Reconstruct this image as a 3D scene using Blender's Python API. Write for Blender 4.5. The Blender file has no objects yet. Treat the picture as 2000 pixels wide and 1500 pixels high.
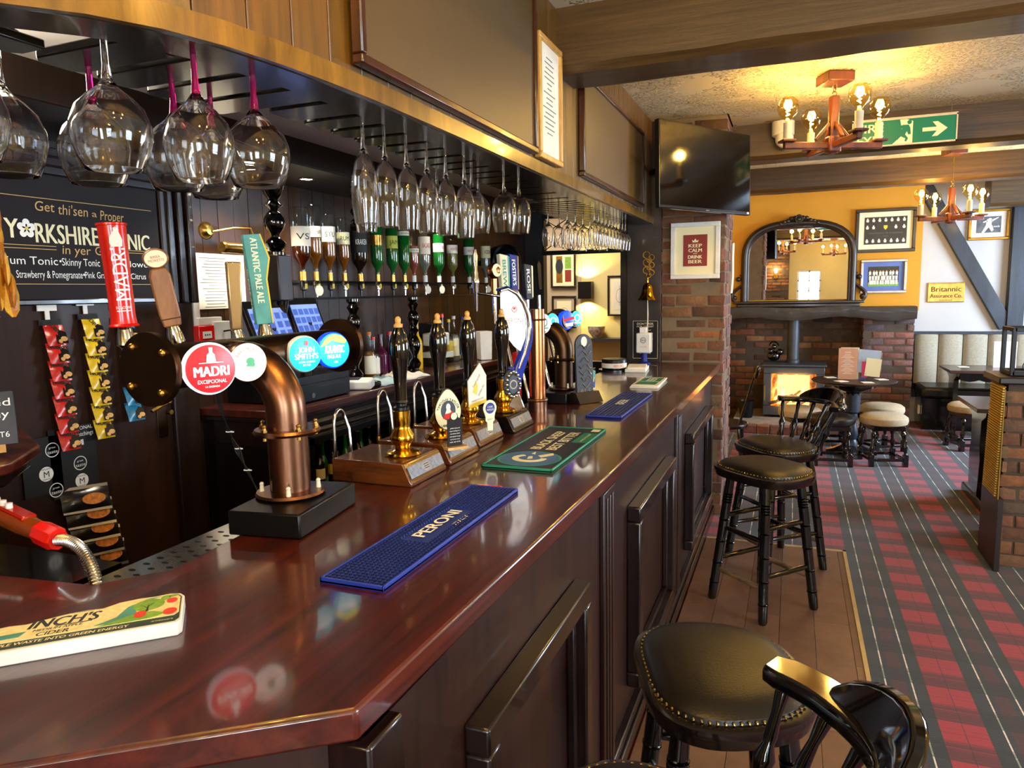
import bpy, math, random
from mathutils import Matrix, Vector
random.seed(7)
SC = bpy.context.scene
COL = SC.collection
PI = math.pi
# ------------------------------------------------------------------ camera
CR = ((0.93169184, 0.0289262, -0.3620961), (0.36276969, -0.12532044, 0.92341374), (-0.01866719, -0.99169454, -0.12725358))  # world axes in camera axes (right, down, forward)
cd = bpy.data.cameras.new('camera'); cam = bpy.data.objects.new('camera', cd); COL.objects.link(cam)
m = Matrix.Identity(4)
for i in range(3):
    m[i][0] = CR[i][0]; m[i][1] = -CR[i][1]; m[i][2] = -CR[i][2]
m[2][3] = 1.62
cam.matrix_world = m
cd.sensor_width = 36; cd.lens = 1400 / 2000 * 36; cd.clip_start = .02
SC.camera = cam
# ------------------------------------------------------------------ view, world
SC.view_settings.view_transform = 'Standard'
try: SC.view_settings.look = 'None'
except Exception: pass
SC.view_settings.exposure = 1.12
SC.view_settings.gamma = 1
w = bpy.data.worlds.new('world'); SC.world = w; w.use_nodes = True
bg = w.node_tree.nodes['Background']; bg.inputs[0].default_value = (.55, .75, 1, 1); bg.inputs[1].default_value = 1.0
cy = SC.cycles
cy.max_bounces = 18; cy.diffuse_bounces = 4; cy.glossy_bounces = 5; cy.transmission_bounces = 18; cy.transparent_max_bounces = 24
cy.caustics_reflective = False; cy.caustics_refractive = False
cy.sample_clamp_indirect = 4; cy.use_adaptive_sampling = True; cy.adaptive_threshold = .03
cy.use_denoising = True; cy.blur_glossy = .5
def area(name, loc, to, sx, sy, power, col):
    l = bpy.data.lights.new(name, 'AREA'); l.shape = 'RECTANGLE'; l.size = sx; l.size_y = sy; l.energy = power; l.color = col
    o = bpy.data.objects.new(name, l); COL.objects.link(o); o.location = loc
    o.rotation_euler = (Vector(to) - Vector(loc)).to_track_quat('-Z', 'Y').to_euler(); return o
# daylight through the windows: rear wall (behind the camera) and right wall
area('daylight_rear_window', (.38, -2.78, 1.5), (.38, 3, 1.2), .55, 1.1, 45, (.72, .86, 1))
area('daylight_rear_window', (2.3, -2.78, 1.6), (1.6, 3, 1.0), 1.5, 1.3, 110, (.72, .86, 1))
area('daylight_side_window', (3.98, 1.6, 1.6), (0, 1.9, 1.1), 1.5, 1.3, 90, (.75, .88, 1))
area('daylight_side_window', (3.98, 7.4, 1.6), (0, 7.6, .6), 2.0, 1.3, 190, (.62, .78, 1))
area('side_room_area', (-2.6, 7.7, 2.68), (-2.5, 7.7, 0), 1.0, 1.0, 22, (1, .9, .75))  # warm area light facing down from under the ceiling, no window there
# ------------------------------------------------------------------ mesh helpers
def T3(x, y, z): return Matrix.Translation((x, y, z))
def RX(a): return Matrix.Rotation(a, 4, 'X')
def RY(a): return Matrix.Rotation(a, 4, 'Y')
def RZ(a): return Matrix.Rotation(a, 4, 'Z')
def SCL(x, y, z): return Matrix.Diagonal((x, y, z, 1))
def frame(o, xd, yd):
    x = Vector(xd).normalized(); z = x.cross(Vector(yd)).normalized(); y = z.cross(x)
    return Matrix(((x.x, y.x, z.x, o[0]), (x.y, y.y, z.y, o[1]), (x.z, y.z, z.z, o[2]), (0, 0, 0, 1)))
def zto(p0, p1):   # matrix with z running from p0 to p1
    d = Vector(p1) - Vector(p0); q = d.to_track_quat('Z', 'Y')
    return Matrix.Translation(p0) @ q.to_matrix().to_4x4(), d.length
_txt = {}
def text_mesh(s, bold=0):
    bold = 0; k = (s, bold)
    if k not in _txt:
        cu = bpy.data.curves.new('t', 'FONT'); cu.body = s; cu.offset = bold; cu.resolution_u = 3
        o = bpy.data.objects.new('t', cu); me = bpy.data.meshes.new_from_object(o)
        v = [tuple(p.co) for p in me.vertices]; f = [tuple(p.vertices) for p in me.polygons]
        bpy.data.objects.remove(o); bpy.data.curves.remove(cu); bpy.data.meshes.remove(me)
        xs = [p[0] for p in v] or [0]; ys = [p[1] for p in v] or [0]
        _txt[k] = (v, f, min(xs), max(xs), min(ys), max(ys))
    return _txt[k]
class B:
    def __init__(s, M=None): s.v = []; s.f = []; s.M = M or Matrix.Identity(4)
    def add(s, vs, fs, M=None):
        n = len(s.v); m = s.M @ M if M is not None else s.M
        s.v += [tuple(m @ Vector(p)) for p in vs]
        s.f += [tuple(i + n for i in f) for f in fs]; return s
    def box(s, c, d, M=None):
        x, y, z = c; a, b, h = d[0] / 2, d[1] / 2, d[2] / 2
        vs = [(x + i * a, y + j * b, z + k * h) for k in (-1, 1) for j in (-1, 1) for i in (-1, 1)]
        return s.add(vs, [(0, 2, 3, 1), (4, 5, 7, 6), (0, 1, 5, 4), (2, 6, 7, 3), (0, 4, 6, 2), (1, 3, 7, 5)], M)
    def bb(s, x0, x1, y0, y1, z0, z1, M=None):
        return s.box(((x0 + x1) / 2, (y0 + y1) / 2, (z0 + z1) / 2), (abs(x1 - x0), abs(y1 - y0), abs(z1 - z0)), M)
    def lathe(s, prof, M=None, n=24, closed=False, sx=1, sy=1):
        vs = []; fs = []; k = len(prof)
        for r, z in prof:
            for i in range(n):
                a = 2 * PI * i / n; vs.append((r * math.cos(a) * sx, r * math.sin(a) * sy, z))
        for j in range(k if closed else k - 1):
            j2 = (j + 1) % k
            for i in range(n):
                i2 = (i + 1) % n; fs.append((j * n + i, j * n + i2, j2 * n + i2, j2 * n + i))
        if not closed:
            if prof[0][0] > 1e-6: fs.append(tuple(range(n - 1, -1, -1)))
            if prof[-1][0] > 1e-6: fs.append(tuple((k - 1) * n + i for i in range(n)))
        return s.add(vs, fs, M)
    def cyl(s, p0, p1, r0, r1=None, n=16):
        m, L = zto(p0, p1); return s.lathe([(r0, 0), (r0 if r1 is None else r1, L)], m, n)
    def turn(s, p0, p1, prof, n=14):     # profile (r, t 0..1) between two points
        m, L = zto(p0, p1); return s.lathe([(r, t * L) for r, t in prof], m, n)
    def tube(s, pts, r, n=8, cap=True):
        P = [Vector(p) for p in pts]; k = len(P); rs = r if isinstance(r, (list, tuple)) else [r] * k
        vs = []; fs = []; up = None
        for j in range(k):
            t = (P[min(j + 1, k - 1)] - P[max(j - 1, 0)]).normalized()
            if up is None: up = Vector((0, 0, 1)) if abs(t.z) < .9 else Vector((1, 0, 0))
            a = t.cross(up).normalized(); b = a.cross(t).normalized(); up = b
            for i in range(n):
                q = 2 * PI * i / n; vs.append(tuple(P[j] + rs[j] * (math.cos(q) * a + math.sin(q) * b)))
        for j in range(k - 1):
            for i in range(n):
                i2 = (i + 1) % n; fs.append((j * n + i, (j + 1) * n + i, (j + 1) * n + i2, j * n + i2))
        if cap: fs += [tuple(range(n)), tuple((k - 1) * n + i for i in range(n - 1, -1, -1))]
        return s.add(vs, fs)
    def prism(s, poly, z0, z1, M=None):
        n = len(poly); ar = sum(poly[i][0] * poly[(i + 1) % n][1] - poly[(i + 1) % n][0] * poly[i][1] for i in range(n))
        if ar < 0: poly = poly[::-1]
        vs = [(x, y, z0) for x, y in poly] + [(x, y, z1) for x, y in poly]
        fs = [tuple(range(n - 1, -1, -1)), tuple(range(n, 2 * n))] + [(i, (i + 1) % n, n + (i + 1) % n, n + i) for i in range(n)]
        return s.add(vs, fs, M)
    def ball(s, c, r, sc=(1, 1, 1), n=14, M=None):
        k = n // 2; prof = [(max(1e-7, r * math.sin(PI * j / k)), -r * math.cos(PI * j / k)) for j in range(k + 1)]
        m = Matrix.Translation(c) @ SCL(*sc); return s.lathe(prof, (M @ m) if M is not None else m, n)
    def quad(s, a, b, c, d): return s.add([a, b, c, d], [(0, 1, 2, 3)])
    def disc(s, r, M, n=28, sx=1, sy=1): return s.add([(r * sx * math.cos(2 * PI * i / n), r * sy * math.sin(2 * PI * i / n), 0) for i in range(n)], [tuple(range(n))], M)
    def ring(s, r0, r1, M, n=32, sx=1, sy=1):
        vs = [(r * sx * math.cos(2 * PI * i / n), r * sy * math.sin(2 * PI * i / n), 0) for r in (r0, r1) for i in range(n)]
        return s.add(vs, [(i, n + i, n + (i + 1) % n, (i + 1) % n) for i in range(n)], M)
    def torus(s, R, r, M=None, n=28, k=8, a0=0, a1=2 * PI):
        full = abs(a1 - a0 - 2 * PI) < 1e-6; q = n if full else n + 1; vs = []; fs = []
        for i in range(q):
            a = a0 + (a1 - a0) * i / n
            for j in range(k):
                b = 2 * PI * j / k; vs.append(((R + r * math.cos(b)) * math.cos(a), (R + r * math.cos(b)) * math.sin(a), r * math.sin(b)))
        for i in range(n):
            i2 = (i + 1) % q
            for j in range(k): fs.append((i * k + j, i2 * k + j, i2 * k + (j + 1) % k, i * k + (j + 1) % k))
        return s.add(vs, fs, M)
    def text(s, t, M, h, w=None, x=0, y=0, bold=0, shear=0, align='c', bend=None):
        v, f, x0, x1, y0, y1 = text_mesh(t, bold)
        if not v: return s
        cap = .72; k = h / cap; kx = k if w is None else w / (x1 - x0)
        W = (x1 - x0) * kx; ox = x - (W / 2 if align == 'c' else 0 if align == 'l' else W)
        pts = []
        for p in v:
            px = (p[0] - x0) * kx + ox; py = p[1] * k - h / 2 + y; px += shear * (py - y)
            if bend:      # text along an arc: radius bend, centred at top
                R = bend; a = px / R; rr = R + py; pts.append((rr * math.sin(a), rr * math.cos(a), 0))
            else: pts.append((px, py, 0))
        s.add(pts, f, M)
        if bold:      # heavier strokes: the same letters again, a hair to the side
            q = min(h * .05, .0016); s.add([(a + q, b_, c - .00005) for a, b_, c in pts], f, M); s.add([(a - q, b_, c - .0001) for a, b_, c in pts], f, M)
        return s
def mesh_of(name, b, mat):
    me = bpy.data.meshes.new(name); me.from_pydata(b.v, [], b.f)
    me.materials.append(mat); me.validate(verbose=False)
    if len(me.polygons):
        me.polygons.foreach_set('use_smooth', [True] * len(me.polygons)); me.set_sharp_from_angle(angle=math.radians(38))
    me.update(); return me
def bevel(o, w, seg=2):
    md = o.modifiers.new('bevel', 'BEVEL'); md.width = w; md.segments = seg; md.limit_method = 'ANGLE'; md.angle_limit = math.radians(40); md.harden_normals = False; return o
# E: an Empty thing; P: a part (vertices given in WORLD coordinates unless local=True); T: a one-mesh thing; S: setting
def E(name, label, cat, loc, rz=0, group=None):
    o = bpy.data.objects.new(name, None); COL.objects.link(o); o.location = loc; o.rotation_euler = (0, 0, rz); o.empty_display_size = .05
    o['label'] = label; o['category'] = cat
    if group: o['group'] = group
    return o
def wm(o):
    m = Matrix.LocRotScale(o.location, o.rotation_euler, o.scale)
    return wm(o.parent) @ m if o.parent else m
def P(name, b, mat, parent, local=False, bev=0, label=None, stuff=False):
    if not local:
        inv = wm(parent).inverted(); b.v = [tuple(inv @ Vector(p)) for p in b.v]
    o = bpy.data.objects.new(name, mesh_of(name, b, mat)); COL.objects.link(o); o.parent = parent
    if bev: bevel(o, bev)
    if label: o['label'] = label
    if stuff: o['kind'] = 'stuff'
    return o
def T(name, b, mat, label, cat, loc=None, group=None, bev=0, stuff=False):
    if loc is None:
        n = len(b.v); loc = (sum(p[0] for p in b.v) / n, sum(p[1] for p in b.v) / n, min(p[2] for p in b.v))
    b.v = [(p[0] - loc[0], p[1] - loc[1], p[2] - loc[2]) for p in b.v]
    o = bpy.data.objects.new(name, mesh_of(name, b, mat)); COL.objects.link(o); o.location = loc
    o['label'] = label; o['category'] = cat
    if group: o['group'] = group
    if bev: bevel(o, bev)
    if stuff: o['kind'] = 'stuff'
    return o
def S(name, b, mat, bev=0):
    o = bpy.data.objects.new(name, mesh_of(name, b, mat)); COL.objects.link(o); o['kind'] = 'structure'
    if bev: bevel(o, bev)
    return o
def tree(o, parent=None):
    c = o.copy(); COL.objects.link(c)
    if parent is not None: c.parent = parent
    for ch in list(o.children): tree(ch, c)
    return c
def dup(o, loc, rz=0, label=None, group=None):
    c = tree(o); c.location = loc; c.rotation_euler = (0, 0, rz)
    if label: c['label'] = label
    if group: c['group'] = group
    return c
def setmat(o, name, mat):   # a copy gets its own mesh where its colour differs
    for ch in o.children:
        if ch.name.split('.')[0] == name:
            ch.data = ch.data.copy(); ch.data.materials[0] = mat
# ------------------------------------------------------------------ materials
def lin(h):
    if isinstance(h, str):
        h = h.lstrip('#'); c = [int(h[i:i + 2], 16) / 255 for i in (0, 2, 4)]
        return tuple(x / 12.92 if x < .04045 else ((x + .055) / 1.055) ** 2.4 for x in c)
    return tuple(h)
def nt(name):
    m = bpy.data.materials.new(name); m.use_nodes = True; n = m.node_tree; b = n.nodes['Principled BSDF']; return m, n, b
def coords(n, scale=(1, 1, 1), rot=(0, 0, 0)):
    tc = n.nodes.new('ShaderNodeTexCoord'); mp = n.nodes.new('ShaderNodeMapping'); mp.inputs['Scale'].default_value = scale; mp.inputs['Rotation'].default_value = rot
    n.links.new(tc.outputs['Object'], mp.inputs['Vector']); return mp.outputs['Vector']
def noise(n, vec, scale, detail=4, rough=.6, dist=0):
    t = n.nodes.new('ShaderNodeTexNoise'); t.inputs['Scale'].default_value = scale; t.inputs['Detail'].default_value = detail; t.inputs['Roughness'].default_value = rough; t.inputs['Distortion'].default_value = dist
    n.links.new(vec, t.inputs['Vector']); return t.outputs['Fac']
def ramp(n, fac, stops):
    r = n.nodes.new('ShaderNodeValToRGB'); e = r.color_ramp.elements
    while len(e) < len(stops): e.new(.5)
    for i, (p, c) in enumerate(stops): e[i].position = p; e[i].color = (*lin(c), 1)
    n.links.new(fac, r.inputs[0]); return r.outputs[0]
def bumpn(n, b, h, st, dist=.01):
    k = n.nodes.new('ShaderNodeBump'); k.inputs['Strength'].default_value = st; k.inputs['Distance'].default_value = dist
    n.links.new(h, k.inputs['Height']); n.links.new(k.outputs[0], b.inputs['Normal'])
def mat(name, col, rough=.5, metal=0, coat=0, var=.12, vs=8, bump=None, emit=0, trans=0, alpha=1, spec=.5, ior=1.45):
    m, n, b = nt(name); c = lin(col)
    b.inputs['Roughness'].default_value = rough; b.inputs['Metallic'].default_value = metal; b.inputs['Coat Weight'].default_value = coat; b.inputs['Coat Roughness'].default_value = .08
    b.inputs['Transmission Weight'].default_value = trans; b.inputs['Specular IOR Level'].default_value = spec; b.inputs['IOR'].default_value = ior
    v = coords(n)
    if var: n.links.new(ramp(n, noise(n, v, vs), [(.3, [x * (1 - var) for x in c]), (.7, [min(1, x * (1 + var)) for x in c])]), b.inputs['Base Color'])
    else: b.inputs['Base Color'].default_value = (*c, 1)
    if bump: bumpn(n, b, noise(n, v, bump[0], 3), bump[1], bump[2] if len(bump) > 2 else .004)
    if emit: b.inputs['Emission Color'].default_value = (*c, 1); b.inputs['Emission Strength'].default_value = emit
    if alpha < 1: b.inputs['Alpha'].default_value = alpha
    return m
def wood(name, dark, light, scale=(30, 2, 30), rough=.35, coat=0, bump=.15, spec=.5, crough=.08):
    m, n, b = nt(name); v = coords(n, scale); f = noise(n, v, 1.0, 6, .65, .6)
    n.links.new(ramp(n, f, [(.3, dark), (.72, light)]), b.inputs['Base Color'])
    b.inputs['Roughness'].default_value = rough; b.inputs['Coat Weight'].default_value = coat; b.inputs['Coat Roughness'].default_value = crough; b.inputs['Specular IOR Level'].default_value = spec
    bumpn(n, b, f, bump, .002); return m
def thin(name, col=(1, 1, 1), refl=.06, rough=.03):     # thin clear wall: see-through with a fresnel sheen
    m = bpy.data.materials.new(name); m.use_nodes = True; n = m.node_tree; n.nodes.clear()
    o = n.nodes.new('ShaderNodeOutputMaterial'); tr = n.nodes.new('ShaderNodeBsdfTransparent'); gl = n.nodes.new('ShaderNodeBsdfGlossy'); mx = n.nodes.new('ShaderNodeMixShader')
    tr.inputs[0].default_value = (*lin(col), 1); gl.inputs['Roughness'].default_value = rough
    lw = n.nodes.new('ShaderNodeLayerWeight'); lw.inputs[0].default_value = .25; mr = n.nodes.new('ShaderNodeMapRange'); mr.inputs['To Min'].default_value = refl; mr.inputs['To Max'].default_value = .75
    n.links.new(lw.outputs['Facing'], mr.inputs[0])
    pw = n.nodes.new('ShaderNodeMath'); pw.operation = 'POWER'; pw.inputs[1].default_value = 2.2; n.links.new(lw.outputs['Facing'], pw.inputs[0]); n.links.new(pw.outputs[0], mr.inputs[0])
    n.links.new(mr.outputs[0], mx.inputs[0]); n.links.new(tr.outputs[0], mx.inputs[1]); n.links.new(gl.outputs[0], mx.inputs[2]); n.links.new(mx.outputs[0], o.inputs[0]); return m
def emis(name, col, st):
    m, n, b = nt(name); b.inputs['Base Color'].default_value = (*lin(col), 1); b.inputs['Emission Color'].default_value = (*lin(col), 1); b.inputs['Emission Strength'].default_value = st; b.inputs['Roughness'].default_value = .3; return m
def island(name, cols, rough=.85, bump=(30, .5, .006), ns=14, namt=.35):   # one colour of a list per separate piece (bricks, planks)
    m, n, b = nt(name); g = n.nodes.new('ShaderNodeNewGeometry')
    base = ramp(n, g.outputs['Random Per Island'], [((i + .5) / len(cols), c) for i, c in enumerate(cols)])
    v = coords(n); f = noise(n, v, ns, 5, .7)
    mx = n.nodes.new('ShaderNodeMix'); mx.data_type = 'RGBA'; mx.blend_type = 'MULTIPLY'; mx.inputs[0].default_value = 1
    n.links.new(base, mx.inputs[6]); n.links.new(ramp(n, f, [(.3, (1 - namt,) * 3), (.7, (1 + namt * .6,) * 3)]), mx.inputs[7])
    n.links.new(mx.outputs[2], b.inputs['Base Color']); b.inputs['Roughness'].default_value = rough
    bumpn(n, b, noise(n, v, bump[0], 5), bump[1], bump[2]); return m
M = {}
M['mahogany'] = wood('polished_mahogany', '#1e0704', '#5a1f12', (30, 1.6, 30), .3, .7, .35, crough=.07)
M['mahogany2'] = wood('polished_mahogany_cross', '#2a0a06', '#6e2a18', (1.4, 26, 26), .32, .6, .12, crough=.12)
M['barfront'] = wood('dark_stained_panel', '#1a0b08', '#35180f', (22, 22, 1.5), .38, .15, .1)
M['moulding'] = wood('black_gloss_moulding', '#0d0706', '#241310', (22, 22, 3), .25, .4, .1)
M['blackwood'] = wood('black_lacquered_wood', '#070506', '#18100d', (18, 18, 2), .2, .5, .1)
M['darkwood'] = wood('dark_brown_wood', '#120a07', '#2b1910', (24, 24, 2), .4, .1, .15)
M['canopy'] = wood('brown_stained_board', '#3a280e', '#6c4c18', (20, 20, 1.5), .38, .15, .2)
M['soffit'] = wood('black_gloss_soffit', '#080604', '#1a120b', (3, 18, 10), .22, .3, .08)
M['beam'] = wood('painted_brown_beam', '#37260f', '#5c431e', (1.5, 30, 30), .45, .1, .7)
M['slate'] = wood('blueblack_timber', '#141a24', '#2a3444', (14, 14, 2), .45, .1, .5)
M['plank'] = island('dark_plank_wall', ['#26150b', '#3a2212', '#2e1a0d', '#442915'], .42, (40, .15, .002), 10, .3)
M['paletrim'] = mat('pale_edge_strip', '#b8a070', .4, .2)
M['littrim'] = wood('lit_brown_trim', '#4a3410', '#86621e', (14, 14, 3), .28, .3, .15)  # brown wood coloured lighter and yellower for the lamp light it reflects
M['floorplank'] = island('worn_vinyl_plank', ['#6e5040', '#7a5a48', '#745442', '#684a3a'], .42, (60, .1, .001), 6, .3)
M['brick'] = island('reclaimed_brick', ['#6e4430', '#8a5836', '#453228', '#9c6238', '#33261f', '#7c5034', '#57402e', '#8e6440', '#443830', '#6e563c', '#7e4a34'], .85, (45, .8, .008))
M['brickcool'] = island('grey_red_brick', ['#74483c', '#554848', '#8a5444', '#463e42', '#80584a', '#624440', '#94604c', '#6a5a58'], .85, (45, .8, .008))
M['mortar'] = mat('grey_mortar', '#786852', .95, bump=(60, .6))
M['mortar2'] = mat('dark_mortar', '#4c4034', .95, bump=(60, .6))
M['brass'] = mat('polished_brass', '#d8a030', .16, 1, var=.12)
M['oldbrass'] = mat('aged_brass', '#b08a45', .3, 1, var=.25, vs=20)
M['copper'] = mat('brushed_antique_copper', '#7c5640', .3, 1, var=.1, vs=3)
M['copper2'] = mat('bright_copper', '#c47a4a', .2, 1, var=.1, vs=3)
M['bronze'] = mat('dark_bronze', '#4a3525', .35, 1, var=.15)
M['chrome'] = mat('chrome', '#d8d8d8', .08, 1, var=.04)
M['steel'] = mat('brushed_steel', '#c8c4bc', .2, 1, var=.1)
M['black'] = mat('black_satin', '#050506', .35, spec=.35)
M['blackplastic'] = mat('black_plastic', '#101012', .25)
M['gunmetal'] = mat('grey_stove_metal', '#43474e', .45, .4)
M['white'] = mat('white_plastic', '#e4e2dc', .4)
M['cream'] = mat('cream_plastic', '#d8cdb0', .5)
M['paper'] = mat('white_paper', '#e8e2d2', .8, var=.05)
M['lcream'] = mat('cream_lettering', '#efe8bf', .7, var=0)
M['lwhite'] = mat('white_lettering', '#f4f4ee', .6, var=0)
M['lgold'] = mat('chalk_gold_lettering', '#cda86a', .7, var=0)
M['lblack'] = mat('black_lettering', '#141414', .6, var=0)
M['lred'] = mat('red_lettering', '#c03a28', .6, var=0)
M['ink'] = mat('grey_print', '#6d6d72', .8, var=0)
M['board'] = mat('dark_chalkboard', '#1e191b', .6, var=.1, spec=.25)
M['glass'] = mat('clear_glass', '#ffffff', .0, trans=1, var=0, ior=1.45)
M['thin'] = thin('thin_clear_glass', (.97, .98, .97))
M['bulbglass'] = thin('amber_bulb_glass', (1, .86, .5), .05)
M['bottleclear'] = thin('clear_bottle_glass', (.9, .95, .93), .06)
M['bottlegreen'] = mat('green_bottle_glass', '#0f5a20', .06, coat=.3, var=.3, vs=5)
M['bottledark'] = mat('dark_bottle_glass', '#1a0d08', .06, coat=.3)
M['leather'] = mat('black_leather', '#15110c', .33, var=.1, bump=(220, .35, .002), spec=.6)
M['creamfab'] = mat('cream_fabric', '#b5a587', .8, var=.12, vs=40, bump=(200, .3))
M['beigefab'] = mat('beige_linen', '#a59c88', .85, var=.15, vs=60, bump=(200, .3))
M['red'] = mat('glossy_red', '#d01810', .2, coat=.3)
M['blue'] = mat('blue_rubber', '#1c2c86', .5)
M['mirror'] = mat('mirror_glass', '#e8e8e8', .0, 1, var=0)
M['ochre'] = mat('ochre_paint', '#d09226', .75, var=.06, vs=2, bump=(30, .2))
M['whitewall'] = mat('white_painted_plaster', '#c2bfbc', .8, var=.04, vs=2, bump=(30, .2))
M['yellowwall'] = mat('pale_yellow_wall', '#d9c78a', .8, var=.05, vs=2)
M['beigewall'] = mat('beige_wall', '#b9a68c', .8, var=.05, vs=2)
M['bluecoat'] = mat('glossy_blue', '#1535a0', .12, coat=.5)
M['doorpaint'] = wood('dark_gloss_door', '#22120b', '#341c11', (20, 20, 1.5), .5, .05, .08, spec=.22)
M['greendark'] = mat('dark_green_print', '#26382c', .5)
# artex ceiling
m, n, b = nt('stippled_ceiling'); v = coords(n)
b.inputs['Base Color'].default_value = (*lin('#cdc0a4'), 1); b.inputs['Roughness'].default_value = .85
f1 = noise(n, v, 55, 3, .6); f2 = noise(n, v, 3.5, 3, .5)
mm = n.nodes.new('ShaderNodeMath'); mm.operation = 'MULTIPLY'; n.links.new(ramp(n, f1, [(.52, (0,) * 3), (.6, (1,) * 3)]), mm.inputs[0]); n.links.new(ramp(n, f2, [(.42, (0,) * 3), (.56, (1,) * 3)]), mm.inputs[1])
bumpn(n, b, mm.outputs[0], 1.0, .05); M['ceiling'] = m
# tartan carpet
m, n, b = nt('tartan_carpet'); tc = n.nodes.new('ShaderNodeTexCoord'); sp = n.nodes.new('ShaderNodeSeparateXYZ'); n.links.new(tc.outputs['Object'], sp.inputs[0])
def sett(axis, off, st, per=.36):
    a = n.nodes.new('ShaderNodeMath'); a.operation = 'ADD'; a.inputs[1].default_value = off + 100 * per; n.links.new(sp.outputs[axis], a.inputs[0])
    d = n.nodes.new('ShaderNodeMath'); d.operation = 'DIVIDE'; d.inputs[1].default_value = per; n.links.new(a.outputs[0], d.inputs[0])
    q = n.nodes.new('ShaderNodeMath'); q.operation = 'FRACT'; n.links.new(d.outputs[0], q.inputs[0])
    r = ramp(n, q.outputs[0], st); r.node.color_ramp.interpolation = 'CONSTANT'; return r
red = '#920e1e'; dr = '#3c0e16'; nv = '#181b22'; gr = '#181c14'; wh = '#d8cabc'
cx = sett(0, -.36, [(0, nv), (.1, wh), (.114, nv), (.17, dr), (.32, nv), (.375, wh), (.389, nv), (.47, gr), (.52, red), (.735, dr), (.745, red), (.95, gr), (.98, nv)])
k1 = (1, 1, 1); k2 = (.14, .3, .24); k3 = (.26, .3, .28); k4 = (.55, .5, .5)
cyy = sett(1, .05, [(0, k2), (.06, k3), (.13, (1.0, 1.0, 1.0)), (.142, k2), (.20, k3), (.25, k4), (.31, k1), (.50, k4), (.512, k1), (.62, k4), (.632, k1), (.82, k2), (.88, k4), (.89, k2)], .25)
mx = n.nodes.new('ShaderNodeMix'); mx.data_type = 'RGBA'; mx.blend_type = 'MULTIPLY'; n.links.new(cx, mx.inputs[6]); n.links.new(cyy, mx.inputs[7])
tx = n.nodes.new('ShaderNodeTexNoise'); tx.inputs['Scale'].default_value = 220; n.links.new(tc.outputs['Object'], tx.inputs['Vector'])
mx.inputs[0].default_value = .85
n.links.new(mx.outputs[2], b.inputs['Base Color']); b.inputs['Roughness'].default_value = .95; b.inputs['Sheen Weight'].default_value = .2
bumpn(n, b, tx.outputs['Fac'], .4, .004); M['carpet'] = m
# ================================================================== SETTING
CZ = 2.78
S('floor', B().bb(-4, 4, -2.8, 9.75, -.06, 0), M['carpet'])
b = B()
for i in range(6):
    x0 = -.48 + i * .155; x1 = min(.325, x0 + .153)
    if x0 < x1:
        y = -1.0 - i % 2 * .4
        while y < 4.64:
            y1 = min(4.64, y + .92); b.bb(x0, x1, max(-1, y), y1 - .002, 0, .012); y += .92
t = E('wood_effect_floor_strip', 'brown wood effect plank strip with metal edging along the foot of the bar', 'flooring', (-.08, 2, 0))
P('plank', b, M['floorplank'], t)
P('edge_trim', B().bb(.325, .343, -1, 4.66, 0, .016).bb(-.48, .343, 4.64, 4.66, 0, .016), M['paletrim'], t, label='pale metal edging strip')
S('ceiling', B().bb(-.98, 4, -2.8, 9.75, CZ, CZ + .1), M['ceiling'])
S('ceiling', B().bb(-2.5, -.98, -2.8, 5.2, 2.29, 2.34), M['whitewall'])
S('ceiling', B().bb(-4, -.44, 5.2, 9.2, CZ, CZ + .1), M['ceiling'])
# beams (rough hewn: slightly wavy lower arris)
def beam(x0, x1, y0, y1, z0, z1, nm, mt=None):
    b = B(); n = int((x1 - x0) / .15) + 1; vs = []; fs = []; rr = random.Random(x0 + y0)
    for i in range(n + 1):
        x = x0 + (x1 - x0) * i / n; j = lambda: rr.uniform(-.003, .003)
        vs += [(x, y0 + j(), z1), (x, y0 + j(), z0 + .03 + j()), (x, y0 + .03 + j(), z0 + j()), (x, y1 - .03, z0 + j()), (x, y1, z0 + .03), (x, y1, z1)]
    for i in range(n):
        for k in range(5): a = i * 6 + k; fs.append((a, a + 6, a + 7, a + 1))
    fs += [tuple(range(6)), tuple(range(n * 6 + 5, n * 6 - 1, -1))]
    b.add(vs, fs); return S(nm, b, mt or M['beam'])
beam(-.95, 3.95, 3.0, 3.28, 2.52, CZ, 'trim_1')
beam(-.45, 3.95, 5.62, 5.86, 2.53, CZ, 'trim_2')
beam(-.76, 3.95, 7.66, 7.9, 2.545, CZ, 'trim_3')
beam(1.9, 3.95, 9.0, 9.3, 2.42, 2.72, 'trim_4')
S('trim_5', B().bb(2.23, 2.39, 9.5, 9.6, 1.1, 2.7), M['slate'], .008)                 # wall post
m_, L = zto((1.36, 9.56, 2.74), (2.24, 9.56, 1.13)); S('trim_6', B().box((0, 0, L / 2), (.08, .15, L), m_), M['slate'], .006)   # brace
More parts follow.
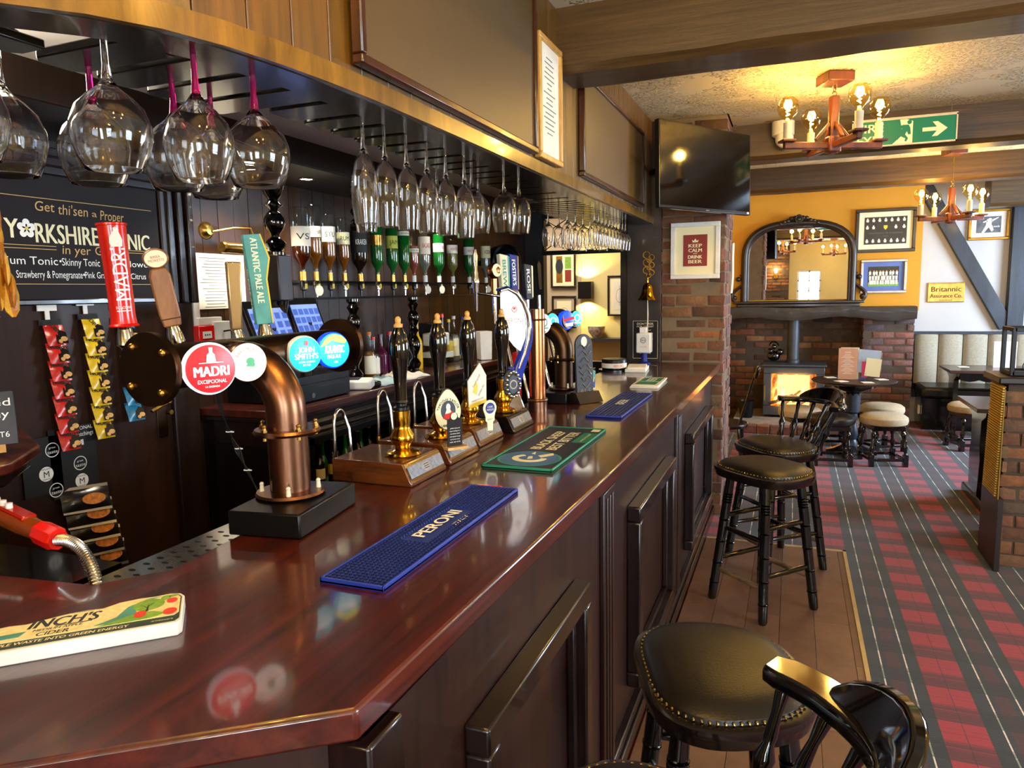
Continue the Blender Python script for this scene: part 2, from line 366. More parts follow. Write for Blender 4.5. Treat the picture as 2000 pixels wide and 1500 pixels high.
# chimney breast and end walls
S('wall_back', B().bb(-.76, 1.31, 9.145, 9.75, 1.33, CZ), M['ochre'])
S('wall_back', B().bb(1.31, 4, 9.6, 9.75, 0, CZ), M['whitewall'])
S('wall_back', B().bb(-.9, -.76, 5.82, 9.75, 0, CZ), M['ochre'])
S('wall_right', B().bb(3.9, 4, -2.8, .7, 0, CZ).bb(3.9, 4, 2.5, 6.3, 0, CZ).bb(3.9, 4, 8.5, 9.6, 0, CZ).bb(3.9, 4, .7, 2.5, 0, .9).bb(3.9, 4, 6.3, 8.5, 0, .9).bb(3.9, 4, .7, 2.5, 2.2, CZ).bb(3.9, 4, 6.3, 8.5, 2.2, CZ), M['yellowwall'])
S('wall_front', B().bb(-2.5, .08, -2.7, -2.6, 0, CZ).bb(.08, 4, -2.7, -2.6, 2.2, CZ).bb(.08, .68, -2.7, -2.6, 2.05, 2.2).bb(.08, 4, -2.7, -2.6, 0, .9).bb(.08, .68, -2.7, -2.6, .9, .95).bb(.68, 1.5, -2.7, -2.6, .9, 2.2).bb(3.1, 3.9, -2.7, -2.6, .9, 2.2), M['yellowwall'])
def window(nm, a0, a1, fixed, axis, z0=.9, z1=2.2):
    fr = B(); gl = B(); bx = (lambda p0, p1, q0, q1: fr.bb(p0, p1, fixed - .03, fixed + .03, q0, q1)) if axis == 'x' else (lambda p0, p1, q0, q1: fr.bb(fixed - .03, fixed + .03, p0, p1, q0, q1))
    bx(a0, a1, z0, z0 + .05); bx(a0, a1, z1 - .05, z1); bx(a0, a0 + .05, z0 + .05, z1 - .05); bx(a1 - .05, a1, z0 + .05, z1 - .05)
    n = max(2, round((a1 - a0) / .42))
    for i in range(1, n): x = a0 + (a1 - a0) * i / n; bx(x - .014, x + .014, z0, z1)
    for i in range(1, 4): z = z0 + (z1 - z0) * i / 4; bx(a0, a1, z - .012, z + .012)
    w_ = S(nm, fr, M['white'])
    (gl.bb(a0, a1, fixed - .003, fixed + .003, z0, z1) if axis == 'x' else gl.bb(fixed - .003, fixed + .003, a0, a1, z0, z1))
    P('pane', gl, M['thin'], w_)
window('window_1', .08, .68, -2.66, 'x', .95, 2.05); window('window_2', 1.5, 3.1, -2.66, 'x')
window('window_3', .7, 2.5, 3.95, 'y'); window('window_4', 6.3, 8.5, 3.95, 'y')
# wall behind the bar: dark tongue and groove planks
b = B(); y = 2.37
y = 2.40
while y < 7.1: b.bb(-2.47, -2.43 + random.uniform(0, .002), y, y + .097, 0, CZ); y += .1
S('wall_left', b, M['plank'])
S('wall_left', B().bb(-2.5, -2.46, -2.8, 7.1, 0, CZ), M['darkwood'])
S('wall_left', B().bb(-2.46, -2.40, 2.25, 2.385, 0, 2.2), M['darkwood'], .006)    # dark post between door and planks
S('trim_7', B().bb(-2.46, -2.0, .2, 5.2, 2.18, 2.3), M['darkwood'], .006)          # bulkhead over the back bar
S('trim_8', B().bb(-2.42, -2.40, 2.39, 2.425, 1.46, 2.18), M['white'], .003)          # pale cable trunking
# end wall with the bell, jamb and opening to the room beyond
S('wall_end', B().bb(-1.13, -.88, 5.2, 6.9, 0, CZ), M['darkwood'], .004)
S('trim_9', B().bb(-1.2, -1.13, 5.3, 5.42, 1.0, 2.6), M['blackwood'], .006)
S('wall_end', B().bb(-2.46, -2.24, 6.6, 6.7, 0, CZ).bb(-2.24, -1.13, 6.6, 6.7, 2.34, CZ).bb(-2.24, -1.13, 6.6, 6.7, 0, .95), M['darkwood'])
t = E('lattice_screen', 'black metal lattice with crossed bars in the top of the serving hatch', 'screen', (-1.7, 6.58, 1.97))
b = B().bb(-2.24, -1.2, 6.56, 6.6, 1.96, 2.0).bb(-2.24, -1.2, 6.56, 6.6, 2.3, 2.34)
for i in range(5): x = -2.23 + i * .25; b.bb(x - .008, x + .008, 6.57, 6.59, 2.0, 2.3)
P('frame', b, M['black'], t)
b = B()
for i in range(4):
    x = -2.23 + i * .25
    for a, c in ((0, .25), (.25, 0)):
        for k in range(2): b.cyl((x + a, 6.58, 2.0 + k * .15), (x + c, 6.58, 2.15 + k * .15), .005, n=6)
P('cross_bar', b, M['black'], t)
# room beyond
S('wall_beyond', B().bb(-4, -2.5, 8.8, 8.9, 0, CZ), M['beigewall'])
S('wall_beyond', B().bb(-2.5, -.9, 8.82, 8.92, 0, CZ), M['yellowwall'])
S('wall_beyond', B().bb(-4.05, -4, 6.6, 8.9, 0, CZ), M['beigewall'])
S('wall_beyond', B().bb(-4, -2.46, 6.95, 7.05, 0, CZ), M['beigewall'])
S('trim_10', B().bb(-2.5, -.9, 8.79, 8.83, .99, 1.03), M['gunmetal'])
# ---- brickwork built brick by brick
def bricks(nm, mt, mortar, a0, a1, z0, z1, face, depth=.05, axis='x', sgn=-1, bl=.21, bh=.066, g=.013, ends=False):
    """wall of bricks in the plane axis=x (face y=face, looking to -y if sgn<0) or axis=y (face x=face)"""
    b = B(); z = z0; row = 0; rr = random.Random(int(a0 * 100 + z0 * 10 + face * 7))
    while z + bh * .6 < z1:
        h = min(bh, z1 - z); a = a0 - (bl / 2 + g if row % 2 else 0); 
        while a < a1 - .01:
            p0, p1 = max(a0, a), min(a1, a + bl)
            if p1 - p0 > .02:
                k = rr.uniform(-.007, .009); ins = .008
                q = [(p0, z), (p1, z), (p1, z + h), (p0, z + h)]; f0 = face - sgn * .02; f1 = face + sgn * (.004 + k)
                jit = [(rr.uniform(-.005, .005), rr.uniform(-.005, .005)) for _ in range(4)]
                mid = [(q[i][0] + jit[i][0], q[i][1] + jit[i][1]) for i in range(4)]
                cx_, cz_ = (p0 + p1) / 2, z + h / 2
                top = [(mx_ + (ins if mx_ < cx_ else -ins), mz_ + (ins if mz_ < cz_ else -ins)) for mx_, mz_ in mid]
                L3 = [(mid, f0), (mid, f1 - sgn * .005), (top, f1)]
                vs = [((u, f, w_) if axis == 'x' else (f, u, w_)) for ps, f in L3 for u, w_ in ps]
                fs = []
                for j in range(2):
                    for i in range(4): fs.append((j * 4 + i, j * 4 + (i + 1) % 4, (j + 1) * 4 + (i + 1) % 4, (j + 1) * 4 + i))
                fs.append((8, 9, 10, 11)); 
                if (axis == 'x') != (sgn < 0): fs = [f[::-1] for f in fs]
                b.add(vs, fs)
            a += bl + g
        z += bh + g; row += 1
    o = S(nm, b, mt)
    return o
# pier at the end of the bar
S('wall_pier', B().bb(-.875, -.45, 5.205, 5.815, 0, CZ), M['mortar'])
bricks('wall_pier', M['brick'], None, -.88, -.445, 0, CZ, 5.205)
bricks('wall_pier', M['brickcool'], None, 5.2, 5.82, 0, CZ, -.45, axis='y', sgn=1, bl=.105)
# fireplace: back, right pier, left cheek
S('wall_fireplace', B().bb(-.76, 1.3, 9.56, 9.7, 0, 1.35).bb(.76, 1.265, 9.11, 9.6, 0, 1.26), M['mortar2'])
bricks('wall_fireplace', M['brick'], None, -.76, .78, 0, 1.3, 9.56)
bricks('wall_fireplace', M['brickcool'], None, .755, 1.27, 0, 1.26, 9.11)
bricks('wall_fireplace', M['brick'], None, 9.12, 9.56, 0, 1.26, .76, axis='y', sgn=-1)
S('wall_pier_small', B().bb(-.76, -.62, 8.2, 9.56, 0, .01), M['mortar'])
# half wall on the right with timber cap
S('wall_half', B().bb(1.14, 1.75, 4.72, 4.98, 0, 1.06), M['mortar2'])
bricks('wall_half', M['brick'], None, 1.125, 1.76, 0, 1.06, 4.715, bl=.19)
bricks('wall_half', M['brick'], None, 4.71, 4.98, 0, 1.06, 1.135, axis='y', sgn=-1, bl=.125)
S('trim_11', B().bb(1.08, 1.8, 4.66, 5.03, 1.06, 1.1), M['darkwood'], .008)
# behind the camera: brick column seen in the mirror, dado
S('wall_column', B().bb(-1.2, -.12, -2.6, -2.3, 0, CZ), M['mortar2'])
bricks('wall_column', M['brick'], None, -1.2, -.12, .4, CZ, -2.3, sgn=1)
# ================================================================== BAR COUNTER
t = E('bar_counter', 'long polished mahogany bar counter with dark panelled front', 'bar counter', (-.8, 3, 0))
top = [(-.46, 5.195), (-.475, 2.0), (-.5, .715), (-.82, .48), (-1.95, -.36), (-1.95, .80), (-1.6, .83), (-1.41, .87), (-1.19, .895), (-1.11, 1.0), (-1.125, 1.2), (-1.16, 1.45), (-1.16, 3.6), (-1.13, 5.195)]
P('worktop', B().prism(top, 1.055, 1.1), M['mahogany'], t, bev=.006)
P('nosing', B().prism([(-.49, 5.19), (-.505, 2.0), (-.53, .735), (-.85, .5), (-1.6, .03), (-1.6, .1), (-.9, .55), (-.6, .8), (-.56, 5.19)], 1.04, 1.056), M['mahogany'], t, bev=.004)
P('front_panel', B().bb(-.56, -.52, .76, 5.19, 0, 1.03), M['barfront'], t)
b = B(); m_, L = zto((-.535, .76, 0), (-1.6, .06, 0)); b.box((0, 0, L / 2), (.04, .04, L), m_)
b = B(); b.add([(-.54, .76, 0), (-1.6, .06, 0), (-1.6, .06, 1.03), (-.54, .76, 1.03), (-.57, .8, 0), (-1.6, .12, 0), (-1.6, .12, 1.03), (-.57, .8, 1.03)], [(0, 1, 2, 3), (5, 4, 7, 6), (0, 4, 5, 1), (3, 2, 6, 7), (0, 3, 7, 4), (1, 5, 6, 2)])
P('end_panel', b, M['barfront'], t)
P('back_panel', B().bb(-1.1, -1.07, 1.3, 5.19, 0, 1.055), M['darkwood'], t)
P('corner_post', B().bb(-.57, -.5, .74, .83, 0, 1.03), M['moulding'], t, bev=.006)
def raised(y0, y1, z0, z1):
    b = B(); w, d = .055, .05
    for (a0, a1, c0, c1) in ((y0, y1, z1 - w, z1), (y0, y1, z0, z0 + w), (y0, y0 + w, z0 + w, z1 - w), (y1 - w, y1, z0 + w, z1 - w)):
        b.bb(-.52, -.52 + d, a0, a1, c0, c1)
    w2 = .078
    for (a0, a1, c0, c1) in ((y0 + w, y1 - w, z1 - w2, z1 - w), (y0 + w, y1 - w, z0 + w, z0 + w2), (y0 + w, y0 + w2, z0 + w2, z1 - w2), (y1 - w2, y1 - w, z0 + w2, z1 - w2)):
        b.bb(-.52, -.52 + d * .5, a0, a1, c0, c1)
    P('panel_moulding', b, M['moulding'], t, bev=.006)
raised(1.06, 1.75, .2, .865); raised(2.4, 3.22, .2, .87); raised(3.85, 4.85, .2, .85)
for y in (2.09, 3.55):
    b = B().bb(-.52, -.505, y - .07, y + .07, .08, 1.02)
    for k in range(3): b.bb(-.506, -.5, y - .045 + k * .035, y - .03 + k * .035, .1, 1.0)
    P('pilaster', b, M['barfront'], t, bev=.003)
P('skirting', B().bb(-.52, -.495, .76, 5.19, 0, .11).bb(-.495, -.485, .76, 5.19, 0, .07), M['moulding'], t, bev=.004)
P('drip_shelf', B().bb(-1.32, -1.1, .9, 1.32, 1.0, 1.012), M['steel'], t, label='steel ledge')
# perforated steel drip tray behind the tap column
dt = E('drip_tray', 'perforated stainless steel drip tray behind the front of the bar', 'drip tray', (-1.2, 1.1, 1.02))
b = B(); poly = [(-1.115, .99), (-1.195, .9), (-1.27, .93), (-1.27, 1.42), (-1.13, 1.42)]
P('tray', B().prism(poly, 1.065, 1.072), M['steel'], dt)
b = B()
for i in range(4):
    for k in range(13):
        y = .97 + k * .035 + (i % 2) * .0175; x = -1.145 - i * .032
        if y < 1.4 and x < -1.125 - .0: b.disc(.011, T3(x, y, 1.0725), n=12, sx=.8, sy=.42)
P('slot', b, M['black'], dt)
# ================================================================== CANOPY
cvx = [(-1.75, .35), (-1.45, .585), (-1.28, .72), (-1.17, .82), (-1.09, .905), (-1.035, 1.0), (-1.0, 1.11), (-.98, 1.23), (-.965, 1.37), (-.955, 1.55), (-.95, 2.0), (-.95, 5.2)]
def resample(p, step):
    out = [p[0]]; need = step; 
    for (x0, y0), (x1, y1) in zip(p, p[1:]):
        L = math.hypot(x1 - x0, y1 - y0); s = need
        while s <= L: out.append((x0 + (x1 - x0) * s / L, y0 + (y1 - y0) * s / L)); s += step
        need = s - L
    return out
t = E('bar_canopy', 'dark timber canopy over the bar with boarded fascia and slotted glass rack', 'canopy', (-1.1, 3, 2.08))
b = B(); pts = resample(cvx, .115)
for (x0, y0), (x1, y1) in zip(pts, pts[1:]):
    d = math.hypot(x1 - x0, y1 - y0); ux, uy = (x1 - x0) / d, (y1 - y0) / d; nx, ny = -uy, ux
    x0 += ux * .0015; y0 += uy * .0015; x1 -= ux * .0015; y1 -= uy * .0015
    b.prism([(x0, y0), (x1, y1), (x1 + nx * .02, y1 + ny * .02), (x0 + nx * .02, y0 + ny * .02)], 2.1, CZ)
P('fascia_board', b, M['canopy'], t, bev=.002)
def strip(z0, z1, o0, o1):
    b = B(); n = len(cvx); vs = []; 
    for i, (x, y) in enumerate(cvx):
        a = cvx[max(0, i - 1)]; c = cvx[min(n - 1, i + 1)]; d = math.hypot(c[0] - a[0], c[1] - a[1]); nx, ny = (c[1] - a[1]) / d, -(c[0] - a[0]) / d
        for o, z in ((o0, z0), (o1, z0), (o1, z1), (o0, z1)): vs.append((x + nx * o, y + ny * o, z))
    fs = [(i * 4 + k, (i + 1) * 4 + k, (i + 1) * 4 + (k + 1) % 4, i * 4 + (k + 1) % 4) for i in range(n - 1) for k in range(4)] + [(3, 2, 1, 0), (n * 4 - 4, n * 4 - 3, n * 4 - 2, n * 4 - 1)]
    return b.add(vs, fs)
P('bottom_trim', strip(2.08, 2.125, -.005, .012), M['littrim'], t)
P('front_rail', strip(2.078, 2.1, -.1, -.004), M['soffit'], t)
slots = [1.0, 1.13, 1.255, 1.38, 1.51, 1.65, 1.77, 1.89, 2.02, 2.13, 2.26, 2.38, 2.5, 2.62, 2.74, 2.9, 3.1, 3.3, 3.5] + [3.65 + .085 * i for i in range(17)] + [5.15]
b = B()
for y0, y1 in zip([.62] + slots, slots):
    xf = -1.04 if y0 > 1.1 else -1.12 if y0 > .95 else -1.3
    xb = -1.42 if y0 > 3.55 else -1.25 if y0 > 1.5 else -1.38
    b.prism([(xf, y0 + .012), (xb + .02, y0 + .012), (xb, y0 + .03), (xb, y1 - .03), (xb + .02, y1 - .012), (xf, y1 - .012)], 2.08, 2.098)
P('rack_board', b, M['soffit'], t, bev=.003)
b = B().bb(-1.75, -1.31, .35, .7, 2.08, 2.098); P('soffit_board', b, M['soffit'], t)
# ================================================================== HANGING GLASSES
def glass_profile(kind):
    # outer profile from rim (z=-H) up to the foot (z=0, above the board)
    if kind == 'balloon': out = [(.043, -.262), (.052, -.235), (.0585, -.205), (.058, -.18), (.049, -.15), (.032, -.128), (.016, -.112), (.008, -.098), (.0055, -.07), (.005, -.03), (.006, -.008)]
    elif kind == 'flute': out = [(.029, -.285), (.034, -.245), (.036, -.205), (.034, -.168), (.025, -.13), (.011, -.105), (.0055, -.085), (.0042, -.05), (.004, -.02), (.006, -.006)]
    elif kind == 'tulip': out = [(.037, -.25), (.045, -.21), (.048, -.17), (.043, -.138), (.026, -.112), (.008, -.098), (.0045, -.075), (.0042, -.03), (.006, -.006)]
    else: out = [(.030, -.225), (.036, -.185), (.037, -.16), (.032, -.132), (.018, -.112), (.007, -.1), (.0042, -.07), (.004, -.03), (.006, -.006)]
    return out
def make_glass(kind, label, loc, group, stem=None):
    o = glass_profile(kind); t = .0014
    k = [i for i, (r, z) in enumerate(o) if r < .0115][0]
    inner = [(max(.0005, r - t), z + (t if i else 0)) for i, (r, z) in enumerate(o[:k])]
    root = E(kind + '_glass', label, 'glass', loc, 0, group)
    bowl = B().lathe([(.0004, o[k][1] + .004)] + inner[::-1] + [(o[0][0] - t / 2, o[0][1] - .0006)] + o[:k + 1] + [(.0004, o[k][1] + .012)], n=32)
    P('bowl', bowl, M['glass'], root, local=True)
    st = B().lathe([(.0004, o[k][1] + .002)] + o[k:] + [(.0004, -.004)], n=12); P('stem', st, stem or M['glass'], root, local=True)
    P('foot', B().lathe([(.0004, -.004), (.03, .0), (.034, .001), (.034, .0025), (.0004, .004)], n=24), stem or M['glass'], root, local=True)
    return root
M['pinkglass'] = mat('magenta_tinted_glass', '#c21c6a', .03, trans=.75, var=0)
ZB = 2.102
G1 = 'balloon gin glasses hanging at the near end'
pink = make_glass('balloon', 'large clear stemmed balloon glass, front one of the pair second from the left', (-1.15, .985, ZB), G1)
pink.scale = (1.16, 1.16, .95)
for i, (x, y, lb, st) in enumerate([(-1.26, .80, 'magenta-stemmed balloon glass, cut by the left edge of the photo', 1), (-1.35, .93, 'clear-stemmed balloon glass beside the one cut by the left edge', 0),
        (-1.32, 1.09, 'magenta-stemmed balloon glass hidden behind the large clear one', 1), (-1.24, 1.22, 'magenta-stemmed balloon glass in the back row, left of the tilted pair', 1),
        (-1.075, 1.115, 'magenta-stemmed balloon glass in front, overlapping its two neighbours', 1), (-1.27, 1.36, 'magenta-stemmed balloon glass just behind the overlapping pair', 1), (-1.065, 1.265, 'magenta-stemmed balloon glass on the right, in front of the turned post', 1)]):
    g = dup(pink, (x, y, ZB), 0, lb)
    if i in (0, 1): g.scale = (1.15, 1.15, .96)
    if i == 4: g.scale = (1.1, 1.1, .98)
    if st: setmat(g, 'stem', M['pinkglass']); setmat(g, 'foot', M['pinkglass'])
G2 = 'champagne flutes hanging over the bar'
fl = make_glass('flute', 'leftmost champagne flute of the row over the hand pumps', (-1.055, 1.66, ZB - .01), G2)
ords = ['second', 'third', 'fourth', 'fifth', 'sixth', 'seventh', 'eighth']
for i, (x, y) in enumerate([(-1.06, 1.775), (-1.2, 1.89), (-1.06, 1.895), (-1.06, 2.02), (-1.055, 2.14), (-1.05, 2.27)]):
    dup(fl, (x, y, ZB - .01), 0, ['second champagne flute from the left, overlapping the first', 'champagne flute in the back row behind the fourth stem', 'champagne flute in the middle of the row, third in front', 'fourth front champagne flute, over the white spirit labels', 'fifth front champagne flute, over a green vermouth bottle', 'last champagne flute on the right, next to the round wine glasses'][i])
G3 = 'round wine glasses hanging right of the flutes'
tu = make_glass('tulip', 'small round glass hanging high behind the last flute', (-1.22, 2.40, ZB), G3)
for i, (x, y, lb) in enumerate([(-1.1, 2.44, 'leftmost of the large round wine glasses, next to the last flute'), (-1.17, 2.66, 'second round wine glass from the left in the cluster over the optics'), (-1.05, 2.63, 'third round wine glass, third from left and leaning forward'), (-1.03, 2.74, 'rightmost round wine glass beside the dark opening')]):
    dup(tu, (x, y, ZB), 0, lb)
G4 = 'wine glasses on the far rack by the bell'
wn = make_glass('wine', 'leftmost wine glass of the far rack near the lattice', (-1.31, 3.95, ZB), G4)
k = 0
for row, (x, ys) in enumerate([(-1.3, [4.12, 4.29, 4.46, 4.63]), (-1.18, [3.9, 4.06, 4.22, 4.38, 4.55, 4.71]), (-1.05, [4.0 + .088 * i for i in range(10)])]):
    for j, y in enumerate(ys):
        nm = ['back row', 'middle row', 'front row'][row]
        dup(wn, (x, y, ZB), 0, 'clear wine glass on the far rack, %s, %s from the camera end' % (nm, (['nearest'] + ords[0:] + ['ninth', 'tenth'])[j]))
# ================================================================== BEER FONTS
def flange(root, c, r, rb, th=.012, n=5, dom=True, mt='copper'):
    P('flange', B().lathe([(r * .9, -th / 2), (rb - .004, -th / 2), (rb, 0), (rb - .004, th / 2), (r * .9, th / 2)], T3(*c), 36), M[mt], root)
    for i in range(n):
        a = 2 * PI * i / n - .5; x, y = c[0] + (rb - .012) * math.cos(a), c[1] + (rb - .012) * math.sin(a)
        P('bolt', B().cyl((x, y, c[2] - .014), (x, y, c[2] + .016), .0045, n=8).ball((x, y, c[2] + .018), .0055, n=8).cyl((x, y, c[2] + .006), (x, y, c[2] + .011), .0075, n=6), M['oldbrass'], root)
def badge(root, pos, nrm, r, back_len, rim, face, lens_name='lens'):
    m_ = frame(pos, Vector(nrm).cross(Vector((0, 0, 1))) * -1, (0, 0, 1))
    # frame z axis must look along nrm
    if m_.to_3x3().col[2].dot(Vector(nrm)) < 0: m_ = frame(pos, Vector(nrm).cross(Vector((0, 0, 1))), (0, 0, 1))
    P('lens_housing', B().lathe([(r * .93, -back_len), (r * 1.02, -back_len * .6), (r * 1.04, -.006), (r * .98, 0), (r * .9, .001)], m_, 40), rim, root)
    P(lens_name, B().lathe([(r * .97, -.004), (r * .95, .002), (r * .6, .005), (.0005, .006)], m_, 40), face, root, label='lit round badge')
    return m_ @ T3(0, 0, .0072)
def bent(pts, r): return B().tube(pts, r, 20)
def tfont(root, cx, cy, z0, s=1.0, mt='copper', dark='bronze', Y0=-.22, Y1=.46):
    r = .046 * s
    P('column', B().cyl((cx, cy, z0), (cx, cy, z0 + .15 * s), r, n=40), M[mt], root)
    P('base_ring', B().lathe([(.077 * s, 0), (.08 * s, .004), (.077 * s, .01), (r, .012)], T3(cx, cy, z0), 40), M[mt], root)
    for i in range(4):
        a = PI / 2 * i + .6; x, y = cx + .064 * s * math.cos(a), cy + .064 * s * math.sin(a)
        P('bolt', B().cyl((x, y, z0 + .008), (x, y, z0 + .026), .006, .0045, 8).ball((x, y, z0 + .028), .0055, n=8), M['cream'], root)
    flange(root, (cx, cy, z0 + .152 * s), r, .077 * s, mt=mt)
    zc = z0 + .315 * s; R = .12 * s; pts = [(cx, cy, z0 + .152 * s), (cx, cy, zc - R)]
    for i in range(1, 11):
        a = PI / 2 * i / 10; pts.append((cx - R + R * math.cos(a), cy, zc - R + R * math.sin(a)))
    pts.append((cx - R - .05 * s, cy, zc))
    P('elbow', bent(pts, r), M[mt], root)
    x = cx - .165 * s
    P('crossbar', B().cyl((x, cy + Y0, zc), (x, cy + Y1, zc), .05 * s, n=32), M[dark], root)
    for y, q in ((cy + Y0, -1), (cy + Y1, 1)):
        P('end_plate', B().cyl((x, y - .008, zc), (x, y + .008, zc), .079 * s, n=44), M[dark], root)
        for i in range(4):
            a = PI / 2 * i + .65; bx_, bz_ = x + .06 * s * math.cos(a), zc + .06 * s * math.sin(a)
            P('bolt', B().ball((bx_, y + q * .010, bz_), .0085, n=10).cyl((bx_, y, bz_), (bx_, y + q * .012, bz_), .006, n=8), M['oldbrass'], root)
    return x, zc
F1 = E('beer_font', 'large antique copper T-shaped beer font with lit badges on a black plinth', 'beer font', (-1.075, 1.345, 1.1))
P('plinth', B().box((0, 0, 0), (.175, .27, .055), T3(-1.075, 1.335, 1.1285) @ RZ(.14)), M['black'], F1, bev=.004)
fx, fz = tfont(F1, -1.095, 1.345, 1.157)
M['em_red'] = emis('lit_red_badge', '#e01822', .55); M['em_white'] = emis('lit_white_badge', '#f4efe6', .42); M['em_teal'] = emis('lit_teal_badge', '#10a8b8', .6); M['em_blue'] = emis('lit_blue_badge', '#1040d0', .7)
M['em_yel'] = emis('lit_yellow_print', '#e8e020', .5); M['em_green'] = emis('lit_green_print', '#1a8a50', .2); M['em_w2'] = emis('lit_white_print', '#ffffff', .5); M['em_r2'] = emis('lit_red_print', '#c01420', .15)
fz = 1.472
def stub(root, y, pos, r): P('badge_arm', B().cyl((fx + .01, y, fz - .002), pos, r * .95, n=30), M['bronze'], root)
# badge 1
p = (-1.15, 1.179, 1.470); n1 = (.88, -.47, 0); stub(F1, 1.25, (-1.17, 1.20, 1.470), .05)
m1 = badge(F1, p, n1, .054, .03, M['em_w2'], M['em_red'])
P('lettering', B().text('MADRI', m1, .022, .072, 0, -.004, .01).text('EXCEPCIONAL', m1, .008, .06, 0, -.026).text('LA SAGRADA', m1, .004, .03, 0, -.037).box((0, .0135, 0), (.05, .0015, .0004), m1), M['em_w2'], F1)
P('figure_print', B().prism([(-.010, .014), (.010, .014), (.008, .03), (.003, .036), (.004, .046), (-.004, .046), (-.003, .036), (-.008, .03)], 0, .0006, m1), M['em_w2'], F1)
# badge 2
p = (-1.118, 1.256, 1.477); m1 = badge(F1, p, (.90, -.43, 0), .044, .04, M['copper'], M['em_white']); stub(F1, 1.31, (-1.15, 1.275, 1.475), .041)
P('lettering', B().text('BIRRA MORETTI', m1, .0085, .075, 0, -.004, bend=.034).text("L'AUTENTICA", m1, .005, .045, 0, -.014).text('DAL 1859', m1, .004, .02, 0, -.026), M['em_r2'], F1)
P('figure_print', B().disc(.008, m1 @ T3(.003, .003, .0004), sx=1.2).prism([(-.008, -.008), (.012, -.010), (.013, -.002), (.002, .004)], 0, .0006, m1), M['em_green'], F1)
# badges 3 and 4
p = (-1.185, 1.545, 1.469); m1 = badge(F1, p, (.90, -.43, 0), .047, .03, M['white'], M['em_teal']); stub(F1, 1.60, (-1.215, 1.57, 1.469), .045)
P('lettering', B().text('JOHN', m1, .014, .045, 0, .012, .01).text("SMITH'S", m1, .015, .066, 0, -.005, .01).text('EXTRA SMOOTH', m1, .005, .045, 0, -.02).text('BITTER', m1, .005, .022, 0, -.028), M['em_w2'], F1)
P('emblem', B().prism([(-.005, .024), (.005, .022), (.006, .034), (-.002, .037)], 0, .0006, m1), M['em_r2'], F1)
p = (-1.185, 1.672, 1.469); m1 = badge(F1, p, (.90, -.43, 0), .049, .03, M['em_blue'], M['em_teal']); stub(F1, 1.72, (-1.215, 1.69, 1.469), .045)
P('lettering', B().text('ATLANTIC', m1, .022, .06, -.002, .004, .01).text('PALE ALE', m1, .011, .04, -.004, -.016, .01).text('4.5%', m1, .006, .014, 0, -.032), M['em_w2'], F1)
P('sun_print', B().prism([(-.044, .012), (-.032, .03), (-.015, .0415), (0, .044), (.02, .040), (.036, .026), (.03, .018), (.012, .022), (-.01, .028), (-.03, .016)], 0, .0005, m1), M['em_yel'], F1)
# tap handles (lean to the left, away from the reader)
def tap(root_label, top, bot, build, nm='tap_handle', base='chrome', L0=.04):
    r = E(nm, root_label, 'tap handle', bot)
    d = (Vector(top) - Vector(bot)).normalized(); q = Vector(bot) - d * .07
    P('valve', B().tube([(fx + .02, bot[1], fz - .01), (q.x, q.y, fz - .01), tuple(q)], .011, 12), M['bronze'], r)
    build(r, Vector(bot), Vector(top))
    return r
def ferrule(r, b, d, rad=.016, L=.05, mt='chrome'):
    P('ferrule', B().turn(tuple(b - d * (L + .03)), tuple(b), [(rad * .8, 0), (rad * .8, .12), (rad * 1.1, .15), (rad * .7, .3), (rad * .75, .42), (rad * 1.25, .5), (rad * 1.1, .75), (rad * .8, 1)], 20), M[mt], r)
def madri(r, b, t):
    d = (t - b).normalized()
    ferrule(r, b, d, .016)
    P('body', B().turn(tuple(b), tuple(t), [(.030, 0), (.031, .012), (.027, .03), (.0255, .1), (.026, .5), (.0285, .97), (.031, .975), (.031, .995), (.027, 1)], 36), M['red'], r)
    side = Vector((.80, -.60, 0)); side = (side - d * side.dot(d)).normalized(); L = (t - b).length
    # lettering wrapped round the tube, reading upwards
    lt = B(); v, f, x0, x1, y0, y1 = text_mesh('MADRI', .012); W = .112; Hh = .032; pts = []
    up = d; rt = d.cross(side).normalized()
    if rt.dot(Vector((.6, .8, 0))) < 0: rt = -rt
    def wrap(u, w, rad=.0290):      # u along the handle from its base, w across
        a = w / rad; return tuple(b + up * u + side * (rad * math.cos(a)) + rt * (rad * math.sin(a)))
    lt.add([wrap(.058 + (p[0] - x0) / (x1 - x0) * W, .004 - (p[1] / .72 - .5) * Hh, .0298) for p in v], f)
    v, f, x0, x1, y0, y1 = text_mesh('EXCEPCIONAL', .0)
    lt.add([wrap(.045 - (p[1] / .72) * .006, -.013 + (p[0] - x0) / (x1 - x0) * .03) for p in v], f)
    lt.add([wrap(u, w) for u, w in ((.034, -.012), (.034, .016), (.036, .016), (.036, -.012))], [(0, 1, 2, 3)])
    P('lettering', lt, M['lwhite'], r)
    fg = B()
    outl = [(.19, -.010), (.19, .012), (.205, .014), (.215, .011), (.222, .008), (.225, .005), (.232, .006), (.236, .002), (.233, -.003), (.226, -.003), (.222, -.006), (.212, -.012), (.2, -.013)]
    fg.add([wrap(u * .92 - .002, w + .003, .0302) for u, w in outl], [tuple(range(len(outl)))])
    P('figure_print', fg, M['paper'], r)
tap('red cylindrical beer tap handle, tallest of the font', (-1.385, 1.165, 1.785), (-1.38, 1.172, 1.56), madri)
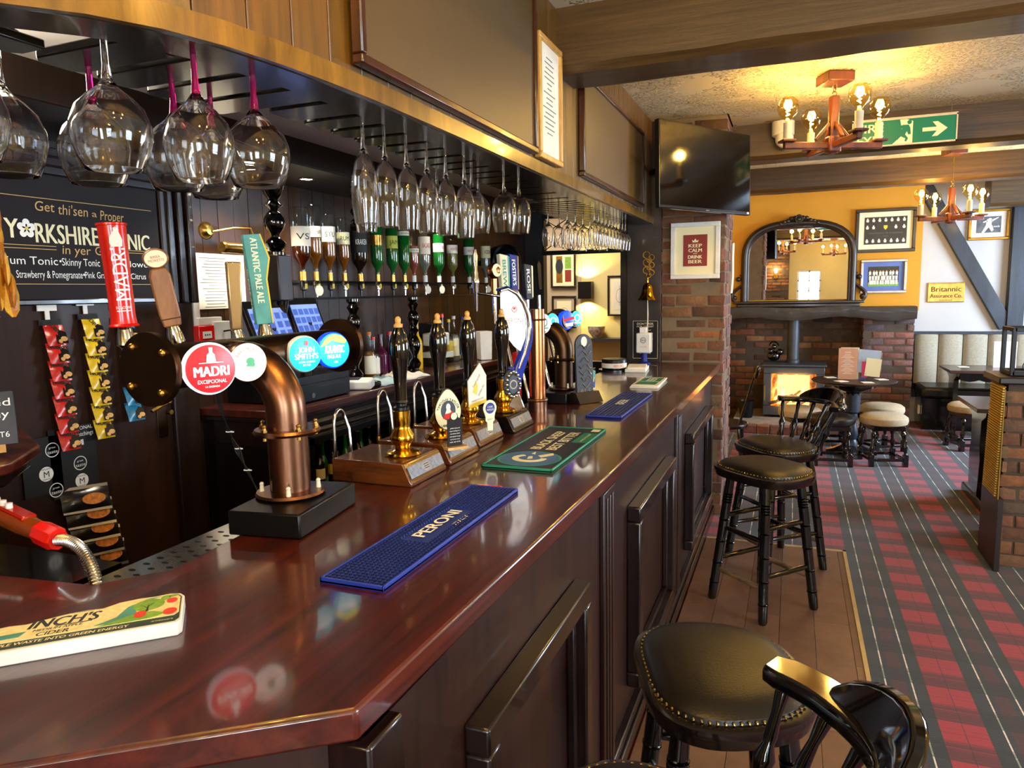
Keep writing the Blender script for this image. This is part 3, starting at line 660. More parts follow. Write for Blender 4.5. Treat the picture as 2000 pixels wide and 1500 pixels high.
def moretti(r, b, t):
    d = (t - b).normalized(); ferrule(r, b, d, .016, .05)
    n_ = Vector((.75, -.66, 0)); m_ = frame(tuple(b), Vector(d).cross(n_), d) @ SCL(1.22, 1, 1)
    L = (t - b).length
    body = [(-.016, 0), (.016, 0), (.019, .03), (.019, L * .66), (.013, L * .76), (-.013, L * .76), (-.019, L * .66), (-.019, .03)]
    P('body', B().prism(body, -.016, .016, m_), M['tapwood'], r, bev=.004)
    P('band', B().bb(-.0185, .0185, .018, .021, -.0165, .0165, m_), M['bronze'], r)
    P('head', B().lathe([(.0225, -.02), (.023, .014), (.021, .017), (.0005, .0175)], m_ @ T3(0, L * .88, 0), 32), M['tapwood'], r)
    P('head_face', B().disc(.0195, m_ @ T3(0, L * .88, .018)), M['lcream'], r)
    P('lettering', B().text('BIRRA', m_ @ T3(0, L * .88, .0184), .006, .017, 0, .004).text('MORETTI', m_ @ T3(0, L * .88, .0184), .006, .027, 0, -.004), M['lred'], r)
M['tapwood'] = wood('oiled_beech', '#6e3f1c', '#a06a34', (30, 30, 3), .4, .2, .1)
M['pale_gold'] = mat('champagne_metal', '#c8a878', .25, .8)
tap('brown wooden beer tap handle with round cream medallion head', (-1.385, 1.27, 1.735), (-1.38, 1.305, 1.555), moretti)
def silver(r, b, t):
    d = (t - b).normalized(); ferrule(r, b, d, .016, .05)
    m_ = frame(tuple(b), (.6, .8, 0), d); L = (t - b).length
    P('body', B().add([(x * s_, y, z * s_) for y, s_ in ((0, .8), (L, 1.05)) for x, z in ((-.018, -.012), (.018, -.012), (.018, .012), (-.018, .012))], [(0, 3, 2, 1), (4, 5, 6, 7), (0, 1, 5, 4), (1, 2, 6, 5), (2, 3, 7, 6), (3, 0, 4, 7)], m_), M['pale_gold'], r, bev=.004)
tap('tapering champagne-coloured metal tap handle without lettering', (-1.385, 1.485, 1.71), (-1.38, 1.515, 1.535), silver)
M['tealpaint'] = mat('sea_green_paint', '#4f9a92', .35, coat=.3, var=.25, vs=14); M['tealdark'] = mat('dark_teal_paint', '#27565a', .4, var=.3, vs=14); M['yellowpaint'] = mat('yellow_paint', '#e0c030', .4)
def atlantic(r, b, t):
    d = (t - b).normalized(); ferrule(r, b, d, .018, .05, 'chrome'); n_ = Vector((.80, -.6, 0)); m_ = frame(tuple(b), n_.cross(d), d)
    if m_.to_3x3().col[2].dot(n_) < 0: m_ = frame(tuple(b), d.cross(n_), d)
    L = (t - b).length
    m_ = m_ @ SCL(1.15, 1, 1); body = [(-.020, 0), (.017, 0), (.016, L * .5), (.028, L * .73), (.014, L), (-.024, L)]
    P('body', B().prism(body, -.014, .014, m_), M['tealpaint'], r, bev=.002)
    P('edge_stripe', B().prism([(.017, 0), (.020, 0), (.019, L * .5), (.031, L * .73), (.016, L), (.013, L), (.027, L * .73), (.015, L * .5)], -.0145, .0145, m_), M['yellowpaint'], r)
    mt_ = m_ @ T3(-.002, L * .6, .0148) @ RZ(-PI / 2)
    P('lettering', B().text('ATLANTIC PALE ALE', mt_, .016, L * .72, 0, 0, .01), M['lcream'], r)
    mt_ = m_ @ T3(-.0225, L * .56, 0) @ RY(-PI / 2) @ RZ(-PI / 2)
    P('lettering', B().text('ATLANTIC PALE ALE', mt_, .014, L * .8, 0, 0, .01), M['lcream'], r)
tap('teal and yellow faceted tap handle lettered down its sides', (-1.385, 1.605, 1.79), (-1.38, 1.625, 1.545), atlantic)
# cable hanging from the first badge
t = E('badge_cable', 'black bundled cable hanging from the red badge down to the plinth', 'cable', (-1.2, 1.36, 1.12))
for k in range(4):
    o_ = (k - 1.5) * .0025
    P('wire', B().tube([(-1.215 + o_, 1.26, 1.41), (-1.235 + o_, 1.29, 1.36 + o_), (-1.255 - o_, 1.33, 1.30), (-1.25 + o_ * 2, 1.35, 1.25 + o_), (-1.235 - o_, 1.36, 1.2), (-1.2 + o_, 1.365, 1.13), (-1.165, 1.36, 1.1)], .0016, 6), M['blackplastic'], t)
for z, x, y in ((1.3, -1.255, 1.33), (1.255, -1.25, 1.35), (1.2, -1.236, 1.36)): P('cable_tie', B().torus(.006, .0014, T3(x, y, z)).box((x + .008, y, z), (.014, .002, .003)), M['white'], t)
# ================================================================== HAND PUMPS
def pump():
    r = E('hand_pump', 'x', 'hand pump', (0, 0, 0))
    # wooden base with sloping front plate towards the customer (+x)
    w, d, h = .25, .255, .07      # along y, along x
    b = B(); n_ = 6
    sec = [(-.17, 0), (.085, 0), (.085, .012), (.08, .018), (.062, .058), (.055, .064), (-.17, .064)]
    b.prism([(x, z) for x, z in sec], -.105, .105, RX(PI / 2)); P('base', b, M['pumpwood'], r, local=True, bev=.004)
    m_ = frame((.0735, 0, .037), (0, 1, 0), (-.41, 0, .91))
    P('face_plate', B().box((0, 0, 0), (.195, .034, .002), m_), M['plate'], r, local=True)
    b = B().box((0, 0, .0014), (.036, .024, .001), m_); P('plate_badge', b, M['steel'], r, local=True)
    b = B()
    for k in range(3): b.box((0, -.006 + k * .006, .0022), (.026, .0018, .0008), m_)
    P('plate_mark', b, M['lblack'], r, local=True)
    prof = [(.048, 0), (.05, .004), (.046, .010), (.030, .015), (.022, .021), (.0225, .028), (.030, .038), (.033, .048), (.031, .060), (.023, .074), (.021, .084), (.0235, .092), (.0235, .115), (.024, .128), (.021, .130)]
    P('brass_column', B().lathe([(a * 1.06, z) for a, z in prof], T3(0, 0, .064), 36), M['brass'], r, local=True)
    P('collar', B().lathe([(.021, .192), (.023, .194), (.023, .202), (.016, .206), (.016, .212), (.020, .216), (.018, .222)], None, 28), M['blackplastic'], r, local=True)
    hp = [(.0172, .216), (.0172, .26), (.0195, .295), (.026, .335), (.0285, .365), (.0275, .385), (.021, .41), (.0135, .425), (.011, .428)]
    P('handle', B().lathe(hp, None, 32), M['lacquer'], r, local=True)
    P('finial', B().lathe([(.0115, .427), (.013, .431), (.0115, .436), (.0075, .440), (.0085, .446), (.0085, .452), (.005, .457), (.0005, .459)], None, 20), M['pinewood'], r, local=True)
    return r
M['pumpwood'] = wood('varnished_oak_base', '#2a1208', '#6a3814', (4, 24, 24), .25, .6, .1)
M['plate'] = mat('etched_pewter_plate', '#7d8086', .3, .8, var=.35, vs=90)
M['lacquer'] = mat('black_lacquer', '#050505', .07, coat=.8)
M['pinewood'] = wood('turned_pine', '#a87428', '#dcb060', (20, 20, 4), .4, .2, .1)
p0 = pump(); p0['label'] = 'nearest hand pump on a brown wooden base, with no pump clip'; p0['group'] = 'beer hand pumps along the bar'; p0.location = (-1.03, 1.76, 1.1)
pl = [(-1.04, 2.02, 'second hand pump, carrying an oval cream pump clip'), (-1.055, 2.275, 'third hand pump, carrying a tall white pointed pump clip'), (-1.03, 2.53, 'farthest hand pump on a black base, next to the white lit font')]
pumps = [p0]
for x, y, lb in pl: pumps.append(dup(p0, (x, y, 1.1), 0, lb))
setmat(pumps[3], 'base', M['blackwood'])
# pump clips
def clipframe(x, y, z, tilt=0, n=(.84, -.54, 0)):
    m_ = frame((x, y, z), Vector((0, 0, 1)).cross(Vector(n)), (0, 0, 1)); return m_ @ RZ(tilt)
m_ = clipframe(-.995, 1.985, 1.255, 0)
t = E('pump_clip', 'oval cream pump clip with red print and black rim lettering', 'pump clip', (-.995, 1.985, 1.2))
ov = [(.046 * math.cos(a) * (1 - .12 * max(0, math.sin(a))), .058 * math.sin(a) + .010 * max(0, math.sin(a)) ** 6) for a in [2 * PI * i / 40 for i in range(40)]]
P('backing', B().prism([(x * 1.05, y * 1.05) for x, y in ov], -.006, 0, m_), M['bronze'], t); P('face', B().prism(ov, 0, .0015, m_), M['lcream'], t)
P('centre_print', B().disc(.027, m_ @ T3(0, .002, .002), sx=1, sy=1.15), M['slate'], t)
P('red_print', B().prism([(-.02, -.022), (.01, -.028), (.024, -.012), (.016, .0), (.004, -.006), (-.012, -.008)], 0, .001, m_ @ T3(0, 0, .002)), M['red'], t)
P('figure_print', B().disc(.008, m_ @ T3(0, .013, .0026), sy=1.4).prism([(-.012, -.008), (.012, -.006), (.006, .006), (-.006, .006)], 0, .0006, m_ @ T3(0, 0, .0024)), M['paper'], t)
P('lettering', B().text('TIMOTHY TAYLOR', m_ @ T3(0, -.001, .002), .009, .105, 0, 0, .01, bend=.037).text("LANDLORD", m_ @ T3(0, -.045, .002), .009, .05, 0, 0, .01), M['lblack'], t)
P('clip_bracket', B().bb(-.004, .004, -.05, .0, -.03, -.006, m_), M['brass'], t)
t = E('tasting_card', 'small dark slate tasting card with white writing on an oak foot', 'sign', (-.985, 2.1, 1.164))
m_ = clipframe(-.955, 1.945, 1.205, -.02)
P('card', B().prism([(-.026, -.05), (.026, -.05), (.026, .032), (.012, .038), (.009, .05), (-.003, .056), (-.014, .048), (-.016, .036), (-.026, .032)], 0, .003, m_), M['board'], t)
P('seal', B().disc(.011, m_ @ T3(-.003, .043, .0035)), M['lcream'], t)
b = B().text('AROMA', m_, .006, .022, 0, .018)
for k in range(6): b.text(['golden barley and', 'hops leading to a', 'rich bitter finish', 'with spiced orange', 'and citrus notes', 'cask ale 4.3%'][k], m_ @ T3(0, 0, .0036), .0035, .034 + .004 * (k % 2), 0, .006 - k * .0085)
P('lettering', b.text('', m_, .004), M['lwhite'], t)
P('foot', B().bb(-.036, .036, -.058, -.05, -.012, .022, m_), M['pinewood'], t)
m_ = clipframe(-1.005, 2.24, 1.30, 0)
t = E('pump_clip', 'tall white pointed pump clip with yellow foot band', 'pump clip', (-1.005, 2.24, 1.23))
P('face', B().prism([(-.038, -.07), (.034, -.052), (.036, .035), (.010, .08), (-.040, .02)], -.005, 0, m_), M['paper'], t)
P('yellow_band', B().prism([(-.036, -.076), (.034, -.058), (.034, -.046), (-.036, -.062)], -.006, .001, m_), M['yellowpaint'], t)
m2 = m_ @ RZ(.95)
P('lettering', B().text('Nathaniel', m_ @ T3(-.006, .02, .001) @ RZ(1.0), .009, .05).text('Golden Ale', m_ @ T3(.012, -.014, .001) @ RZ(1.0), .008, .045).text('HAND PULLED', m_ @ T3(-.002, -.046, .001) @ RZ(.22), .006, .05), M['ink'], t)
P('yellow_print', B().prism([(-.022, -.02), (-.006, -.03), (.0, .0), (-.008, .018)], 0, .0008, m_), M['yellowpaint'], t)
t = E('pump_clip', 'small cream paddle pump clip with round blue medallion', 'pump clip', (-.985, 2.26, 1.15))
m_ = clipframe(-.955, 2.225, 1.21, 0)
P('face', B().prism([(-.018, -.026), (-.018, -.012)] + [(.027 * math.cos(a), .018 + .028 * math.sin(a)) for a in [PI * 1.2 - i * PI * 1.4 / 20 for i in range(21)]] + [(.018, -.012), (.018, -.026), (.012, -.03), (.010, -.06), (-.010, -.06), (-.012, -.03)], -.003, 0, m_), M['lcream'], t)
P('medallion', B().disc(.019, m_ @ T3(0, .018, .001)), M['bluepaint'] if 'bluepaint' in M else M['blue'], t)
P('lettering', B().text('CASK', m_ @ T3(0, .023, .0016), .007, .022).text('MARQUE', m_ @ T3(0, .013, .0016), .007, .028), M['lcream'], t)
P('lettering', B().text('QUALITY', m_ @ T3(0, -.02, .001), .005, .024), M['lblack'], t)
# ornate silver round clip beside the font
t = E('pump_clip', 'round ornate silver pump clip with blue top leaning on the farthest pump', 'pump clip', (-.985, 2.6, 1.24))
m_ = clipframe(-.99, 2.53, 1.27, 0)
b = B().lathe([(.001, .006), (.028, .006), (.032, .0), (.045, -.004), (.047, -.01)], m_ @ SCL(.8, 1.25, 1), 30); P('face', b, M['gunmetal'], t)
b = B()
for i in range(16): a = 2 * PI * i / 16; b.ball((.031 * math.cos(a), .048 * math.sin(a), .002), .007, n=8, M=m_)
P('relief', b.ring(.013, .018, m_ @ T3(0, 0, .0068)), M['steel'], t)
P('blue_top', B().ball((-.006, .062, 0), .012, (1.3, .6, .8), M=m_), M['blue'], t)
# swan neck spouts
def spout(x, y, z, lb, h=.16, w=.06):
    t = E('swan_neck_spout', lb, 'beer spout', (x, y, z), 0, 'steel swan neck spouts behind the bar')
    pts = [(x + .02, y + w, z - .02), (x + .015, y + w * .92, z + h * .6)] + [(x, y + w * (.5 + .5 * math.cos(a)), z + h * .7 + .045 * math.sin(a)) for a in [PI * k / 8 for k in range(1, 9)]] + [(x, y, z + h * .3), (x, y, z)]
    P('pipe', B().tube(pts, .0052, 12), M['steel'], t); P('nozzle', B().turn((x, y, z - .02), (x, y, z + .006), [(.006, 0), (.0085, .2), (.0085, .6), (.006, 1)], 14), M['oldbrass'], t)
spout(-1.29, 1.80, 1.115, 'nearest steel swan neck spout left of the first pump'); spout(-1.29, 2.05, 1.14, 'second steel swan neck spout, beside the brass column of the first pump'); spout(-1.29, 2.3, 1.14, 'third steel swan neck spout behind the second pump')
for i, (x, y) in enumerate([(-1.12, 1.93), (-1.1, 2.17), (-1.12, 2.43)]):
    t = E('stopper', ['small red plastic cap between the first two pumps', 'small red plastic cap behind the slate card', 'small red plastic cap by the blue medallion clip'][i], 'stopper', (x, y, 1.164), 0, 'red caps on the pump bases')
    P('body', B().lathe([(.012, 0), (.012, .02), (.009, .024), (.009, .034), (.005, .038), (.0005, .039)], T3(x, y, 1.162), 16), M['red'], t)
# ================================================================== WHITE LIT FONT, COPPER COLUMN, SECOND T FONT
t = E('beer_font', 'tall curved chrome and blue beer font with large white lit face', 'beer font', (-1.05, 2.75, 1.1))
n_ = (.82, -.57, 0); m_ = frame((-1.06, 2.74, 1.40), Vector((0, 0, 1)).cross(Vector(n_)), (0, 0, 1))
face = [(-.066, .215), (-.045, .226), (-.02, .222), (.01, .20), (.035, .165), (.05, .12), (.055, .075), (.05, .03), (.035, .0), (.025, -.022), (-.005, 0), (-.035, .035), (-.055, .085), (-.066, .14)]
P('lit_face', B().prism(face, .0, .008, m_), M['em_w2'], t, bev=.002, label='white lit face')
rimo = [(-.07, .235), (-.03, .245), (.02, .228), (.06, .185), (.085, .13), (.095, .075), (.092, .02), (.075, -.04), (.05, -.10), (.03, -.15), (.02, -.2), (.02, -.245)]
rimi = [(-.066, .222), (-.035, .229), (.006, .208), (.036, .172), (.056, .125), (.060, .075), (.055, .03), (.035, -.03), (.005, -.09), (-.01, -.14), (-.012, -.19), (-.01, -.24)]
P('blue_spine', B().prism(rimo + rimi[::-1], -.03, .004, m_), M['bluecoat'] if 'bluecoat' in M else M['blue'], t, bev=.006)
b = B().tube([tuple(m_ @ Vector((x, y, .004))) for x, y in [(a[0] * .3 + c[0] * .7, a[1] * .3 + c[1] * .7) for a, c in zip(rimo, rimi)]][:9], [.006, .009, .011, .013, .013, .013, .011, .008, .004], 10); P('chrome_rim', b, M['chrome'], t)
P('chrome_stem', B().prism([(.0, -.2), (-.045, -.2), (-.05, -.3), (.055, -.3), (.04, -.25), (.012, -.19)], -.03, .012, m_), M['chrome'], t, bev=.008)
P('lettering', B().text('PERONI', m_ @ T3(-.006, .105, .009), .020, .085), M['lred'], t)
P('lettering', B().text('NASTRO', m_ @ T3(-.004, .083, .009), .007, .04).text('AZZURRO', m_ @ T3(-.004, .07, .009), .009, .065), M['tealpaint'], t)
P('emblem', B().ring(.009, .0125, m_ @ T3(-.004, .15, .009), sx=1.1).prism([(-.008, .0), (.008, .0), (.004, .008), (-.004, .008)], 0, .0006, m_ @ T3(-.004, .15, .009)), M['lred'], t)
# beer tap on a tall chrome stem in front of the optics
t = E('beer_tap', 'slim chrome beer tap with long spout hanging in front of the optics', 'tap', (-1.25, 2.79, 1.5))
P('tap_body', B().turn((-1.25, 2.79, 1.54), (-1.25, 2.79, 1.80), [(.006, 0), (.008, .02), (.009, .3), (.012, .33), (.012, .42), (.015, .45), (.016, .52), (.011, .56), (.012, .63), (.009, .66), (.011, .9), (.006, 1)], 20), M['chrome'], t)
P('tap_arm', B().cyl((-1.25, 2.79, 1.62), (-1.12, 2.79, 1.60), .006), M['chrome'], t)
t = E('copper_column', 'polished copper column font with domed top and red side panel', 'beer font', (-1.03, 2.93, 1.1))
P('pipe', B().cyl((-1.03, 2.93, 1.15), (-1.03, 2.93, 1.545), .036, n=40), M['copper2'], t)
P('dome', B().tube([(-1.03, 2.93, 1.54)] + [(-1.03 - .05 + .05 * math.cos(a), 2.93, 1.54 + .065 * math.sin(a)) for a in [PI / 2 * i / 8 for i in range(9)]] + [(-1.12, 2.93, 1.60)], .037, 24), M['copper2'], t)
P('base_collar', B().lathe([(.042, 0), (.042, .045), (.046, .05), (.044, .056), (.036, .058)], T3(-1.03, 2.93, 1.1), 40).torus(.038, .004, T3(-1.03, 2.93, 1.50)), M['copper'], t)
P('side_panel', B().bb(-1.125, -1.105, 2.88, 2.93, 1.16, 1.36), M['red'], t, label='glossy red panel with white letters')
P('lettering', B().text('BEER', frame((-1.104, 2.905, 1.26), (0, 0, 1), (-.57, -.82, 0)), .02, .1), M['lwhite'], t)
hd = [('round copper topped', (-1.25, 2.99, 1.72), 'copper', 0), ('cream and green lettered', (-1.25, 3.1, 1.735), 'lcream', 1), ('blue and silver FOSTERS', (-1.25, 3.22, 1.74), 'blue', 1), ('dark blue and salmon', (-1.25, 3.42, 1.70), 'slate', 2), ('slim black and steel', (-1.25, 3.6, 1.73), 'blackplastic', 3)]
for lb, (x, y, z), mt, kind in hd:
    r = E('tap_handle', {0: 'round copper topped tap handle over the white lit font', 1: ('cream tap handle with green edge behind the lit font' if mt == 'lcream' else 'blue and silver lettered tap handle behind the copper column'), 2: 'dark blue wedge tap handle with salmon lettering panel', 3: 'slim black tap handle farthest from the camera'}[kind], 'tap handle', (x, y, 1.55), 0)
    m_ = frame((x, y, z), (.57, .82, 0), (-.1, 0, 1))
    P('ferrule', B().tube([(x, y, 1.6), (x, y, 1.48), (-1.21, y, 1.45), (-1.13, y, 1.105)], .010, 12), M['chrome'], r)
    if kind == 0: P('body', B().cyl((x, y, 1.6), (x, y, 1.68), .014, n=12).ball((x, y, 1.715), .034, (1, .7, 1.1)), M['copper2'], r); P('face', B().disc(.024, m_ @ T3(0, -.005, .027), sy=1.2), M['lcream'], r)
    elif kind == 3: P('body', B().prism([(-.008, -.1), (.008, -.1), (.012, .03), (0, .05), (-.012, .03)], -.008, .008, m_), M[mt], r)
    else:
        P('body', B().prism([(-.02, -.12), (.02, -.12), (.028, .05), (-.024, .06)], -.015, .015, m_), M[mt], r, bev=.004)
        P('edge_panel', B().prism([(.014, -.11), (.021, -.11), (.029, .045), (.02, .05)], -.016, .0165, m_), {'lcream': M['tealpaint'], 'blue': M['steel'], 'slate': M['lcream']}[mt], r)
        s_ = {'lcream': 'BREW', 'blue': "FOSTER'S", 'slate': 'ROSE'}[mt]
        P('lettering', B().text(s_, m_ @ T3(-.002, -.03, .0168) @ RZ(-PI / 2), .02, .12, 0, 0, .01), M['tealpaint'] if mt == 'lcream' else M['lwhite'], r)
F2 = E('beer_font', 'smaller dark bronze T-shaped beer font with blue lit badges beside the serving hatch', 'beer font', (-1.03, 3.28, 1.1))
P('plinth', B().box((0, 0, 0), (.145, .28, .05), T3(-1.035, 3.28, 1.125)), M['black'], F2, bev=.004)
fx2, z2 = tfont(F2, -1.02, 3.29, 1.152, .95, 'bronze', 'bronze', -.16, .42)
for y, r_, face, lb in ((3.14, .047, 'em_white', 'white'), (3.27, .045, 'em_teal', 'teal'), (3.52, .048, 'em_blue', 'blue'), (3.68, .044, 'em_teal', 'teal')):
    pz = (-1.07, y, 1.472); P('badge_arm', B().cyl((fx2, y + .03, 1.455), pz, r_ * .9, n=24), M['bronze'], F2)
    m1 = badge(F2, pz, (.88, -.47, 0), r_, .03, M['em_blue'] if face == 'em_blue' else M['chrome'], M[face])
    if face == 'em_blue': P('badge_print', B().prism([(-.04, -.008), (.04, .004), (.04, .018), (-.04, .006)], 0, .0006, m1), M['em_r2'], F2); P('badge_print', B().prism([(-.03, -.03), (.03, -.03), (.035, -.012), (-.035, -.018)], 0, .0006, m1), M['em_w2'], F2)
    else: P('badge_print', B().ring(.014, .02, m1 @ T3(0, .006, 0)).box((0, -.02, 0), (.05, .006, .0006), m1), M['tealpaint'] if face == 'em_white' else M['em_w2'], F2)
# dark illustrated tower plaque on a wooden foot
t = E('bar_plaque', 'tall arched dark carved plaque with pale scrollwork on a wedge foot', 'plaque', (-.93, 3.22, 1.1))
m_ = frame((-.90, 3.23, 1.13), (.57, .82, 0), (-.05, 0, 1))
P('board', B().prism([(-.05, 0), (.05, 0), (.05, .24)] + [(.05 * math.cos(a), .24 + .05 * math.sin(a)) for a in [PI * i / 14 for i in range(1, 14)]] + [(-.05, .24)], -.006, .006, m_), M['gunmetal'], t, bev=.002)
b = B(); rr = random.Random(4)
for k in range(7):
    y0 = .05 + k * .03; b.tube([tuple(m_ @ Vector((-.035 + .012 * j, y0 + .012 * math.sin(j * 1.4 + k), .0075))) for j in range(7)], .0022, 5)
b.text('ALE', m_ @ T3(0, .025, .0066), .022, .07)
P('scrollwork', b, M['steel'], t); P('figure_print', B().disc(.018, m_ @ T3(0, .255, .0068), sy=1.3), M['paper'], t)
P('foot', B().prism([(-.05, -.03), (.05, -.03), (.02, .02), (-.02, .02)], -.07, .07, m_ @ RY(PI / 2) @ T3(0, 0, 0)), M['darkwood'], t)
t = E('glass_cup', 'small blue and white printed glass behind the arched plaque', 'glass', (-.96, 3.48, 1.1))
P('body', B().lathe([(.03, 0), (.034, .13), (.032, .13), (.028, .006), (.0005, .005)], T3(-.96, 3.52, 1.1), 24), M['thin'], t); P('print', B().lathe([(.0322, .03), (.0335, .06)], T3(-.96, 3.52, 1.1), 24), M['blue'], t); P('print', B().lathe([(.0338, .08), (.0346, .115)], T3(-.96, 3.52, 1.1), 24), M['tealpaint'], t)
# ================================================================== ON THE BAR TOP
def barmat(name, lb, x0, x1, y0, y1, mt, nub, letters, nx, ny, th=.012):
    t = E(name, lb, 'bar mat', ((x0 + x1) / 2, (y0 + y1) / 2, 1.1))
    P('mat_base', B().bb(x0, x1, y0, y1, 1.1, 1.1 + th * .6), mt, t, bev=.002)
    b = B(); w = .005
    for a in ((x0, x0 + w, y0, y1), (x1 - w, x1, y0, y1), (x0, x1, y0, y0 + w), (x0, x1, y1 - w, y1)): b.bb(*a, 1.1, 1.1 + th)
    P('rim', b, mt, t, bev=.0015)
    return t
M['bluerub'] = mat('blue_rubber_mat', '#1d3390', .45, spec=.6); M['bluenub'] = mat('dark_blue_rubber_nubs', '#1a2a70', .5)
t = barmat('bar_runner', 'blue rubber nubbed bar runner with raised white lettering, nearest of the runners', -.79, -.655, 1.035, 1.70, M['bluerub'], 1, 'PERONI', 12, 60)
b = B(); nx, ny = 12, 58
for i in range(nx):
    for k in range(ny):
        x = -.782 + (i + .5) * .119 / nx; y = 1.043 + (k + .5) * .649 / ny
        if -.755 < x < -.69 and 1.27 < y < 1.50: continue
        b.lathe([(.0036, 0), (.0032, .0045), (.002, .0052)], T3(x, y, 1.1068), 6)
P('nub', b, M['bluenub'], t, stuff=True)
P('lettering', B().text('PERONI', frame((-.728, 1.385, 1.1105), (0, 1, 0), (-1, 0, 0)), .032, .19, 0, 0, .02).text('ITALY', frame((-.688, 1.42, 1.1105), (0, 1, 0), (-1, 0, 0)), .011, .07, 0, 0, .01), M['lwhite'], t)
P('red_tab', B().bb(-.77, -.70, 1.697, 1.7035, 1.1065, 1.1125), M['red'], t)
M['greenrub'] = mat('green_rubber', '#1f7a5c', .5); M['navyrub'] = mat('navy_rubber', '#1e2436', .55); M['sky'] = mat('slate_blue_print', '#3f6aa0', .55); M['tealp'] = mat('teal_print', '#2a8f8a', .5)
t = barmat('bar_runner', 'green edged navy bar runner printed with a curled ram horn and two lines of lettering', -.855, -.632, 1.915, 2.555, M['greenrub'], 0, '', 0, 0)
P('field', B().bb(-.848, -.639, 1.922, 2.548, 1.1, 1.109), M['navyrub'], t)
fu = lambda x, y: frame((x, y, 1.1094), (0, 1, 0), (-1, 0, 0))
P('round_print', B().disc(.100, fu(-.745, 2.035)), M['tealp'], t); P('round_print', B().disc(.092, fu(-.745, 2.035) @ T3(0, 0, .0003)), M['sky'], t)
m_ = fu(-.745, 2.035) @ T3(0, 0, .0007)
hb = [(.05 * math.cos(a), .055 * math.sin(a)) for a in [PI * (.2 + 1.35 * i / 18) for i in range(19)]]; hi = [(.03 * math.cos(a) + .004, .036 * math.sin(a)) for a in [PI * (.2 + 1.35 * i / 18) for i in range(19)]]
P('ram_print', B().prism(hb + hi[::-1], 0, .0006, m_).prism([(.02, -.03), (.06, -.06), (.085, -.05), (.06, -.03), (.04, -.015)], 0, .0006, m_).prism([(.0, -.01), (.03, .0), (.02, .01), (-.01, .004)], 0, .0006, m_).prism([(.055, .0), (.09, .01), (.06, .014)], 0, .0006, m_), M['lcream'], t)
P('lettering', B().text('BLACK SHEEP', fu(-.775, 2.32), .038, .30, 0, 0, .03).text('BEST BITTER', fu(-.722, 2.32), .038, .30, 0, 0, .03).bb(-.675, -.645, 2.5, 2.54, 1.109, 1.1097), M['lcream'], t)
P('green_print', B().bb(-.69, -.64, 2.30, 2.47, 1.109, 1.1095), M['greenrub'], t)
P('lettering', B().text('BREWED IN YORKSHIRE', fu(-.663, 2.385) @ T3(0, 0, .0005), .008, .13), M['lcream'], t)
t = barmat('bar_runner', 'blue ribbed bar runner with small white label, farthest of the runners', -.785, -.635, 2.825, 3.52, M['bluerub'], 0, '', 0, 0)
b = B()
for i in range(9): x = -.774 + i * .016; b.bb(x, x + .008, 2.835, 3.51, 1.106, 1.1115)
P('rib', b, M['bluenub'], t); P('lettering', B().text('BEER', frame((-.715, 3.2, 1.1125), (0, 1, 0), (-1, 0, 0)), .04, .14, 0, 0, .02), M['lwhite'], t)
t = E('beer_mat_stack', 'white and green printed beer mat pair lying near the far end of the bar', 'beer mat', (-.735, 3.96, 1.1))
P('lower_mat', B().box((0, 0, 0), (.15, .40, .008), T3(-.735, 3.96, 1.104) @ RZ(.05)), M['paper'], t, bev=.002)
P('upper_mat', B().box((0, 0, 0), (.145, .37, .006), T3(-.73, 3.96, 1.111) @ RZ(.03)), M['paper'], t, bev=.002)
P('green_print', B().box((0, 0, 0), (.11, .16, .0006), T3(-.73, 4.04, 1.1145)).box((0, 0, 0), (.11, .12, .0006), T3(-.73, 3.88, 1.1145)), M['greenrub'], t); P('lettering', B().text('BEER', frame((-.73, 4.03, 1.1152), (0, 1, 0), (-1, 0, 0)), .05, .14, 0, 0, .02), M['lwhite'], t)
# shaped cider drip mat
t = E('bar_topper', "cream shaped cider advert board with tree and apples, lying at the left of the bar", 'advert board', (-1.0, .75, 1.1))
m_ = frame((-.873, .797, 1.1), (.74, .673, 0), (-.673, .74, 0)) @ SCL(.62, 1, 1)      # right hand lower corner of the board
M['ciderpaper'] = mat('pale_yellow_print', '#f6e8aa', .35, coat=.4, var=.15, vs=90)
prof = [(0, .008), (-.002, .105), (-.012, .118), (-.04, .124), (-.075, .120), (-.11, .122), (-.15, .118), (-.19, .102), (-.23, .106), (-.275, .103), (-.32, .094), (-.36, .085), (-.40, .088), (-.45, .08), (-.45, -.008), (-.01, -.002)]
P('board', B().prism(prof, 0, .022, m_), M['white'], t, bev=.002)
ins = [(x + (-.006 if x > -.2 else 0), y + (.007 if y < .05 else -.005)) for x, y in prof]
m_ = m_ @ SCL(1, 1, 1); mt2 = m_ @ T3(0, 0, .0222)
P('dark_border', B().prism(ins, 0, .0006, mt2), M['lblack'] if False else M['greendark'] if 'greendark' in M else M['slate'], t)
ins2 = [(x + (-.009 if x > -.2 else 0), y + (.028 if y < .05 else -.007)) for x, y in prof]
mt3 = m_ @ T3(0, 0, .0230); P('print_field', B().prism(ins2, 0, .0005, mt3), M['ciderpaper'], t)
mt4 = m_ @ T3(0, 0, .0237)
P('river_print', B().prism([(-.20, .030), (-.155, .05), (-.135, .085), (-.09, .108), (-.06, .110), (-.10, .100), (-.115, .075), (-.11, .055), (-.15, .032)], 0, .0004, mt4).prism([(-.45, .03), (-.36, .034), (-.35, .05), (-.45, .046)], 0, .0004, mt4), M['tealpaint'], t)
M['leafgreen'] = mat('leaf_green_print', '#7aa838', .5, var=.3, vs=60); M['applered'] = mat('apple_red_print', '#d8402c', .5)
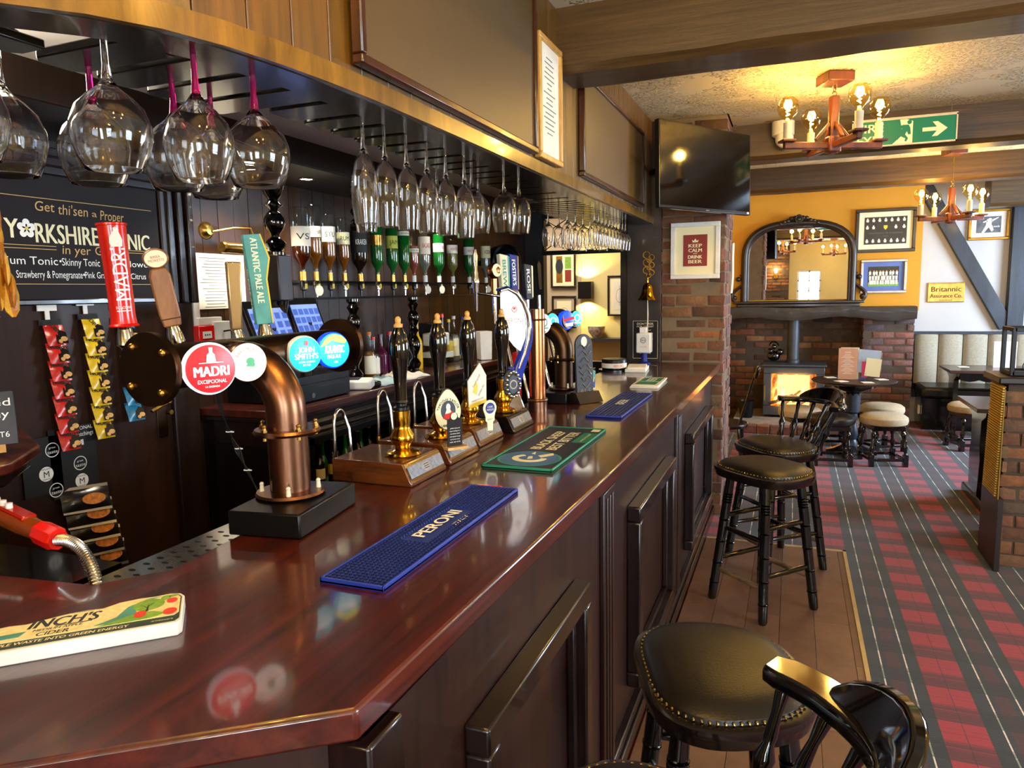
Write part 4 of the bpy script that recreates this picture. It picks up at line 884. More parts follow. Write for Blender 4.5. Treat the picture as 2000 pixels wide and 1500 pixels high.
P('leaf_print', B().disc(.030, mt4 @ T3(-.085, .082, .0005), sx=1.25, sy=.75).prism([(-.19, .024), (-.12, .05), (-.07, .052), (-.04, .04), (-.06, .03), (-.10, .026)], 0, .0006, mt4).disc(.012, mt4 @ T3(-.047, .102, .0006), sy=.7).disc(.01, mt4 @ T3(-.028, .106, .0006), sx=1.3, sy=.4), M['leafgreen'], t)
P('apple_print', B().disc(.013, mt4 @ T3(-.10, .046, .001), sx=1.1).disc(.012, mt4 @ T3(-.03, .086, .001), sx=1.1, sy=.8).disc(.015, mt4 @ T3(-.03, .042, .001), sx=1.1, sy=.8), M['applered'], t)
P('trunk_print', B().prism([(-.089, .055), (-.086, .085), (-.083, .055)], 0, .0003, mt4 @ T3(0, 0, .0008)).prism([(-.087, .07), (-.072, .088), (-.085, .074)], 0, .0003, mt4 @ T3(0, 0, .0008)).prism([(-.087, .068), (-.104, .084), (-.09, .072)], 0, .0003, mt4 @ T3(0, 0, .0008)), M['slate'], t)
P('lettering', B().text("INCH'S", mt4 @ T3(-.272, .074, 0), .032, .15, 0, 0, .03, .25).text('MEDIUM APPLE', mt4 @ T3(-.282, .049, 0), .008, .105, 0, 0, .02, .2).text('CIDER', mt4 @ T3(-.288, .034, 0), .013, .07, 0, 0, .02, .2).box((-.25, .0555, 0), (.08, .002, .0004), mt4).text('CRAFTED IN HEREFORD', mt4 @ T3(-.26, .0965, 0), .004, .09), M['slate'], t)
P('lettering', B().text('ALL APPLE WASTE INTO GREEN ENERGY', mt4 @ T3(-.285, .0125, -.0005), .009, .33, 0, 0, .02, .15).text('drinkaware', mt4 @ T3(-.045, .014, -.0005), .005, .05), M['lcream'], t)
# soda gun with flexible hose
t = E('soda_gun', 'red transparent soda gun with white buttons and flexible steel hose', 'soda gun', (-1.45, .93, 1.1))
M['redclear'] = mat('translucent_red_plastic', '#e02a14', .1, trans=.55, var=0, coat=.3); M['amber'] = mat('amber_plastic', '#a04818', .1, trans=.4, var=.1)
a = Vector((-1.62, .985, 1.185)); e = Vector((-1.34, .945, 1.15)); d = (e - a).normalized()
P('body', B().tube([tuple(a), tuple(a.lerp(e, .55)), tuple(a.lerp(e, .84))], [.024, .023, .018], 20), M['amber'], t)
P('top_cover', B().box((0, 0, 0), (.20, .03, .012), frame(tuple(a.lerp(e, .3) + Vector((0, 0, .018))), d, (0, 1, 0))), M['redclear'], t, bev=.004)
P('end_collar', B().turn(tuple(a.lerp(e, .78)), tuple(e), [(.020, 0), (.024, .05), (.024, .9), (.02, 1)], 8), M['red'], t)
b = B()
for k in range(5): b.cyl(tuple(a + d * (.02 + k * .024) + Vector((0, -.004, .022))), tuple(a + d * (.02 + k * .024) + Vector((0, -.004, .034))), .007, n=10)
P('button', b, M['white'], t)
pts = []
P0, P1, P2, P3 = e, Vector((-1.27, .932, 1.165)), Vector((-1.205, .915, 1.145)), Vector((-1.19, .905, 1.06))
for i in range(111):
    s = i / 110; pts.append(P0 * (1 - s) ** 3 + P1 * 3 * s * (1 - s) ** 2 + P2 * 3 * s * s * (1 - s) + P3 * s ** 3)
P('hose', B().tube([tuple(p) for p in pts], [(.0122, .0122, .0095)[i % 3] for i in range(111)], 16), M['steel'], t)
# round black tin, white tub, charity tin at the far end
t = E('round_tin', 'round black tin with white and red label on the far end of the bar', 'tin', (-1.0, 4.75, 1.1))
P('tin', B().lathe([(.075, 0), (.08, .006), (.08, .06), (.076, .068), (.0005, .068)], T3(-1.07, 4.55, 1.112), 36), M['black'], t); P('label_band', B().lathe([(.0805, .012), (.0805, .042)], T3(-1.07, 4.55, 1.112), 36), M['paper'], t)
P('lettering', B().text('HEROES', frame((-1.07 + .55 * .0815, 4.55 - .83 * .0815, 1.139), (.83, .55, 0), (0, 0, 1)), .018, .07), M['lred'], t)
P('tray', B().lathe([(.1, 0), (.1, .012), (.095, .012)], T3(-1.07, 4.55, 1.1), 30), M['blackplastic'], t)
T('napkin_stack', B().box((0, 0, 0), (.13, .26, .022), T3(-.93, 4.6, 1.111) @ RZ(.1)).box((0, 0, 0), (.12, .22, .012), T3(-.93, 4.6, 1.126) @ RZ(.16)), M['paper'], 'small stack of white paper napkins at the far end of the bar', 'napkins', bev=.004)
t = E('collection_tin', 'white charity collection tin on a blue stand in front of the poster', 'collection tin', (-.965, 5.02, 1.1))
P('stand', B().lathe([(.045, 0), (.045, .008), (.022, .02), (.02, .09), (.0005, .09)], T3(-.965, 5.02, 1.1), 20), M['blue'], t)
P('tin', B().bb(-1.015, -.915, 4.975, 5.065, 1.18, 1.32), M['white'], t, bev=.008); P('lid', B().bb(-.995, -.945, 4.99, 5.05, 1.32, 1.36), M['white'], t, bev=.005)
P('emblem', B().ring(.017, .02, frame((-.965, 4.974, 1.27), (1, 0, 0), (0, 0, 1))).text('RN', frame((-.965, 4.974, 1.27), (1, 0, 0), (0, 0, 1)), .014), M['lblack'], t); P('lettering', B().text('LIONS', frame((-.965, 4.9735, 1.225), (1, 0, 0), (0, 0, 1)), .01, .05), M['lgold'], t)
t = E('brass_bell', 'polished brass last orders bell on an ornate scrolled bracket', 'bell', (-.955, 5.1, 1.55))
b = B(); rr = random.Random(2)
for k in range(9): b.torus(.016 + .004 * (k % 3), .005, T3(-.965 + .02 * math.sin(k * 2.1), 5.187, 1.72 + k * .018) @ RX(PI / 2), 16, 6)
P('bracket', b, M['oldbrass'], t, label='ornate scrolled back plate')
P('arm', B().tube([(-.965, 5.19, 1.74), (-.96, 5.13, 1.73), (-.955, 5.08, 1.70), (-.955, 5.08, 1.675)], .006, 8), M['oldbrass'], t)
P('bell', B().lathe([(.066, 0), (.072, .001), (.062, .012), (.047, .035), (.039, .07), (.032, .1), (.018, .118), (.008, .122), (.008, .135), (.0005, .136)], T3(-.955, 5.08, 1.545), 36), M['brass'], t)
P('rope', B().tube([(-.955, 5.08, 1.55), (-.953, 5.08, 1.45), (-.955, 5.08, 1.33), (-.953, 5.08, 1.26)], [.003, .005, .004, .007], 8), M['paper'], t)
t = E('poster', 'black licensing notice with fine white lettering on the end panel', 'poster', (-.99, 5.19, 1.12))
P('sheet', B().bb(-1.085, -.895, 5.185, 5.195, 1.12, 1.40), M['board'], t)
m_ = frame((-.99, 5.183, 1.26), (1, 0, 0), (0, 0, 1)); b = B().text("DON'T ASK", m_, .016, .12, -.0, .115).text('FOR CREDIT', m_, .012, .12, 0, .095)
for k in range(9): b.text(['as a refusal', 'often offends', 'thank you for', 'your custom', 'please drink', 'responsibly', 'last orders', 'at the bar', 'cheers'][k], m_, .009, .08 + .03 * (k % 2), 0, .07 - k * .021)
for a in ((-.09, -.088, -.135, .135), (.088, .09, -.135, .135)): b.box(((a[0] + a[1]) / 2, 0, 0), (.002, .27, .0006), m_)
for y in (-.135, .135): b.box((0, y, 0), (.18, .002, .0006), m_)
P('lettering', b, M['lcream'], t)
# things on the black shelf left of the plaque
# ================================================================== BACK BAR
t = E('back_bar_counter', 'mahogany topped back bar counter with black panelled cabinet below', 'counter', (-2.2, 3.9, 0))
P('counter_top', B().bb(-2.43, -1.97, 2.4, 5.62, 1.105, 1.14), M['mahogany'], t, bev=.005)
P('top_moulding', B().bb(-2.43, -1.985, 2.4, 5.6, 1.085, 1.105), M['moulding'], t, bev=.004); P('frieze', B().bb(-2.43, -2.02, 2.42, 5.6, .985, 1.085), M['moulding'], t)
P('brass_strip', B().bb(-2.02, -2.0, 2.42, 5.6, 1.0, 1.012).bb(-2.02, -1.995, 2.42, 5.6, 1.03, 1.05), M['moulding'], t, bev=.003)
P('cabinet', B().bb(-2.43, -2.02, 2.42, 2.62, 0, .985).bb(-2.43, -2.02, 3.32, 3.40, 0, .985).bb(-2.43, -2.02, 4.1, 5.6, 0, .985).bb(-2.43, -2.40, 2.62, 4.1, 0, .985).bb(-2.40, -2.02, 2.62, 4.1, 0, .35), M['blackwood'], t, bev=.003)
P('shelf', B().bb(-2.40, -2.03, 2.62, 3.32, .69, .70).bb(-2.40, -2.03, 3.40, 4.1, .69, .70), M['steel'], t)
P('door_frame', B().bb(-2.03, -2.0, 2.60, 2.64, .35, .985).bb(-2.03, -2.0, 3.29, 3.43, .35, .985).bb(-2.03, -2.0, 4.08, 4.12, .35, .985).bb(-2.03, -2.0, 2.6, 4.12, .95, .985), M['black'], t, bev=.003)
def bottle(name, lb, cat, loc, h, r, glass, cap, label=None, group=None, neck=.32, lab=(.18, .5), inv=False, liquid=None, liqh=.6, shoulder=.62, capr=1.25, print_=None):
    t = E(name, lb, cat, loc, 0, group); z = lambda f: (h * (1 - f) if inv else h * f); x, y, zz = 0, 0, 0
    rn = max(.010, r * neck); pr = [(.0005, .0), (r * .9, 0), (r, .025), (r, shoulder - .04), (r * .9, shoulder + .02), (rn * 1.3, shoulder + .12), (rn, shoulder + .17), (rn, .955), (rn * 1.15, .96), (rn * 1.15, .985), (.0005, .985)]
    pr = [(a, z(f)) for a, f in pr]; 
    P('glass_body', B().lathe(pr if not inv else pr[::-1], None, 24), glass, t, local=True)
    if liquid:
        q = [(.0005, .01), (r * .86, .01), (r * .93, .03), (r * .93, shoulder - .04), (r * .84, shoulder + .02), (rn * 1.0, shoulder + .12), (rn * .8, .9), (.0005, .9)]
        if inv: q = [(a, max(f, 1 - liqh)) for a, f in q if f >= 1 - liqh or f <= .05]; q = [(a if f > 1 - liqh + .001 or i == 0 else a, f) for i, (a, f) in enumerate(q)]
        else: q = [(a, min(f, liqh)) for a, f in q]
        q = [(a, z(f)) for a, f in q]; P('liquid', B().lathe(q if not inv else q[::-1], None, 20), liquid, t, local=True)
    if label: 
        l0, l1 = sorted((z(lab[0]), z(lab[1]))); P('label', B().lathe([(r * 1.01, l0), (r * 1.01, l1)], None, 24), label, t, local=True)
        if print_:
            s_, pm = print_; k = r * 1.03; nv = Vector((.80, -.6, 0)); b = B(); v, f, x0, x1, y0, y1 = text_mesh(s_, .01); Wd = r * 1.5; H_ = min((l1 - l0) * .35, .03)
            for ly in (0,): b.add([(k * math.cos(-.6435 + ((p_[0] - x0) / max(.01, x1 - x0) - .5) * Wd / k), k * math.sin(-.6435 + ((p_[0] - x0) / max(.01, x1 - x0) - .5) * Wd / k), (l0 + l1) / 2 + (p_[1] / .72 - .5) * H_) for p_ in v], f)
            P('label_print', b, pm, t, local=True)
    c0, c1 = sorted((z(.93), z(1.0))); P('cap', B().lathe([(rn * capr, c0), (rn * capr, c1), (.0005, c1)] if not inv else [(.0005, c0 - .02), (rn * capr, c0 - .02), (rn * capr, c1)], None, 14), cap, t, local=True)
    return t
liq = {k: mat('liquid_' + k, c, .05, trans=tr, var=0, coat=.3) for k, c, tr in (('brandy', '#5a1c06', .4), ('whisky', '#c06a10', .6), ('rum', '#7a2c08', .5), ('clear', '#dfe4dc', .8), ('pink', '#d86a60', .6), ('pale', '#c8c070', .7), ('green', '#1c8a3a', .5))}
GO = 'upside down spirit bottles on the optics rail'
opt = [  # y, height, radius, glass, liquid, label material, print, description, level
 (2.935, .33, .046, 'bottleclear', 'brandy', 'paper', 'VS', 'big square shouldered brandy bottle labelled VS, leftmost on the optics', .42, (.40, .78)),
 (3.04, .35, .040, 'bottleclear', 'whisky', 'paper', 'SOUTHERN', 'clear amber-filled bottle with white label right beside the big brandy bottle', .5, (.42, .62)),
 (3.16, .32, .036, 'bottleclear', 'whisky', 'paper', 'STU', 'amber whisky bottle with large white label, third from the left', .55, (.3, .62)),
 (3.29, .31, .034, 'bottleclear', 'whisky', 'lcream', 'RUM', 'golden rum bottle with small cream label and red figure', .62, (.35, .62)),
 (3.44, .29, .045, 'bottledark', None, 'lblack', 'KRAKEN', 'dark rum bottle wrapped in a black and white label', .6, (.2, .75)),
 (3.62, .29, .036, 'bottlegreen', None, 'oldbrass', 'J', 'dark green whiskey bottle with gold crest', .6, (.25, .5)),
 (3.79, .29, .036, 'bottlegreen', None, 'ylabel', 'JAM', 'green bottle with pale yellow-green label', .6, (.22, .55)),
 (3.93, .29, .036, 'bottlegreen', None, 'paper', 'GIN', 'bright green gin bottle with small white neck label', .6, (.05, .15)),
 (4.05, .29, .034, 'bottleclear', 'pink', 'paper', 'PINK', 'clear bottle of pink gin', .6, (.5, .6)),
 (4.20, .31, .038, 'bottleclear', 'clear', 'paper', 'BACARDI', 'clear white rum bottle with white label and red roundel', .4, (.2, .68)),
 (4.40, .30, .037, 'bottlegreen', None, 'lwhite', 'MARTINI', 'green vermouth bottle with round white label, left of the pair', .6, (.3, .55)),
 (4.61, .30, .038, 'bottleclear', 'pale', 'lwhite', 'MARTINI', 'pale vermouth bottle with round white label', .5, (.3, .55)),
 (4.89, .30, .038, 'bottlegreen', None, 'lwhite', 'MARTINI', 'dark green vermouth bottle with round white label, right of the pale one', .6, (.3, .55)),
 (5.2, .30, .038, 'bottleclear', 'clear', 'lcream', 'VODKA', 'clear vodka bottle with pale label at the right end of the optics', .5, (.2, .6))]
M['ylabel'] = mat('yellow_green_label', '#c8cc50', .6)
for y, h, r_, gl, lq, lm, pr, lb, lev, lab in opt:
    o = bottle('spirit_bottle', lb, 'bottle', (-2.24, y, 1.715), h, r_, M[gl], M['oldbrass'] if y < 4 else M['white'], M[lm], GO, inv=True, shoulder=.70, liquid=liq[lq] if lq else None, liqh=min(.8, lev + .1), lab=(lab[0] * .75 - .02, lab[1] * .72), print_=(pr, M['lwhite'] if lm == 'lblack' else M['lred'] if pr in ('MARTINI', 'BACARDI') else M['lblack']))
t = E('optics_rail', 'black bracket rail with optic measures under the spirit bottles', 'rack', (-2.3, 4.0, 1.6))
P('rail', B().bb(-2.40, -2.385, 2.86, 5.3, 1.675, 1.70).bb(-2.40, -2.385, 2.86, 5.3, 1.60, 1.61), M['blackplastic'], t)
for i, o_ in enumerate(opt):
    y = o_[0]; b = B().bb(-2.40, -2.22, y - .006, y + .006, 1.685, 1.695)
    P('bracket', b, M['blackplastic'], t)
    P('optic', B().lathe([(.0005, -.052), (.006, -.052), (.007, -.02), (.015, -.015), (.017, .02), (.012, .028), (.012, .035)], T3(-2.24, y, 1.665), 14), M['chrome'] if i % 2 else M['blackplastic'], t)
    P('optic_label', B().bb(-2.223, -2.221, y - .008, y + .008, 1.655, 1.68), M['yellowpaint'] if i < 8 else M['paper'], t)
    if i in (1, 9, 10, 13): P('optic_badge', B().disc(.021, frame((-2.215, y - .012, 1.645), (.57, .82, 0), (0, 0, 1)), sy=1.25), M['paper'], t)
# turned posts
def turned(x, y, z0, z1, lb, r=.035):
    t = E('turned_post', lb, 'post', (x, y, z0), 0, 'black turned posts of the back bar')
    pf = [(1, 0), (1, .03), (.6, .05), (.95, .09), (1.1, .13), (.8, .17), (.45, .2), (.5, .24), (.9, .3), (1.1, .36), (1.0, .42), (.7, .47), (.42, .5), (.55, .53), (.95, .56), (.6, .59), (.5, .62), (.9, .68), (1.1, .74), (.9, .79), (.5, .83), (.75, .87), (1, .9), (.6, .94), (1, .97), (1, 1)]
    P('shaft', B().turn((x, y, z0), (x, y, z1), [(r * a, f) for a, f in pf], 20), M['lacquer'], t); return t
t = turned(-2.12, 2.60, 1.80, 2.18, 'thick black turned post above the square block, left of the optics', .043)
P('block', B().bb(-2.165, -2.075, 2.555, 2.645, 1.6, 1.80), M['darkwood'], t, bev=.006); P('shaft', B().turn((-2.12, 2.60, 1.14), (-2.12, 2.60, 1.6), [(.043, 0), (.043, .1), (.025, .2), (.035, .4), (.045, .7), (.03, .85), (.043, 1)], 20), M['lacquer'], t)
turned(-2.15, 3.22, 1.14, 1.60, 'black turned post under the optics, behind the purple bottles'); turned(-2.15, 3.86, 1.14, 1.60, 'black turned post under the optics behind the second pump'); turned(-2.15, 3.3, 1.98, 2.18, 'short black turned post above the amber bottles')
# downlights in the bulkhead
for i, (y, lb) in enumerate([(2.55, 'small round downlight in the bulkhead, lit, nearest'), (2.95, 'small round downlight in the bulkhead above the brandy bottle'), (4.2, 'small round downlight in the bulkhead behind the wine glasses')]):
    t = E('downlight', lb, 'ceiling light', (-2.2, y, 2.18), 0)
    P('rim', B().torus(.035, .005, T3(-2.2, y, 2.178), 20, 6), M['chrome'], t); P('lens', B().disc(.031, T3(-2.2, y, 2.1775) @ RX(PI)), emis('downlight_glow_%d' % i, '#fff2dc', 12), t)
    l = bpy.data.lights.new('downlight', 'SPOT'); l.energy = 16; l.spot_size = 2.2; l.spot_blend = .7; l.color = (1, .85, .65); l.shadow_soft_size = .03; lo = bpy.data.objects.new('downlight_lamp', l); COL.objects.link(lo); lo.parent = t; lo.location = (0, 0, -.01)
# bottles on the back counter
GB = 'bottles on the back counter'
M['purple'] = mat('purple_glass', '#4a0c34', .08, coat=.3, var=.2); M['yellowliq'] = mat('yellow_cordial', '#e0b010', .15); M['ybl'] = mat('yellow_label', '#d8c040', .6)
cb = [(3.50, .27, .032, 'bottleclear', 'whisky', 'paper', 'orange', 'orange capped squash bottle leftmost on the back counter'), (3.54, .24, .034, 'bottleclear', 'clear', 'paper', 'red', 'red capped bottle with white and red label beside the orange capped one'),
 (3.62, .25, .038, 'purple', None, 'purple', 'purple', 'round shouldered purple gin bottle, left of two'), (3.72, .26, .034, 'purple', None, 'purple', 'red', 'round shouldered purple gin bottle with magenta cap, right of two'),
 (3.78, .25, .036, 'bottleclear', 'clear', 'sky', 'yellow', 'yellow capped pale blue bottle beside the purple ones'), (3.86, .30, .036, 'bottledark', None, 'lwhite', 'red', 'dark bottle with tall white label and red cap'),
 (3.98, .34, .028, 'bottledark', None, 'lblack', 'chrome', 'tall dark wine bottle with steel pourer'), (4.06, .32, .033, 'yellow', None, 'yellow', 'yellow', 'tall yellow cordial bottle left of the first pump handle'),
 (4.6, .32, .036, 'bottleclear', 'clear', 'lcream', 'white', 'clear square gin bottle with oval label between second and third pump handles'), (4.52, .3, .03, 'bottledark', None, 'ybl', 'yellow', 'yellow labelled dark bottle behind the second pump handle'),
 (4.74, .31, .03, 'bottleclear', 'clear', 'sky', 'blue', 'slim clear bottle with blue cap behind the clear gin bottle'), (4.42, .34, .028, 'bottledark', None, 'lred', 'red', 'slim dark bottle with red cap behind the second pump handle')]
caps = {'orange': mat('orange_cap', '#d87a20', .4), 'red': M['red'], 'purple': M['purple'], 'yellow': M['yellowpaint'], 'chrome': M['chrome'], 'white': M['white'], 'blue': M['blue']}
for y, h, r_, gl, lq, lm, cp, lb in cb:
    g_ = M['yellowliq'] if gl == 'yellow' else M[gl]; lbm = M['yellowliq'] if lm == 'yellow' else M[lm]
    bottle('counter_bottle', lb, 'bottle', (-2.24, y, 1.14), h, r_, g_, caps[cp], lbm, GB, liquid=liq[lq] if lq else None, liqh=.6, lab=(.12, .5), shoulder=.55)
# pos screens, cash drawer, card reader, cloths, bins
M['scr'] = emis('blue_lit_screen', '#6f86c8', .55)
for (y0, y1, zb, lb, x) in ((2.34, 2.62, 1.42, 'larger blue lit till screen with a grid of buttons beside the silver tap handle', -2.06), (2.66, 2.9, 1.43, 'smaller pale blue till screen right of the teal tap handle', -2.1)):
    t = E('till_screen', lb, 'till', (x, (y0 + y1) / 2, 1.14))
    m_ = frame((x, (y0 + y1) / 2, zb + .075), (-.1, 1, 0), (-.35, 0, 1)); w_, h_ = y1 - y0, .21
    P('housing', B().box((0, 0, -.012), (w_ + .02, h_ + .02, .02), m_), M['blackplastic'], t, bev=.004); P('screen', B().box((0, -.005, 0), (w_ - .02, h_ - .04, .002), m_), M['scr'], t)
    b = B()
    for i in range(5):
        for k in range(4): b.box((-w_ / 2 + .03 + i * (w_ - .06) / 4, -.075 + k * .04, .0015), (.036, .028, .001), m_)
    P('screen_button', b, emis('screen_buttons_' + lb[:3], '#3f5aa8', .4), t); P('stand', B().cyl((x - .03, (y0 + y1) / 2, 1.25), tuple(m_ @ Vector((0, 0, -.02))), .03, n=12), M['blackplastic'], t)
t = E('cash_drawer', 'black cash drawer with round keyhole under the badges', 'cash drawer', (-2.15, 2.78, 1.14)); P('body', B().bb(-2.4, -2.03, 2.55, 2.98, 1.142, 1.262), M['black'], t, bev=.004); P('front', B().bb(-2.03, -2.022, 2.56, 2.97, 1.15, 1.225), M['black'], t, bev=.002)
P('lock', B().disc(.012, frame((-2.0215, 2.68, 1.17), (0, 1, 0), (0, 0, 1))), M['steel'], t); P('slot', B().bb(-2.022, -2.0215, 2.72, 2.9, 1.205, 1.209), M['lblack'], t)
t = E('card_reader', 'white card payment terminal lying beside the cash drawer', 'card reader', (-2.05, 3.1, 1.14)); m_ = T3(-2.07, 3.1, 1.17) @ RZ(.3) @ RX(.1)
P('body', B().box((0, 0, 0), (.17, .09, .05), m_), M['white'], t, bev=.012); P('screen', B().box((-.02, 0, .026), (.08, .06, .002), m_), M['gunmetal'], t)
t = T('phone_handset', B().box((0, 0, 0), (.2, .07, .03), T3(-2.1, 3.24, 1.157) @ RZ(-.5)), M['blackplastic'], 'black handheld device beside the white card terminal', 'handset', bev=.01)
def cloth(lb, c, sx, sy, mt, seed, hh=.03):
    b = B(); rr = random.Random(seed); n = 14; vs = []; ph = [rr.uniform(0, 6) for _ in range(6)]
    for i in range(n + 1):
        for k in range(n + 1):
            u, v_ = i / n - .5, k / n - .5; e_ = 1 - (2 * max(abs(u), abs(v_))) ** 4
            vs.append((c[0] + u * sx + .012 * math.sin(v_ * 9 + ph[0]), c[1] + v_ * sy + .015 * math.sin(u * 8 + ph[1]), c[2] + .004 + e_ * hh * (.55 + .45 * math.sin(u * 13 + v_ * 5 + ph[2]) * math.cos(v_ * 15 + ph[3]))))
    b.add(vs, [(i * (n + 1) + k, (i + 1) * (n + 1) + k, (i + 1) * (n + 1) + k + 1, i * (n + 1) + k + 1) for i in range(n) for k in range(n)])
    o = T('bar_cloth', b, mt, lb, 'cloth'); md = o.modifiers.new('s', 'SOLIDIFY'); md.thickness = .003; return o
cloth('crumpled pale blue bar cloth on the back counter', (-2.08, 3.36, 1.14), .2, .26, mat('pale_blue_cloth', '#9fb6bc', .9, bump=(90, .3)), 3, .04)
cloth('crumpled white bar cloth beside the pale blue cloth', (-2.10, 3.60, 1.14), .22, .24, M['paper'], 5, .04)
t = E('napkin_box', 'white box of napkins and sachets behind the first pump handle', 'box', (-2.2, 4.2, 1.14)); P('box', B().bb(-2.3, -2.1, 4.16, 4.36, 1.142, 1.27), M['thin'], t); P('content', B().bb(-2.28, -2.12, 4.18, 4.34, 1.2, 1.235), M['paper'], t); P('top_box', B().bb(-2.28, -2.14, 4.2, 4.33, 1.275, 1.36), M['paper'], t, bev=.01)
t = E('coffee_machine', 'small black and white appliance behind the first pump handle', 'appliance', (-2.3, 4.4, 1.14)); P('body', B().bb(-2.39, -2.28, 4.36, 4.52, 1.142, 1.42), M['blackplastic'], t, bev=.01); P('panel', B().bb(-2.281, -2.279, 4.38, 4.5, 1.36, 1.4), M['white'], t)
T('paper_towel_bin', B().lathe([(.06, 0), (.066, .2), (.062, .205), (.0005, .205)], T3(-2.06, 4.72, 1.142), 4), M['white'], 'plain white square container near the far end of the back counter', 'container', bev=.004)
t = E('round_speaker', 'large round black speaker at the right end of the optics', 'speaker', (-2.2, 5.5, 1.7)); m_ = frame((-2.2, 5.55, 1.86), (.5, .86, 0), (0, 0, 1)); P('body', B().lathe([(.14, -.12), (.15, 0), (.135, .01), (.12, -.01), (.0005, -.03)], m_, 36), M['black'], t); P('wall_bracket', B().cyl((-2.2, 5.5, 1.86), (-2.44, 5.5, 1.86), .02), M['black'], t); P('grille', B().torus(.1, .006, m_, 30, 6).torus(.06, .005, m_, 30, 6).torus(.13, .006, m_, 30, 6), M['blackplastic'], t)
# bottles in the low fridges
GF = 'bottles in the low cabinet under the back counter'
k = 0; nm_ = ['beer', 'cider', 'tonic', 'ale', 'mixer', 'wine']; cols_ = ['paper', 'lred', 'lcream', 'oldbrass', 'ybl', 'sky']
for sh, z in (('upper', .70), ('lower', .35)):
    for j in range(12):
        y = 2.69 + j * .055 if j < 11 else 2.69
        if j == 11: break
        bottle('stock_bottle', 'small dark %s shelf bottle, %s from the left in the cabinet' % (sh, (['first'] + ords + ['ninth', 'tenth', 'eleventh'])[j]), 'bottle', (-2.1 - .02 * (j % 2), y, z), .23, .025, M['bottledark'] if j % 3 else M['bottlegreen'], M['oldbrass'], M[cols_[(j + (z < .5) * 2) % 6]], GF, lab=(.2, .42), shoulder=.5)
t = E('beer_keg_badge', 'round gold printed tray standing in the cabinet', 'tray', (-2.1, 3.6, .7)); P('tray', B().lathe([(.12, -.01), (.125, .0), (.115, .006), (.0005, .004)], frame((-2.12, 3.62, .83), (0, 1, 0), (0, 0, 1)), 36), M['darkwood'], t); P('print', B().ring(.05, .065, frame((-2.112, 3.62, .83), (0, 1, 0), (0, 0, 1))), M['oldbrass'], t)
# ================================================================== DOOR WALL (left)
d = S('door_1', B().bb(-2.455, -2.42, .8, 2.25, 0, 2.1), M['doorpaint'] if 'doorpaint' in M else M['darkwood'], .004)
P('door_handle', B().turn((-2.42, 2.2, 1.2), (-2.37, 2.2, 1.2), [(.02, 0), (.02, .1), (.008, .15), (.008, 1)], 14).tube([(-2.37, 2.2, 1.2), (-2.365, 2.15, 1.19), (-2.365, 2.10, 1.175)], .007, 8), M['oldbrass'], d)
P('key_plate', B().bb(-2.42, -2.415, 2.17, 2.22, 1.05, 1.24), M['bronze'], d, bev=.004)
P('bolt', B().turn((-2.42, 2.23, 1.15), (-2.40, 2.23, 1.15), [(.01, 0), (.01, 1)], 12), M['oldbrass'], d)
t = E('wall_sign', 'framed dark tonic water sign with white rose and cream and gold lettering', 'sign', (-2.41, 1.6, 1.63))
P('panel', B().bb(-2.42, -2.405, 1.1, 2.24, 1.62, 2.05), M['board'], t)
b = B()
for k, g in enumerate((0, .035, .07)):
    y1, z1, w_ = 2.38 - g, 2.135 - g * .8, .03
    b.bb(-2.42, -2.42 + .065 - k * .017, 1.1, y1, z1 - w_, z1).bb(-2.42, -2.42 + .065 - k * .017, y1 - w_, y1, 1.6, z1)
b.bb(-2.42, -2.395, 1.1, 2.25, 1.605, 1.625)
P('frame', b, M['moulding'], t, bev=.004)
sf = lambda y, z: frame((-2.4035, y, z), (0, 1, 0), (0, 0, 1))
b = B()
b.text('Premium Tonic', sf(1.66, 1.757), .028, .27).text('Skinny Tonic', sf(1.885, 1.756), .027, .15).text('Elderflower', sf(2.09, 1.756), .024, .2)
b.text('Strawberry & Pomegranate', sf(1.765, 1.711), .026, .24).text('Pink Grapefruit', sf(1.97, 1.711), .024, .15).text('Citrus', sf(2.125, 1.709), .023, .07)
for y, z in ((1.805, 1.757), (1.975, 1.757), (1.891, 1.711), (2.065, 1.711)): b.disc(.004, sf(y, z))
P('lettering', b, M['lwhite'], t)
P('lettering', B().text('Get', sf(1.767, 1.942), .034, .07, 0, 0, 0, .1).text("thi'sen", sf(1.872, 1.938), .036, .115, 0, 0, 0, .1).text('a', sf(1.955, 1.934), .024, .02).text('Proper', sf(2.03, 1.932), .036, .10, 0, 0, 0, .1).text('in yer', sf(1.872, 1.799), .032, .11, 0, 0, 0, .1).text('Gin', sf(1.975, 1.80), .032, .06), M['lgold'], t)
P('lettering', B().text('Y', sf(1.645, 1.862), .066, .045, 0, 0, .02).text('RKSHIRE', sf(1.845, 1.852), .068, .24, 0, 0, .02).text('TONIC', sf(2.095, 1.842), .062, .19, 0, 0, .02), M['lcream'], t)
m_ = sf(1.695, 1.862); b = B()
for k in range(5): a_ = PI / 2 + k * 2 * PI / 5; b.disc(.0125, m_ @ T3(.020 * math.cos(a_), .020 * math.sin(a_), 0), 14); b.disc(.010, m_ @ T3(.012 * math.cos(a_ + .63), .012 * math.sin(a_ + .63), .0006), 12)
P('rose', b, M['lwhite'], t); P('rose_centre', B().disc(.006, m_ @ T3(0, 0, .0014)), M['yellowpaint'], t)
L_ = lambda y0, y1, z: b.bb(-2.4045, -2.4036, y0, y1, z, z + .0022)
b = B(); L_(1.45, 2.19, 1.676); L_(1.45, 2.21, 1.967); L_(1.5, 1.795, 1.795); L_(1.5, 1.795, 1.806); L_(2.02, 2.2, 1.797); L_(2.02, 2.2, 1.806)
P('rule_line', b, M['lgold'], t)
